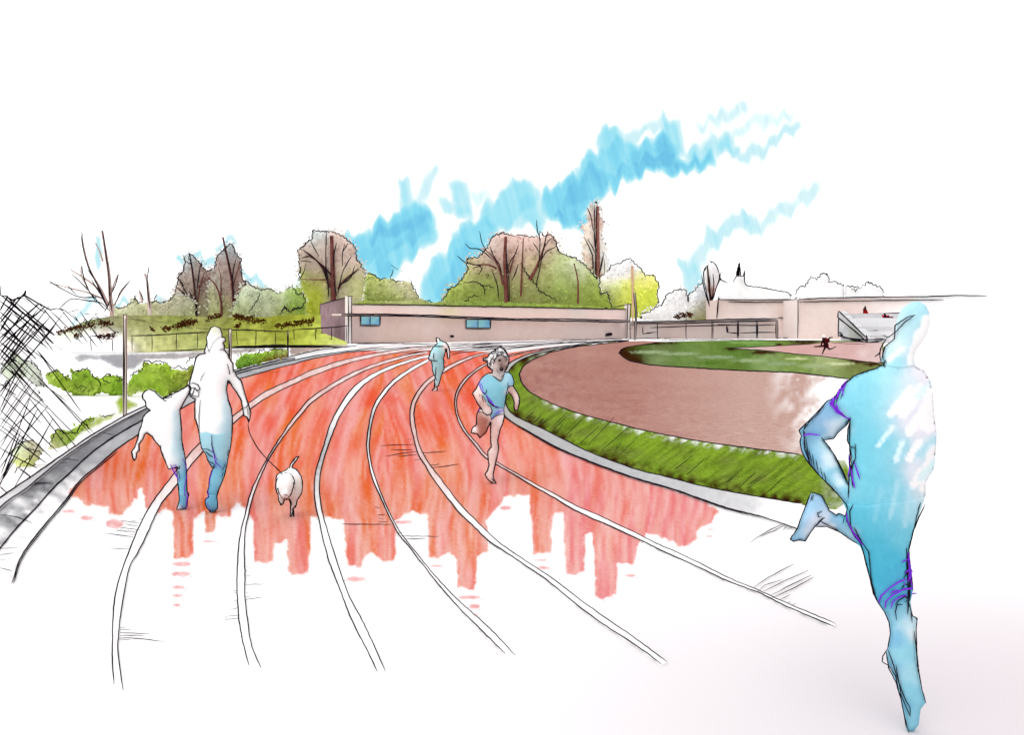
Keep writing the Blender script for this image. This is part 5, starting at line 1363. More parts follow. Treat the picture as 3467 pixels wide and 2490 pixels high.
tree("shrub", "pale grey bush with a notch between the yellow tree and the narrow tree", "shrub", 142, 2300, cC((1310, 1120), (1340, 1075), (1430, 1040), (1500, 1000), (1530, 922), (1620, 882), (1685, 890), (1698, 980), (1745, 900), (1825, 830), (1870, 900), (1900, 1150), (1600, 1160)),
     feather(blobs([(2220, 1060, 40, rgb(212, 208, 206)), (2290, 1000, 40, rgb(250, 248, 248)), (2320, 1020, 30, rgb(220, 218, 220)), (2360, 1000, 30, rgb(172, 170, 176)), (2380, 970, 30, rgb(182, 180, 184)), (2300, 1060, 40, rgb(176, 174, 178)), (2360, 1050, 30, rgb(152, 148, 140)), (2360, 1080, 40, rgb(128, 122, 66)), (2250, 1080, 40, rgb(198, 196, 198))], 12, 20, .1, 12), 2),
     outline=[cC((1320, 1075), (1380, 1070), (1440, 1030), (1500, 1000), (1530, 922), (1620, 882), (1680, 890)), cC((1680, 890), (1690, 940), (1697, 985), (1705, 920), (1745, 900), (1780, 850), (1820, 828))], amp=3.4, leaf=(7, 300))
tree("narrow_tree", "narrow leaf shaped tree with a dark brown foot beside the grandstand", "tree", 139, 2408, cC((1868, 960), (1840, 860), (1822, 780), (1828, 720), (1862, 695), (1880, 680), (1860, 655), (1915, 688), (1945, 790), (1922, 870), (1900, 960)),
     blobs([(2400, 900, 20, rgb(244, 240, 244)), (2420, 930, 24, rgb(232, 222, 228)), (2395, 940, 14, rgb(196, 182, 186)), (2405, 1000, 20, rgb(150, 120, 112))], 5, 12, .08),
     [(cC((1893, 1160), (1890, 1090), (1880, 960)), 26, 12), (cC((1880, 1000), (1862, 860), (1850, 700)), 8, 5), (cC((1925, 1120), (1926, 1040), (1922, 965)), 8, 6)],
     [cC((1880, 1220), (1880, 1120), (1870, 900), (1868, 780)), cC((1862, 690), (1830, 720), (1820, 790), (1850, 940), (1875, 1050)), cC((1860, 655), (1915, 688), (1945, 790), (1922, 870), (1890, 960)), cC((1895, 760), (1900, 850), (1885, 1000)), cC((1958, 745), (1935, 830), (1912, 890)), cC((1805, 775), (1830, 900), (1862, 1010)), cC((1892, 1270), (1892, 1160), (1890, 1050))], bark=(66, 34, 14), leaf=None, amp=2, k=.4)
GP = "unpainted trees beyond the grandstand"
wt = blobs([(0, 0, 90, PAPER)], mottle=.01)
tree("conifer_tree", "white pencil outlined pair of spire topped conifers beyond the grandstand", "tree", 170, 2510, cD((60, 640), (75, 495), (130, 527), (165, 525), (190, 480), (203, 400), (210, 386), (220, 480), (236, 478), (249, 438), (247, 520), (262, 545), (380, 560), (480, 580), (572, 612), (560, 650)), wt,
     [([(2505, 1050), (2505, 900)], 4, 1)], outline=[cD((68, 470), (85, 505), (130, 525)), cD((165, 522), (190, 480), (200, 410)), cD((200, 410), (210, 384), (216, 430), (222, 480), (236, 478), (248, 438), (245, 520), (262, 545), (380, 560), (480, 580), (540, 590), (572, 612))], extra=[cD((60, 520), (75, 480), (88, 450))], bark=(236, 232, 232), leaf=None, amp=1.3, k=.3)
tree("broadleaf_tree", "white pencil outlined hump shaped tree over the middle of the grandstand roof", "tree", 172, 2790, cD((590, 640), (592, 600), (640, 555), (700, 482), (742, 500), (782, 460), (815, 462), (830, 515), (930, 540), (935, 640)), wt,
     [([(2790, 1050), (2790, 960)], 4, 1)], outline=[cD((588, 605), (625, 555), (660, 550), (700, 482), (742, 500), (782, 460), (815, 462), (832, 515), (880, 522), (930, 542))], bark=(236, 232, 232), leaf=None, amp=3.4, k=.3)
tree("shrub", "white pencil outlined low bush at the far end of the grandstand roof", "shrub", 172, 2930, cD((935, 640), (940, 545), (1000, 548), (1050, 560), (1100, 522), (1150, 540), (1190, 560), (1215, 602), (1215, 640)), wt,
     [([(2930, 1050), (2930, 980)], 4, 1)], outline=[cD((945, 545), (1000, 548), (1050, 562)), cD((985, 565), (1010, 580), (1030, 560)), cD((1050, 555), (1100, 522), (1150, 540), (1190, 560), (1212, 602))], bark=(236, 232, 232), leaf=None, amp=4.5, k=.3)

# near shrubs beyond the fence
GS = "green shrubs between the fence and the service lane"
sh_g = [rgb(150, 182, 52), rgb(128, 164, 48), rgb(172, 190, 84), rgb(196, 208, 120)]
tree("shrub", "bright green shrub with a pale bald patch beside the tall fence post", "shrub", 21.6, 280, cE((315, 170), (330, 130), (390, 108), (440, 150), (490, 175), (500, 130), (540, 110), (600, 98), (640, 150), (700, 165), (740, 140), (800, 150), (850, 170), (850, 290), (770, 290), (700, 260), (620, 300), (520, 285), (430, 240), (350, 215)),
     feather(blobs([(190, 1265, 40, sh_g[0]), (240, 1290, 40, rgb(150, 168, 66)), (290, 1280, 40, sh_g[1]), (350, 1290, 40, sh_g[0]), (400, 1290, 30, sh_g[1]), (170, 1290, 20, sh_g[3]), (310, 1330, 30, sh_g[2])], 14, 20, .2, 13), 2),
     outline=[cE((310, 148), (345, 130), (390, 108), (430, 140), (470, 180)), cE((500, 135), (540, 112), (600, 98), (640, 150), (690, 190), (695, 225)), cE((770, 190), (740, 200), (700, 170), (720, 150), (750, 135), (760, 150), (735, 165)), cE((790, 185), (830, 185), (825, 160), (805, 140), (805, 165))], extra=[cE((520, 210), (535, 235), (560, 215), (595, 230), (570, 262), (550, 245), (565, 225))], amp=4, leaf=(12, 150), k=.3, g=8, gain=1.5)
tree("shrub", "lush green shrub to the adult's side just past the tall fence post", "shrub", 21.2, 520, cE((880, 300), (880, 200), (910, 145), (985, 115), (1000, 60), (1060, 65), (1170, 70), (1180, 105), (1290, 115), (1325, 60), (1340, 130), (1290, 220), (1130, 300), (1050, 240), (960, 250)),
     feather(blobs([(450, 1290, 40, sh_g[1]), (500, 1260, 40, sh_g[2]), (560, 1255, 40, sh_g[0]), (520, 1300, 40, sh_g[0]), (600, 1290, 40, rgb(160, 180, 70)), (640, 1250, 30, rgb(146, 150, 70)), (460, 1335, 30, rgb(196, 204, 110))], 14, 22, .2, 14), 2),
     outline=[cE((895, 155), (930, 120), (985, 110), (990, 60), (1010, 45), (1050, 60), (1090, 50), (1165, 62)), cE((1175, 97), (1230, 85), (1250, 95), (1298, 105), (1300, 80)), cE((1280, 70), (1310, 25), (1350, 18))], amp=4, leaf=(12, 150), k=.3, g=8, gain=1.5)
tree("shrub", "low green shrub at the track edge between the two thin fence posts", "shrub", 33, 890, cB((-10, 1260), (0, 1210), (60, 1160), (160, 1160), (300, 1130), (405, 1122), (408, 1180), (260, 1212), (120, 1250), (20, 1285)),
     feather(blobs([(820, 1225, 30, rgb(128, 170, 60)), (870, 1215, 30, rgb(150, 186, 60)), (930, 1200, 30, rgb(140, 166, 70)), (850, 1235, 20, rgb(110, 164, 64)), (960, 1190, 20, rgb(170, 180, 110))], 8, 16, .16, 15), 2),
     outline=[cB((165, 1170), (185, 1135), (215, 1130), (240, 1145)), cB((250, 1140), (300, 1120), (370, 1125)), cA((1870, 1165), (1880, 1185)), cA((1955, 1145), (1985, 1140))], amp=3.4, leaf=(8, 160), k=.3, g=7, gain=1.5)
tree("shrub", "straggly green hedge strip hugging the outer kerb below the bald patch", "shrub", 11.9, 250, cE((345, 620), (350, 560), (400, 520), (470, 530), (540, 500), (600, 445), (650, 440), (700, 415), (790, 400), (860, 340), (862, 415), (700, 510), (560, 600), (420, 690), (360, 680)),
     feather(blobs([(200, 1480, 40, rgb(166, 184, 90)), (260, 1460, 40, rgb(150, 176, 70)), (320, 1430, 40, sh_g[2]), (390, 1400, 40, sh_g[0]), (420, 1380, 30, sh_g[0]), (180, 1520, 30, rgb(220, 210, 170))], 10, 20, .2, 16), 2),
     shift=[(430, 1385, 130, 6.5), (300, 1440, 90, 1.2)],
     outline=[cE((345, 625), (365, 570), (395, 515), (440, 545), (530, 545), (575, 460), (640, 440), (645, 465)), cE((690, 425), (740, 430), (800, 410)), cE((560, 470), (600, 490), (610, 520))], amp=4, leaf=(14, 110), k=.25, g=8, gain=1.5)
tree("shrub", "sketchy pale bush seen through the lower chain link mesh", "shrub", 10.5, 80, cE((95, 820), (110, 760), (90, 660), (140, 610), (220, 590), (290, 640), (290, 690), (240, 760), (200, 830), (120, 900), (60, 880)),
     feather(blobs([(60, 1510, 30, rgb(220, 226, 190)), (110, 1520, 30, rgb(206, 196, 176)), (100, 1580, 40, rgb(226, 226, 150)), (70, 1620, 40, rgb(230, 230, 160))], 10, 20, .12, 17), 2),
     outline=[cE((100, 665), (150, 610), (170, 600), (225, 598)), cE((95, 825), (140, 760), (200, 720), (230, 690)), cE((190, 650), (240, 660), (290, 688)), cE((60, 850), (80, 890), (105, 915)), cE((0, 850), (40, 870), (60, 840))], amp=4.5, leaf=(12, 80), k=.25, g=8, gain=1.5)
tree("shrub", "grey green bush behind the upper chain link mesh", "shrub", 20, 70, cA((0, 1290), (60, 1210), (100, 1120), (180, 1200), (250, 1230), (320, 1300), (360, 1410), (300, 1420), (180, 1330), (60, 1380)),
     feather(blobs([(60, 1230, 30, rgb(206, 210, 190)), (120, 1250, 30, rgb(216, 218, 206)), (30, 1270, 30, rgb(220, 222, 206)), (150, 1290, 20, rgb(190, 190, 180))], 10, 20, .12, 18), 2),
     outline=[cA((175, 1210), (230, 1215), (280, 1250), (320, 1290), (320, 1330)), cA((305, 1370), (340, 1410), (360, 1420)), cA((10, 1250), (60, 1230), (110, 1130)), cA((0, 1420), (60, 1370), (80, 1400), (60, 1420)), cA((290, 1450), (320, 1470), (300, 1465))], amp=4, leaf=(10, 80), k=.25, g=8, gain=1.5)

# ================================================================== PEOPLE
def foot_d(y):
    return F * EYE / (y - HY)


bl1, bl2, bl3, bl4 = rgb(176, 224, 238), rgb(136, 204, 226), rgb(112, 182, 214), rgb(84, 178, 208)


def person(lab, loops, d, parts, lines, violet, paint, k=.66, g=5, wd=3.2, shift=(), bumps=(), mat=None, vw=3, base=None, closed_ink=True, cell=None, gain=1.22):
    o = thing("person", lab, "person", base)
    b = Body(loops, d, k, cell, bumps, shift)
    m = mat or marker(28, .05)
    o2 = PEN * wd * .5 * d / F
    b.mesh("body", rich(paint, gain), m, o, g)
    for (nm, lp, pf, off) in parts:
        b.mesh(nm, rich(pf, gain), m, o, g, off * .6, [lp] if isinstance(lp[0][0], (int, float)) else lp)
    L_ = [(q, wd) for q in b.lines(lines, .011 + o2 * .6)]
    if closed_ink:
        for lp in loops:
            r = resample(lp, 7, True)
            L_.append(([b.front(x, y, .003 + o2 * .5) for x, y in wob(r + [r[0]], .5)], wd))
    if L_:
        ink("ink_edge", L_, wd, o)
    if violet:
        for q in b.lines(violet, .008 + o2 * .6):
            ink("violet_stroke", [(q, vw)], vw, o, PURPLE)  # violet pen strokes laid over the figure
    return o, b


# ---- adult walking away with child and dog
man_loop = cH((715, 57), (755, 75), (770, 110), (772, 142), (795, 150), (799, 175), (782, 190), (793, 215), (790, 243), (815, 275), (828, 310), (858, 350), (863, 400), (890, 455), (925, 490), (945, 560), (965, 630), (985, 685), (1000, 740), (993, 785), (982, 815), (968, 778), (942, 765), (935, 710), (920, 640), (885, 580), (855, 540), (835, 505), (818, 490),
              (808, 560), (822, 640), (846, 710), (856, 800), (851, 900), (840, 1000), (826, 1060), (810, 1150), (795, 1220), (772, 1290), (745, 1350), (730, 1400), (737, 1450), (738, 1495), (712, 1520), (695, 1536), (660, 1500), (641, 1470), (640, 1425), (667, 1405), (656, 1365), (668, 1330), (674, 1260), (692, 1195), (716, 1162), (692, 1172), (668, 1130), (642, 1065), (612, 1022), (601, 960), (592, 900), (580, 850), (558, 780), (556, 700), (560, 630), (545, 627), (522, 610), (520, 572), (528, 548), (512, 518), (520, 480), (540, 420), (555, 350), (570, 300), (590, 283), (640, 273), (630, 265), (646, 215), (656, 190), (648, 150), (668, 105), (685, 70))
trs = cH((592, 905), (640, 890), (720, 915), (800, 900), (851, 900), (840, 1000), (826, 1060), (810, 1150), (795, 1220), (772, 1290), (745, 1350), (733, 1390), (668, 1385), (660, 1365), (668, 1330), (674, 1260), (692, 1195), (716, 1162), (692, 1172), (668, 1130), (642, 1065), (612, 1022), (601, 960))
shoe = cH((668, 1385), (733, 1390), (737, 1450), (738, 1495), (712, 1520), (695, 1536), (660, 1500), (641, 1470), (640, 1425))
hc = lambda *a: [(*cH((x, y))[0], r, c) for x, y, r, c in a]
man_paint = blobs(hc((715, 100, 20, PAPER), (700, 300, 80, PAPER), (620, 500, 60, PAPER), (700, 600, 50, PAPER), (650, 800, 45, PAPER), (900, 550, 40, PAPER), (960, 720, 40, PAPER), (810, 520, (16, 26), bl1), (800, 640, (20, 40), bl1), (815, 780, (22, 40), bl1), (730, 760, 20, PAPER), (730, 880, 24, rgb(240, 248, 252)), (620, 700, 40, PAPER), (800, 880, 26, bl1)), 5, 18, .03)  # pale blue shade down one side of the top, put into the colour
tr_paint = blobs(hc((630, 930, 24, bl1), (720, 960, 24, rgb(170, 222, 238)), (800, 940, 24, bl1), (660, 1020, 20, bl1), (760, 1020, 26, rgb(160, 214, 232)), (760, 1090, 24, bl1), (660, 1080, 18, rgb(124, 176, 204)), (770, 1150, 20, bl3), (730, 1160, 18, bl3), (740, 1200, 22, rgb(128, 194, 222)), (730, 1280, 22, bl2), (700, 1350, 20, bl3)), 5, 14, .05)  # blue shade wash on the legs, carried as trouser colour
dm = foot_d(1738)
man, manb = person("adult in white top and blue-shaded trousers walking away holding a child's hand and leash", [man_loop], dm,
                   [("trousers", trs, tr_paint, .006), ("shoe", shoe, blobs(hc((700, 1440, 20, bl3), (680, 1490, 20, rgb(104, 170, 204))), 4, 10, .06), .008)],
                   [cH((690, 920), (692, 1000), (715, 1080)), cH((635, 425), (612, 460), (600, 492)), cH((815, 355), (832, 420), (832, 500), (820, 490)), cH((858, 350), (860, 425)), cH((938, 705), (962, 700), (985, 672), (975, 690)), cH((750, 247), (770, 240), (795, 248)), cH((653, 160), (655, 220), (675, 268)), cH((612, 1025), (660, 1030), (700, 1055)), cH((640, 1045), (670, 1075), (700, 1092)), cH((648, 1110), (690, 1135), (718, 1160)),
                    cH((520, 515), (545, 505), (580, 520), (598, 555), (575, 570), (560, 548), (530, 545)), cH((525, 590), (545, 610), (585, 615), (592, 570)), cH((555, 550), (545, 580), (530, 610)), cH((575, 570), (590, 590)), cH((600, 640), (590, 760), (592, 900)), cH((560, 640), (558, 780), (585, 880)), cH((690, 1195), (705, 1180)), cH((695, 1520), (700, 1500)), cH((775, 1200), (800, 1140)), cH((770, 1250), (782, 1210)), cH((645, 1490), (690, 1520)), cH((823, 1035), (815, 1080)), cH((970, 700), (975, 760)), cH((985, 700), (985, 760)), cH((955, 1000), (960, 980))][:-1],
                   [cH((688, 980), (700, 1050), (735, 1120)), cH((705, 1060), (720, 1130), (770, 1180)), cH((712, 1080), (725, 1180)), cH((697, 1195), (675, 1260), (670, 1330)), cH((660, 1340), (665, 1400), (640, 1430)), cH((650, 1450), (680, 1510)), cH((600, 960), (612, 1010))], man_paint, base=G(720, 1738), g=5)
# hair is the same paper white, a separate cap of it
manb.mesh("hair", blobs(hc((715, 90, 20, rgb(226, 228, 190)), (715, 140, 26, PAPER), (680, 200, 30, PAPER)), 4, 12, .02), marker(28, .05), man, 5, .01, [cH((715, 60), (752, 77), (766, 110), (766, 140), (740, 150), (700, 190), (675, 250), (640, 262), (650, 215), (660, 190), (652, 150), (672, 107), (688, 73))])

kid_loop = cH((195, 557), (240, 570), (270, 602), (305, 632), (375, 597), (430, 572), (508, 522), (520, 560), (502, 610), (470, 660), (440, 720), (447, 790), (453, 870), (456, 970), (470, 1040), (485, 1120), (492, 1200), (495, 1300), (497, 1362), (510, 1385), (500, 1420), (498, 1480), (480, 1502), (415, 1506), (425, 1470), (436, 1430), (430, 1350), (421, 1250), (416, 1192), (424, 1168), (352, 1186), (335, 1150), (300, 1070), (282, 1008), (250, 975), (220, 927), (180, 900), (163, 912), (150, 950), (118, 990), (120, 1040), (100, 1058), (96, 1100), (80, 1122), (66, 1090), (60, 1048), (85, 1010), (105, 950), (120, 880), (140, 830), (150, 772), (190, 730), (206, 722), (176, 700), (166, 655), (146, 630), (143, 598), (165, 570))
kid_paint = blobs(hc((200, 620, 40, PAPER), (300, 800, 60, PAPER), (420, 620, 40, PAPER), (250, 950, 40, PAPER), (330, 1080, 40, PAPER), (410, 760, (16, 26), bl1), (420, 860, (16, 30), bl1), (405, 960, (20, 26), rgb(200, 234, 244)), (100, 1000, 40, PAPER), (440, 960, 14, bl1)), 5, 16, .03)
kt = cH((380, 960), (456, 968), (470, 1040), (485, 1120), (492, 1200), (495, 1300), (497, 1362), (490, 1400), (436, 1400), (430, 1350), (421, 1250), (416, 1192), (424, 1168), (354, 1184), (336, 1150), (330, 1090))
dk = foot_d(1728)
kid, kidb = person("small child in pale clothes leaning sideways, hand held by the adult", [kid_loop], dk,
                   [("trousers", kt, blobs(hc((350, 1110, 30, PAPER), (400, 1080, 24, rgb(206, 236, 244)), (440, 1060, 20, bl1), (380, 1160, 24, rgb(236, 242, 246)), (460, 1140, 20, bl3), (450, 1230, 20, bl3), (440, 1330, 20, bl2), (480, 1330, 14, bl3)), 5, 14, .05), .006),
                    ("shoe", cH((436, 1402), (492, 1402), (500, 1420), (498, 1480), (480, 1502), (415, 1506), (425, 1470)), blobs(hc((470, 1430, 20, bl3), (460, 1480, 20, rgb(120, 180, 212)), (425, 1495, 8, PAPER)), 4, 10, .06), .008)],
                   [cH((300, 628), (320, 645), (338, 646)), cH((378, 597), (372, 615), (345, 626), (312, 628)), cH((352, 1186), (400, 1178), (432, 1182), (440, 1160)), cH((424, 1168), (416, 1195), (422, 1280)), cH((428, 1200), (440, 1265)), cH((190, 730), (206, 722)), cH((290, 1000), (285, 1025), (310, 1080)), cH((455, 975), (470, 1040))],
                   [cH((365, 1150), (400, 1215), (425, 1260)), cH((375, 1180), (410, 1240), (438, 1285)), cH((388, 1150), (420, 1245)), cH((465, 1100), (490, 1170), (492, 1250)), cH((492, 1250), (475, 1340), (478, 1400)), cH((495, 1370), (500, 1400), (492, 1440), (495, 1490)), cH((430, 1505), (480, 1502)), cH((450, 1480), (495, 1485)), cH((405, 1150), (412, 1190))], kid_paint, base=G(615, 1728), g=5)

# ---- distant walker in light blue
wo_loop = cJ((570, 160), (600, 185), (612, 235), (640, 230), (700, 265), (755, 280), (790, 340), (820, 400), (834, 500), (830, 645), (787, 640), (775, 530), (757, 430), (735, 425), (737, 480), (715, 560), (686, 640), (690, 700), (700, 820), (700, 890), (660, 970), (630, 1070), (600, 1180), (570, 1270), (530, 1300), (552, 1350), (545, 1380), (490, 1402), (435, 1395), (430, 1355), (468, 1350), (484, 1250), (490, 1130), (497, 1060), (460, 1000), (440, 900), (433, 780), (402, 690), (355, 680), (350, 620), (380, 520), (430, 420), (470, 360), (540, 312), (530, 230), (520, 170))
jc = lambda *a: [(*cJ((x, y))[0], r, c) for x, y, r, c in a]
lb1, lb2 = rgb(166, 222, 228), rgb(146, 206, 216)
wom, womb = person("slim figure all in light blue walking away along the middle lanes", [wo_loop], foot_d(1325),
                   [("trousers", cJ((400, 690), (550, 692), (688, 690), (700, 820), (700, 890), (660, 970), (630, 1070), (600, 1180), (570, 1270), (484, 1270), (490, 1130), (497, 1060), (460, 1000), (440, 900), (433, 780)), blobs(jc((480, 800, 14, lb1), (600, 800, 20, lb2), (600, 1000, 14, lb1), (540, 1150, 12, rgb(176, 226, 236))), 2, 8, .05), .01)],
                   [cJ((480, 365), (580, 360), (690, 360)), cJ((470, 515), (456, 600), (468, 665)), cJ((360, 675), (460, 690), (550, 692)), cJ((515, 840), (505, 980), (500, 1060), (530, 1150)), cJ((705, 670), (740, 755)), cJ((480, 1180), (470, 1300)), cJ((492, 1180), (498, 1340))], [],
                   blobs(jc((560, 200, 8, PAPER), (570, 270, 8, lb1), (450, 550, 14, rgb(184, 226, 238)), (600, 450, 20, lb1), (640, 600, 16, lb2), (780, 400, 12, PAPER), (810, 560, 10, PAPER), (500, 1370, 8, PAPER), (700, 350, 8, rgb(236, 246, 248)), (560, 1100, 20, lb1)), 2, 8, .05), base=G(1472, 1325), gain=1.55, g=2.2, wd=3.2, k=.6)

# ---- child runner coming towards us
girl_loop = cI((480, 80), (520, 95), (545, 130), (575, 190), (572, 250), (555, 300), (530, 345), (575, 350), (605, 380), (628, 450), (618, 490), (645, 530), (672, 580), (688, 630), (683, 690), (672, 735), (665, 760), (650, 752), (640, 765), (632, 740), (626, 720), (627, 660), (605, 600), (568, 563), (548, 600), (530, 680), (520, 730), (522, 790), (525, 830), (510, 890), (480, 960), (470, 1010), (455, 1080), (466, 1150), (455, 1220), (440, 1280), (425, 1350), (405, 1440), (418, 1490), (440, 1537), (405, 1532), (350, 1490), (318, 1435), (345, 1390), (362, 1330), (350, 1250), (348, 1190), (385, 1140), (378, 1060), (376, 980), (380, 880), (365, 910), (330, 990), (265, 1048), (235, 1000), (205, 1000), (168, 990), (185, 940), (220, 910), (228, 900), (233, 790), (240, 780), (262, 728), (285, 738), (245, 690), (210, 620), (185, 575), (225, 520), (250, 470), (290, 400), (340, 365), (395, 352), (395, 330), (345, 290), (345, 235), (300, 225), (300, 195), (345, 190), (370, 150), (410, 120), (450, 95))
ic = lambda *a: [(*cI((x, y))[0], r, c) for x, y, r, c in a]
skin, skin2, skin3 = rgb(238, 220, 214), rgb(196, 164, 156), rgb(176, 120, 108)
girl_paint = blobs(ic((460, 130, 16, PAPER), (380, 220, 16, PAPER), (480, 230, 16, rgb(160, 136, 128)), (490, 290, 16, rgb(138, 114, 108)), (440, 280, 12, rgb(224, 208, 202)), (545, 250, 8, rgb(206, 188, 180)), (470, 360, 12, rgb(204, 196, 194)), (225, 600, 18, rgb(244, 228, 222)), (290, 700, 16, rgb(214, 190, 184)), (340, 760, 14, rgb(240, 226, 222)), (600, 540, 12, rgb(214, 192, 184)), (650, 620, 14, rgb(236, 220, 214)), (660, 740, 12, rgb(200, 170, 160)), (265, 860, 16, skin3), (280, 960, 16, rgb(184, 124, 110)), (240, 800, 10, rgb(196, 150, 140)), (195, 970, 12, PAPER), (440, 860, 14, rgb(236, 226, 226)), (500, 850, 14, PAPER), (430, 940, 16, rgb(238, 214, 208)), (420, 1060, 14, rgb(226, 202, 194)), (400, 1180, 20, skin), (440, 1150, 8, rgb(206, 184, 178)), (400, 1320, 18, rgb(244, 228, 222)), (370, 1450, 18, rgb(246, 228, 222)), (420, 1500, 10, skin)), 3, 10, .06)
shirt = cI((340, 367), (275, 422), (250, 480), (290, 563), (322, 575), (348, 640), (400, 695), (450, 720), (522, 730), (531, 680), (548, 600), (563, 565), (567, 500), (614, 488), (624, 450), (603, 382), (572, 353), (532, 352), (510, 410), (488, 440), (440, 422), (405, 388))
shorts = cI((290, 575), (322, 577), (348, 642), (400, 697), (450, 722), (521, 732), (521, 790), (470, 800), (425, 825), (386, 856), (380, 800), (395, 760), (385, 720), (340, 680))
hair = cI((480, 84), (516, 98), (540, 132), (565, 185), (562, 205), (530, 180), (490, 165), (445, 180), (425, 215), (410, 255), (400, 310), (392, 325), (348, 288), (350, 238), (306, 222), (306, 198), (348, 194), (374, 152), (412, 124), (452, 99))
gl, glb = person("fair haired child in blue T-shirt and shorts running towards the viewer", [girl_loop], foot_d(1640), [
    ("shirt", shirt, blobs(ic((300, 430, 12, rgb(150, 190, 222)), (380, 470, 20, rgb(140, 204, 222)), (480, 560, 24, rgb(136, 208, 226)), (430, 640, 20, rgb(130, 202, 222)), (540, 420, 16, rgb(176, 222, 236)), (600, 440, 12, rgb(150, 200, 230)), (545, 560, 8, rgb(214, 240, 248)), (330, 400, 12, rgb(136, 196, 214))), 4, 10, .06), .008),
    ("shorts", shorts, blobs(ic((330, 640, 14, rgb(150, 210, 226)), (380, 720, 14, rgb(150, 206, 224)), (420, 780, 14, rgb(140, 196, 226)), (500, 765, 8, rgb(222, 226, 244)), (480, 745, 10, rgb(150, 190, 230))), 4, 10, .06), .007),
    ("hair", hair, blobs(ic((450, 130, 20, PAPER), (360, 220, 20, PAPER)), 2, 8, .02), .012)],
    [cI((400, 385), (430, 405), (460, 430), (488, 440), (510, 410), (520, 370)), cI((563, 455), (565, 500), (545, 580), (530, 680)), cI((618, 490), (580, 495), (565, 515)), cI((290, 565), (320, 578), (335, 555), (335, 525)), cI((285, 585), (290, 620), (305, 665)), cI((265, 580), (262, 605)), cI((265, 730), (240, 780)), cI((245, 770), (300, 775)), cI((370, 700), (395, 760), (380, 795), (345, 805), (300, 778), (290, 740)), cI((345, 630), (355, 660), (400, 700), (450, 722), (522, 730)), cI((386, 856), (420, 820), (470, 798), (522, 792)), cI((380, 800), (384, 856)), cI((330, 990), (355, 930), (380, 870)), cI((390, 1470), (410, 1500), (398, 1532)), cI((428, 1515), (440, 1537)), cI((340, 690), (365, 712)), cI((300, 600), (330, 660)),
     cI((440, 180), (446, 150)), cI((450, 182), (452, 155)), cI((458, 180), (458, 158)), cI((465, 178), (462, 150)), cI((500, 130), (490, 165)), cI((512, 150), (498, 118)), cI((375, 185), (390, 225)), cI((380, 235), (365, 270)), cI((408, 200), (415, 235), (405, 260)), cI((420, 210), (440, 205)), cI((355, 250), (375, 280)), cI((400, 240), (385, 250)), cI((335, 210), (350, 240)), cI((345, 290), (360, 285), (380, 305), (395, 330)), cI((540, 130), (555, 165)), cI((480, 135), (500, 160), (515, 150)),
     cI((555, 290), (535, 335)), cI((545, 300), (560, 280)), cI((530, 365), (510, 385), (490, 400))], [cI((255, 470), (270, 520), (300, 560), (330, 575)), cI((265, 440), (275, 500)), cI((280, 470), (300, 530)), cI((325, 580), (350, 630), (380, 665), (420, 705), (500, 728)), cI((335, 595), (400, 665)), cI((415, 800), (460, 770), (515, 755)), cI((435, 790), (480, 765)), cI((250, 765), (265, 735)), cI((395, 845), (410, 820))],
    girl_paint, base=G(1660, 1640), gain=1.32, g=3, wd=3.0, vw=3.2, bumps=[(*cI((490, 268))[0], 3.2, 8, .018)])
fa = [(cI((458, 222), (475, 212), (492, 216)), 4), (cI((462, 232), (478, 226), (490, 232)), 4.4), (cI((532, 222), (545, 214), (556, 220)), 3.4), (cI((538, 238), (550, 232)), 4), (cI((490, 262), (488, 272), (494, 276)), 3.6), (cI((478, 308), (492, 300), (508, 308), (505, 325), (488, 330), (478, 318), (480, 308)), 5.0), (cI((485, 320), (500, 318)), 6), (cI((440, 315), (455, 345), (480, 362)), 3), (cI((468, 382), (475, 386)), 3)]
hs = random.Random(5)
curls = [jag(cI(*l), 4, 3.2, hs) for l in (((395, 325), (348, 285), (350, 238), (305, 215), (345, 190), (374, 150), (412, 122), (452, 97), (485, 84), (520, 100), (545, 135), (570, 190)), ((410, 250), (425, 210), (447, 178), (490, 165), (530, 178), (560, 205)), ((385, 290), (372, 250), (388, 210), (420, 170)), ((440, 150), (470, 130), (500, 128), (525, 150)), ((400, 160), (430, 135), (470, 110)))]
ink("hair_strand", [([glb.front(x, y, .024) for x, y in l], 2.6) for l in curls], 2.6, gl)
for nm, ids in (("eye", (0, 1)), ("eye", (2, 3)), ("nose", (4,)), ("mouth", (5, 6)), ("jaw_line", (7,)), ("chin_line", (8,))):
    ink(nm, [([glb.front(x, y, .028) for x, y in fa[i][0]], fa[i][1]) for i in ids], 3.4, gl)

# ---- big blue runner, close to us
rn_loop = cK((655, 420), (600, 447), (540, 466), (480, 490), (440, 525), (400, 570), (375, 610), (330, 632), (290, 680), (250, 720), (205, 765), (174, 795), (190, 830), (181, 862), (190, 910), (215, 960), (240, 990), (280, 1040), (330, 1090), (380, 1140), (415, 1185), (440, 1240), (436, 1272), (400, 1265), (385, 1270), (345, 1245), (325, 1205), (305, 1162), (270, 1148), (240, 1150), (220, 1200), (205, 1240), (185, 1290), (165, 1350), (125, 1408), (142, 1420), (180, 1412), (210, 1418), (240, 1370), (265, 1336), (330, 1336), (400, 1366), (450, 1400), (505, 1435))
rn_loop += cL((235, 320), (262, 390), (282, 470), (302, 550), (325, 645), (362, 715), (402, 772), (432, 840), (443, 920), (422, 1030), (412, 1090), (440, 1160), (480, 1260), (505, 1340), (525, 1430), (540, 1500), (556, 1600), (600, 1612), (640, 1560), (655, 1450), (690, 1405), (665, 1320), (640, 1180), (627, 1050), (623, 900), (630, 815), (600, 800), (583, 700), (600, 620), (594, 520), (580, 430), (570, 340), (585, 280), (605, 200), (640, 100))
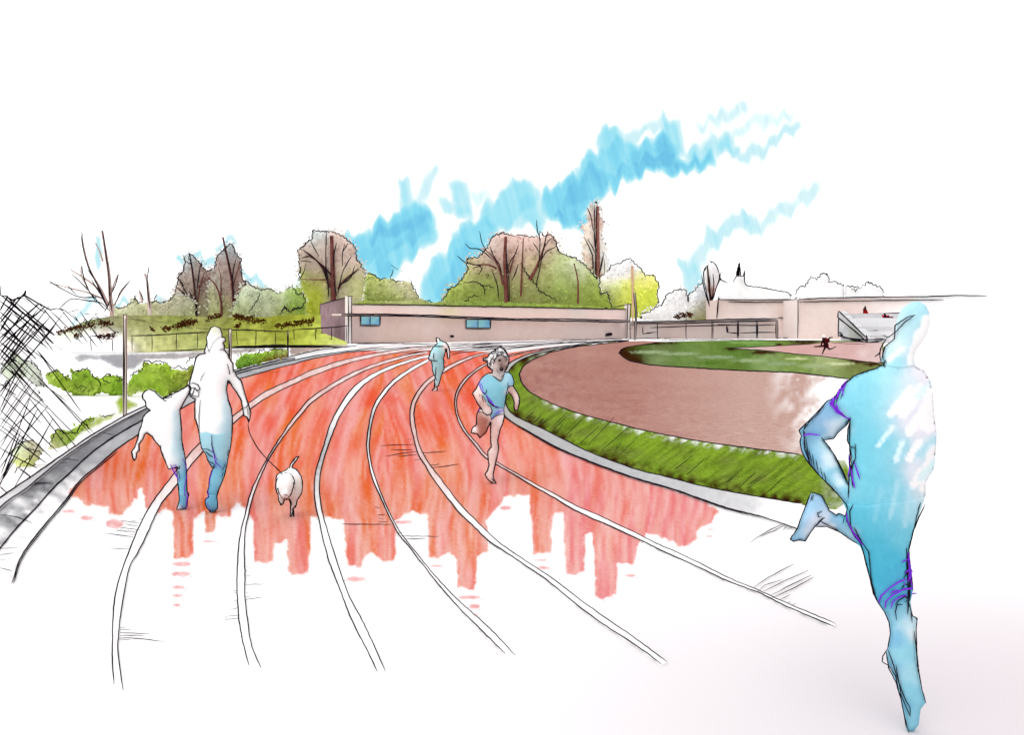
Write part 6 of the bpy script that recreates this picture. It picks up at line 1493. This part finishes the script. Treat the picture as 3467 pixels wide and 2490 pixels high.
rn_loop += cK((892, 1150), (890, 1090), (935, 1010), (948, 900), (950, 800), (938, 700), (932, 600), (918, 520), (880, 455), (828, 428), (822, 390), (836, 340), (868, 300), (896, 250), (912, 190), (908, 130), (886, 88), (846, 68), (800, 76), (760, 104), (732, 150), (718, 205), (713, 280), (680, 305), (655, 330), (640, 372), (634, 400))
gap = cK((465, 728), (445, 762), (402, 800), (370, 840), (318, 850), (348, 892), (390, 960), (422, 1022), (448, 1090), (460, 1005), (474, 960), (462, 890), (446, 852), (452, 785))
kc = lambda *a: [(*cK((x, y))[0], r, c) for x, y, r, c in a]
lc = lambda *a: [(*cL((x, y))[0], r, c) for x, y, r, c in a]
cy1, cy2, cy3, vl = rgb(124, 206, 226), rgb(96, 192, 216), rgb(168, 222, 236), rgb(238, 232, 240)
rp = blobs(kc((870, 110, 50, rgb(176, 224, 236)), (800, 230, 40, rgb(196, 230, 238)), (700, 300, 40, rgb(214, 238, 244)), (690, 370, 30, rgb(190, 230, 240)), (720, 430, 30, rgb(150, 216, 230)), (480, 540, 50, rgb(140, 206, 226)), (520, 620, 60, cy1), (600, 560, 60, rgb(150, 216, 230)), (700, 560, 50, rgb(176, 226, 236)), (780, 560, 50, rgb(206, 232, 240)), (880, 520, 60, vl), (880, 600, 50, vl), (880, 700, 60, vl), (790, 640, 40, rgb(226, 238, 244)), (780, 720, 50, vl), (670, 700, 60, rgb(160, 218, 232)), (520, 780, 50, cy1), (600, 880, 60, cy1), (760, 860, 30, rgb(160, 218, 230)), (880, 800, 40, vl), (900, 880, 36, rgb(200, 232, 240)), (900, 960, 40, rgb(196, 230, 238)), (700, 960, 50, rgb(150, 212, 228)), (830, 1020, 46, vl), (870, 1110, 40, rgb(226, 236, 242)), (530, 980, 50, rgb(120, 202, 222)), (540, 1120, 50, rgb(128, 206, 224)), (720, 1120, 50, rgb(140, 210, 228)), (620, 1060, 50, rgb(116, 200, 222)), (560, 1280, 60, cy2), (700, 1260, 60, rgb(130, 206, 226)), (800, 1240, 40, rgb(180, 224, 236)), (640, 1420, 60, rgb(84, 184, 210)), (760, 1400, 40, rgb(124, 204, 224)),
             (300, 700, 36, rgb(140, 182, 216)), (370, 680, 30, rgb(128, 178, 212)), (400, 770, 28, rgb(222, 234, 242)), (240, 780, 24, rgb(136, 186, 216)), (230, 860, 30, rgb(130, 186, 216)), (250, 930, 30, rgb(120, 180, 212)), (310, 900, 24, rgb(190, 228, 240)), (350, 960, 24, rgb(226, 240, 246)), (340, 1040, 24, rgb(140, 204, 226)), (420, 1080, 20, rgb(226, 240, 246)), (410, 1150, 24, rgb(150, 204, 226)),
             (270, 1190, 24, rgb(160, 200, 228)), (240, 1250, 24, rgb(150, 196, 226)), (290, 1290, 26, rgb(220, 230, 242)), (180, 1370, 26, rgb(150, 196, 224)), (225, 1370, 16, rgb(222, 232, 242)), (380, 1310, 26, rgb(150, 196, 224)), (460, 1370, 24, rgb(168, 208, 228)), (350, 1340, 12, PAPER))
           + lc((420, 400, 44, rgb(80, 182, 210)), (430, 560, 40, rgb(76, 176, 206)), (400, 700, 34, rgb(96, 180, 212)), (520, 560, 34, rgb(88, 176, 210)), (480, 800, 30, rgb(140, 200, 222)), (560, 860, 26, rgb(200, 230, 240)), (480, 950, 24, rgb(128, 188, 218)), (560, 1050, 30, rgb(150, 212, 228)), (480, 1150, 24, rgb(140, 196, 222)), (590, 1200, 26, rgb(164, 216, 230)), (580, 1350, 30, rgb(140, 204, 224)), (600, 1480, 24, rgb(140, 204, 224)), (540, 1420, 20, rgb(112, 180, 212)), (620, 940, 16, rgb(224, 238, 242))), 16, 34, .06, 21)
def strokes(paint, L_):
    def f(P, D):
        c = paint(P, D)
        n = fbm(P[:, 0] / 14, P[:, 1] / 14, 51)
        for (a, b, rad, q, al) in L_:
            a = np.array(a); b = np.array(b); ab = b - a
            t = np.clip(((P - a) @ ab) / (ab @ ab), 0, 1)
            e = P - a - t[:, None] * ab
            dd = np.sqrt((e * e).sum(1)) + (n - .5) * 6
            k = (np.clip((rad - dd) / 5 + .5, 0, 1) * al)[:, None]
            c = c * (1 - k) + np.asarray(q) * k
        return c
    return f


def ks(a, b, rad, q, al):
    p, q2 = cK(a, b)
    return (p, q2, rad, q, al)


wsh = rgb(170, 224, 238)
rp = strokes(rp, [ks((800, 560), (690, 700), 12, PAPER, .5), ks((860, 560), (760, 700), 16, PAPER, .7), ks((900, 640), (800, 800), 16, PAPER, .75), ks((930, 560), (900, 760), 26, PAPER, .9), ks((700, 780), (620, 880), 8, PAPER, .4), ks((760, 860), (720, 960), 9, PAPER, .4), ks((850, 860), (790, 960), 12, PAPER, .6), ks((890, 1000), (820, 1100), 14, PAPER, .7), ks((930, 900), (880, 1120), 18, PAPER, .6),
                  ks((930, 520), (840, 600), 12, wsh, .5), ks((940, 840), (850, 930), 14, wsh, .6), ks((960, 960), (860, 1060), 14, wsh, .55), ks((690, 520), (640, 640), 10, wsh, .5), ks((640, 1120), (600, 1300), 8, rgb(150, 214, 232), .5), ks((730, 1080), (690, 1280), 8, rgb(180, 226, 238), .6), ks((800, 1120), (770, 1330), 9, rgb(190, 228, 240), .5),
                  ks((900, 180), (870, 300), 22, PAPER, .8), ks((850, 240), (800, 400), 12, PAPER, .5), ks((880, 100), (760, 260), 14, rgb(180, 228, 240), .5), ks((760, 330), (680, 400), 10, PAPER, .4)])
dr = 3.72
shirt_r = [p for p in cK((655, 424), (600, 450), (540, 470), (480, 494), (442, 528), (402, 572), (378, 612), (365, 650), (390, 690), (440, 720), (468, 726), (456, 790), (450, 850), (466, 890), (478, 960), (466, 1010), (455, 1100), (446, 1235), (520, 1250), (640, 1235), (760, 1226), (872, 1200), (886, 1150), (884, 1090), (931, 1010), (944, 900), (946, 800), (934, 700), (928, 600), (914, 520), (876, 459), (816, 429), (760, 440), (700, 436))]
rp_lite = rp
shorts_r = cK((440, 1204), (520, 1219), (640, 1204), (760, 1194), (886, 1164)) + cL((636, 102), (601, 200), (581, 280), (566, 340), (576, 430), (590, 520), (596, 615), (560, 650), (480, 670), (400, 745), (366, 712), (329, 645), (306, 550), (286, 470), (266, 390), (240, 322)) + cK((510, 1430), (470, 1380), (445, 1290))
rn_lines = [(cK((655, 422), (600, 447), (540, 466), (480, 490), (440, 525), (400, 570), (375, 610), (330, 632), (290, 680), (250, 720), (205, 765), (174, 795), (190, 830)), 3.4), (cK((205, 760), (175, 795), (185, 815)), 3), (cK((325, 640), (280, 700), (230, 750), (200, 790), (215, 760)), 3), (cK((190, 820), (180, 860), (190, 910), (215, 960), (280, 1040), (330, 1090), (380, 1140), (440, 1210), (450, 1245)), 3.4), (cK((205, 800), (205, 900), (235, 980), (300, 1060), (345, 1100), (400, 1160)), 2.8), (cK((198, 790), (210, 880), (230, 960)), 2.4),
            (cK((465, 722), (445, 762), (402, 800), (370, 840), (318, 850)), 3), (cK((300, 835), (348, 892), (390, 960), (422, 1022), (450, 1090)), 3.4), (cK((320, 860), (370, 925), (405, 1000), (455, 1105)), 2.6), (cK((465, 728), (450, 785), (446, 852), (462, 885), (490, 895)), 3), (cK((462, 720), (458, 850), (462, 960), (455, 1090), (452, 1175)), 3), (cK((490, 870), (492, 950), (470, 1010), (475, 1110)), 2.8), (cK((460, 880), (470, 940), (465, 1050)), 2.6), (cK((480, 960), (470, 1050), (480, 1120)), 2.4),
            (cK((360, 610), (355, 640), (380, 680), (430, 720), (462, 730)), 3), (cK((375, 600), (370, 650), (395, 690), (445, 722)), 3), (cK((420, 540), (395, 600), (380, 650)), 2.6), (cK((430, 560), (405, 620)), 2.4),
            (cK((236, 1140), (270, 1148), (305, 1162), (325, 1205), (345, 1245), (385, 1272), (400, 1262), (436, 1276), (440, 1250)), 3.4), (cK((240, 1150), (220, 1200), (205, 1240), (185, 1290), (165, 1350), (125, 1408), (142, 1420), (180, 1412), (210, 1418), (240, 1370), (265, 1336), (310, 1290), (322, 1287)), 3.4), (cK((135, 1385), (125, 1410), (150, 1418)), 2.6), (cK((305, 1250), (280, 1262), (285, 1282), (300, 1280)), 3), (cK((250, 1150), (240, 1190)), 2.4), (cK((258, 1152), (248, 1190)), 2.4), (cK((262, 1338), (330, 1336), (400, 1366), (450, 1400), (505, 1435)), 3.2), (cK((290, 1305), (380, 1350), (450, 1400), (512, 1440)), 3), (cK((432, 1275), (422, 1320)), 2.2), (cK((480, 1210), (460, 1250), (465, 1330), (490, 1400)), 2.8),
            (cL((135, 60), (140, 140), (185, 230), (235, 295), (262, 390), (282, 470), (302, 550), (325, 645), (362, 715), (402, 772), (432, 840), (443, 920), (422, 1030)), 3.2), (cL((190, 180), (240, 280), (290, 350), (300, 440), (310, 560), (345, 690)), 2.8), (cL((422, 1030), (390, 1080), (385, 1120), (430, 1145), (480, 1220), (505, 1340)), 2.8), (cL((412, 1035), (430, 1160), (480, 1260), (520, 1390), (540, 1500), (556, 1585)), 3), (cL((425, 1035), (460, 1130), (500, 1260), (545, 1380), (580, 1440), (582, 1505)), 2.8), (cL((480, 1140), (500, 1250), (520, 1360), (580, 1500)), 2.6), (cL((510, 1340), (530, 1450), (575, 1625)), 2.2),
            (cL((685, 20), (640, 110), (605, 200), (585, 280), (570, 340), (580, 430), (600, 620)), 3.2), (cL((655, 5), (625, 110), (610, 190), (590, 250)), 2.6), (cL((558, 320), (560, 470), (570, 620), (565, 790)), 3.6), (cL((570, 430), (580, 560), (578, 700)), 3.4), (cL((570, 700), (598, 800), (630, 815), (632, 830)), 3), (cL((580, 720), (590, 790), (595, 845)), 2.6), (cL((478, 725), (500, 690), (550, 660), (575, 690)), 3), (cL((530, 720), (490, 720), (478, 770), (485, 830)), 2.8), (cL((540, 700), (560, 690)), 2.4), (cL((630, 820), (622, 900), (627, 1050), (640, 1180), (665, 1320), (690, 1405)), 3), (cL((610, 905), (620, 1000), (632, 1150), (660, 1300)), 2.4), (cL((520, 610), (545, 575), (575, 590)), 2.8), (cL((540, 500), (555, 480)), 2.4), (cL((535, 540), (560, 490), (572, 480)), 2.6),
            (cK((830, 145), (790, 155), (750, 180), (716, 205), (713, 280), (690, 298), (655, 325), (645, 370), (650, 400)), 3.2), (cK((820, 150), (770, 185), (720, 240), (680, 270), (650, 262)), 2.8), (cK((670, 272), (640, 320), (628, 360), (600, 382)), 3.4), (cK((668, 310), (650, 350), (640, 400)), 2.6), (cK((625, 410), (655, 415), (660, 400), (650, 430), (660, 440)), 3.6), (cK((632, 330), (630, 380), (638, 420)), 3),
            (cK((212, 830), (225, 920), (238, 980)), 2.2), (cK((230, 900), (248, 990)), 2.2), (cK((250, 930), (262, 1010)), 2.2), (cK((270, 960), (285, 1040)), 2.2), (cK((295, 1000), (310, 1070)), 2.2), (cK((315, 1030), (330, 1090)), 2.2)]
rn, rnb = person("large runner in blue shown from behind with one bare foot kicked up", [rn_loop, gap], dr,
                 [("shirt", shirt_r, rp_lite, .004), ("shorts", shorts_r, rp_lite, .006)], [], [], rp, k=.46, g=9, base=(W(3110, 0, dr)[0], dr, 0), gain=1.36, closed_ink=False, mat=marker(40, .05),
                 shift=[(*cK((220, 1300))[0], 90, -.16), (*cK((230, 850))[0], 80, .06)])
ink("ink_edge", [([rnb.front(x, y, .009) for x, y in wob(resample(l, 9), .6)], ww) for l, ww in rn_lines], 3.2, rn)
vt = [cK((450, 510), (415, 545), (395, 600), (365, 625)), cK((440, 530), (420, 560), (420, 600)), cK((372, 600), (365, 650), (390, 690), (430, 718), (465, 730)), cK((362, 610), (358, 650), (385, 690), (420, 712)), cK((380, 640), (395, 680), (425, 705)), cK((400, 560), (385, 620)), cK((345, 630), (355, 660)), cK((195, 825), (230, 815), (260, 818), (298, 822)), cK((455, 930), (460, 1010), (450, 1060)), cK((485, 970), (500, 1020), (518, 1070)), cK((470, 1010), (478, 1080), (490, 1120)), cK((440, 1260), (450, 1310), (480, 1370), (520, 1420)),
      cL((360, 710), (375, 660), (430, 610), (500, 560), (560, 540)), cL((405, 745), (410, 700), (460, 650), (540, 610), (600, 600)), cL((445, 745), (460, 700), (500, 670), (560, 650)), cL((520, 425), (570, 400), (560, 350)), cL((545, 500), (580, 470), (600, 490)), cL((580, 430), (585, 560), (600, 600)), cL((570, 360), (575, 480), (570, 560)), cL((520, 620), (560, 610), (600, 610)), cL((440, 640), (480, 620), (510, 625)), cL((560, 560), (585, 520), (590, 470)), cL((590, 645), (625, 640)), cL((150, 150), (190, 230), (240, 290)), cL((210, 250), (260, 310)), cL((545, 560), (540, 590))]
for l in vt:
    ink("violet_stroke", [([rnb.front(x, y, .011) for x, y in wob(resample(l, 8), .6)], 4.0)], 4, rn, PURPLE)  # violet pen strokes drawn over the runner

# ---- dog and lead
dog_loop = cM((560, 490), (585, 492), (600, 430), (655, 345), (705, 290), (775, 265), (728, 335), (660, 420), (632, 492), (710, 520), (762, 580), (812, 660), (836, 760), (842, 870), (826, 980), (780, 1070), (735, 1130), (716, 1230), (664, 1300), (672, 1400), (668, 1470), (605, 1466), (595, 1440), (602, 1330), (605, 1200), (575, 1112), (520, 1122), (482, 1112), (476, 1150), (460, 1200), (430, 1228), (405, 1230), (395, 1190), (370, 1140), (355, 1020), (330, 980), (308, 880), (315, 770), (320, 690), (342, 630), (400, 590), (520, 540))
ddog = foot_d(1752)
dg = thing("dog", "small white terrier with raised tail facing the viewer on a lead", "dog", G(990, 1752))
dcx, dcy = cM((510, 850))[0]
db = Body([dog_loop], ddog, .6, bumps=[(dcx, dcy, 170 * .17182, 268 * .17182, .11), (*cM((500, 1010))[0], 100 * .17182, 110 * .17182, .16)])
db.mesh("body", blobs([(*cM((500, 800))[0], 30, PAPER), (*cM((740, 900))[0], 20, rgb(250, 246, 236)), (*cM((650, 1180))[0], 14, rgb(244, 234, 228)), (*cM((420, 1150))[0], 10, rgb(244, 238, 234))], 2, 8, .02), marker(40, .03), dg, 2.6)
hl = [cM((380, 660), (430, 612), (510, 590), (600, 620), (655, 685), (678, 760), (665, 850), (640, 925), (622, 1000), (575, 1060), (530, 1102), (490, 1112), (435, 1080), (395, 1025), (372, 965), (358, 890)), cM((672, 735), (680, 800), (668, 950)), cM((655, 780), (664, 860), (672, 940)), cM((360, 690), (330, 740), (312, 830), (312, 900), (330, 960), (345, 1010), (362, 1000)), cM((352, 890), (362, 960), (370, 1000)), cM((330, 930), (345, 910), (355, 925)), cM((475, 1024), (520, 1035), (570, 1060)), cM((480, 1025), (505, 1030)),
      cM((556, 1130), (580, 1140), (600, 1200), (602, 1340)), cM((575, 1100), (610, 1160), (625, 1235)), cM((640, 1300), (655, 1400), (668, 1470)), cM((715, 1235), (706, 1300)), cM((605, 1510), (625, 1440), (650, 1330), (700, 1240)), cM((405, 1230), (410, 1195), (430, 1220)), cM((585, 470), (610, 410), (690, 330)), cM((640, 420), (632, 490))]
rl = resample(dog_loop, 4, True)
ink("ink_edge", [([db.front(x, y, .006) for x, y in wob(l, .25)], 3.1) for l in hl] + [([db.front(x, y, .003) for x, y in wob(rl + rl[:1], .35)], 3.1)], 3, dg)
ink("nose", [([db.front(x, y, .012) for x, y in cM((478, 1082), (490, 1088), (505, 1084))], 2.6)], 2.6, dg)
leash_p = catmull([(841, 1430), (840, 1442), (847, 1472), (873, 1519), (903, 1554), (942, 1592), (957, 1608)], 8)
L3 = []
for i, (x, y) in enumerate(leash_p):
    t = i / (len(leash_p) - 1)
    L3.append(W(x, y, dm * (1 - t) + (ddog - .22) * t))
lead = thing("dog_lead", "thin black lead hanging from the adult's hand to the white dog", "lead", L3[0])
ink("strap", [(L3, 2.9)], 2.9, lead)


# ---- tiny far figures: limbs fused into one skin
def fused(name, lab, segs, d, base, voxel, cols, parent_parts=()):
    """segs: ((x0,y0),(x1,y1), r0, r1) in survey units; grown into one closed surface by a voxel remesh."""
    o = thing("person", lab, "person", base)
    V, Fc = [], []
    for a, b, r0, r1, dy0, dy1 in segs:
        n = max(2, int(math.hypot(b[0] - a[0], b[1] - a[1]) / (min(r0, r1) * .5)) + 1)
        for i in range(n + 1):
            t = i / n
            c = Vector(W(a[0] + (b[0] - a[0]) * t, a[1] + (b[1] - a[1]) * t, d + dy0 + (dy1 - dy0) * t)); r = (r0 + (r1 - r0) * t) * d / F
            k = len(V); NU, NV = 8, 5
            V.append(c + Vector((0, 0, r)))
            for v in range(1, NV):
                for u in range(NU):
                    th, ph = math.pi * v / NV, 2 * math.pi * u / NU
                    V.append(c + Vector((math.sin(th) * math.cos(ph), math.sin(th) * math.sin(ph), math.cos(th))) * r)
            V.append(c - Vector((0, 0, r)))
            for u in range(NU):
                Fc.append((k, k + 1 + u, k + 1 + (u + 1) % NU))
            for v in range(NV - 2):
                for u in range(NU):
                    q = k + 1 + v * NU
                    Fc.append((q + u, q + NU + u, q + NU + (u + 1) % NU, q + (u + 1) % NU))
            q = k + 1 + (NV - 2) * NU
            for u in range(NU):
                Fc.append((q + u, k + 1 + (NV - 1) * NU, q + (u + 1) % NU))
    tmp = link("body_raw", V, Fc, marker(3, .1))
    md = tmp.modifiers.new("r", 'REMESH'); md.mode = 'VOXEL'; md.voxel_size = voxel
    ms = tmp.modifiers.new("s", 'SMOOTH'); ms.iterations = 3; ms.factor = .5
    bpy.context.view_layer.update()
    ev = tmp.evaluated_get(bpy.context.evaluated_depsgraph_get())
    me = bpy.data.meshes.new_from_object(ev)
    co = [v.co.copy() for v in me.vertices]; fc = [tuple(p.vertices) for p in me.polygons]
    bpy.data.objects.remove(tmp); bpy.data.meshes.remove(me)
    cc = []
    for v in co:
        x = CX + v.x / v.y * F; y = HY - (v.z - EYE) / v.y * F
        cc.append(cols(x, y))
    link("body", co, fc, marker(3, .15), o, np.array(cc), True)
    return o


dkr, red_, blk = rgb(120, 14, 22), rgb(176, 20, 44), np.array([.01, .006, .008])
def dark_cols(x, y):
    n = vnoise(np.array([x * .22]), np.array([y * .22]), 4)[0]
    lx, ly = (x - 2600) / .60181, (y - 980) / .60181
    if ly < 272 and lx < 325:
        return PAPER
    if 300 < lx < 348 and 275 < ly < 335:
        return dkr if n > .52 else blk
    return blk


q = lambda a, b, r0, r1, d0=0, d1=0, c=cK: (*c(a, b), r0, r1, d0, d1)
dR = foot_d(1201)
fused("person", "tiny runner in black and dark red sprinting on the pink infield path",
      [q((314, 266), (314, 268), 6.2, 6.0), q((318, 280), (330, 318), 8.2, 8.0), q((322, 285), (340, 290), 8, 6), q((338, 284), (350, 272), 3.4, 2.6, 0, -.2), q((350, 272), (364, 271), 2.6, 2, -.2, -.4), q((308, 290), (300, 312), 3.6, 3, 0, .2), q((318, 318), (290, 322), 4.4, 3.2, 0, -.2), q((290, 322), (262, 323), 3.0, 2.4, -.2, 0), q((324, 322), (314, 344), 4.4, 3.0, 0, .1), q((314, 344), (306, 364), 2.8, 2.2, .1, 0), q((332, 322), (345, 338), 4, 2.8, 0, .2), q((345, 338), (365, 332), 2.6, 2.2, .2, .3), q((365, 332), (382, 322), 2, 1.8, .3, .3)],
      dR, G(2787, 1201), .022, dark_cols)
qv = lambda a, b, r0, r1, d0=0, d1=0: (*cV(a, b), r0, r1, d0, d1)


def sit_cols(x, y):
    lx, ly = (x - 2820) / .12891, (y - 1020) / .12891
    n = vnoise(np.array([lx * .05]), np.array([ly * .05]), 6)[0]
    if ly < 215 or ly > 400 or lx < 790:
        return blk
    return rgb(206, 20, 30) if n > .42 else blk


fused("person", "person in red and black sitting upright on the top bleacher step",
      [qv((850, 150), (848, 165), 3.2, 3.2), qv((846, 175), (840, 205), 3, 4), qv((838, 220), (850, 340), 6.4, 8), qv((870, 250), (905, 300), 3.4, 2.8, -.1, -.3), qv((905, 300), (920, 345), 2.6, 2.2, -.3, -.4), qv((820, 340), (770, 410), 3.6, 2.4, -.1, -.5), qv((870, 360), (900, 440), 4, 2.6, -.2, -.6), qv((900, 440), (906, 555), 2.4, 2, -.6, -.6)],
      dB - 2.2, W(2930, 1066, dB - 2.2), .035, sit_cols)


def lie_cols(x, y):
    lx, ly = (x - 2820) / .12891, (y - 1020) / .12891
    n = vnoise(np.array([lx * .035]), np.array([ly * .035]), 9)[0]
    if lx < 1400 and ly < 480 and lx > 1340:
        return blk
    return rgb(206, 22, 60) if n > .36 else blk


fused("person", "person in bright red reclining lower on the bleacher with bent knees",
      [qv((1358, 340), (1368, 365), 3.6, 3.6), qv((1372, 390), (1390, 470), 5.4, 6.4), qv((1300, 375), (1350, 470), 2.6, 3.2), qv((1390, 470), (1430, 520), 6.4, 6), qv((1430, 500), (1500, 450), 6, 4), qv((1450, 400), (1440, 470), 4.4, 4), qv((1500, 440), (1560, 430), 4, 3.4, 0, -.1), qv((1560, 430), (1600, 530), 3.4, 3, -.1, -.3), qv((1600, 530), (1655, 470), 2.8, 1.8, -.3, -.4), qv((1552, 460), (1552, 620), 2, 1.6, -.2, -.4)],
      dB - 5.5, W(3000, 1090, dB - 5.5), .035, lie_cols)

print("OBJECTS BUILT", len(S.objects))
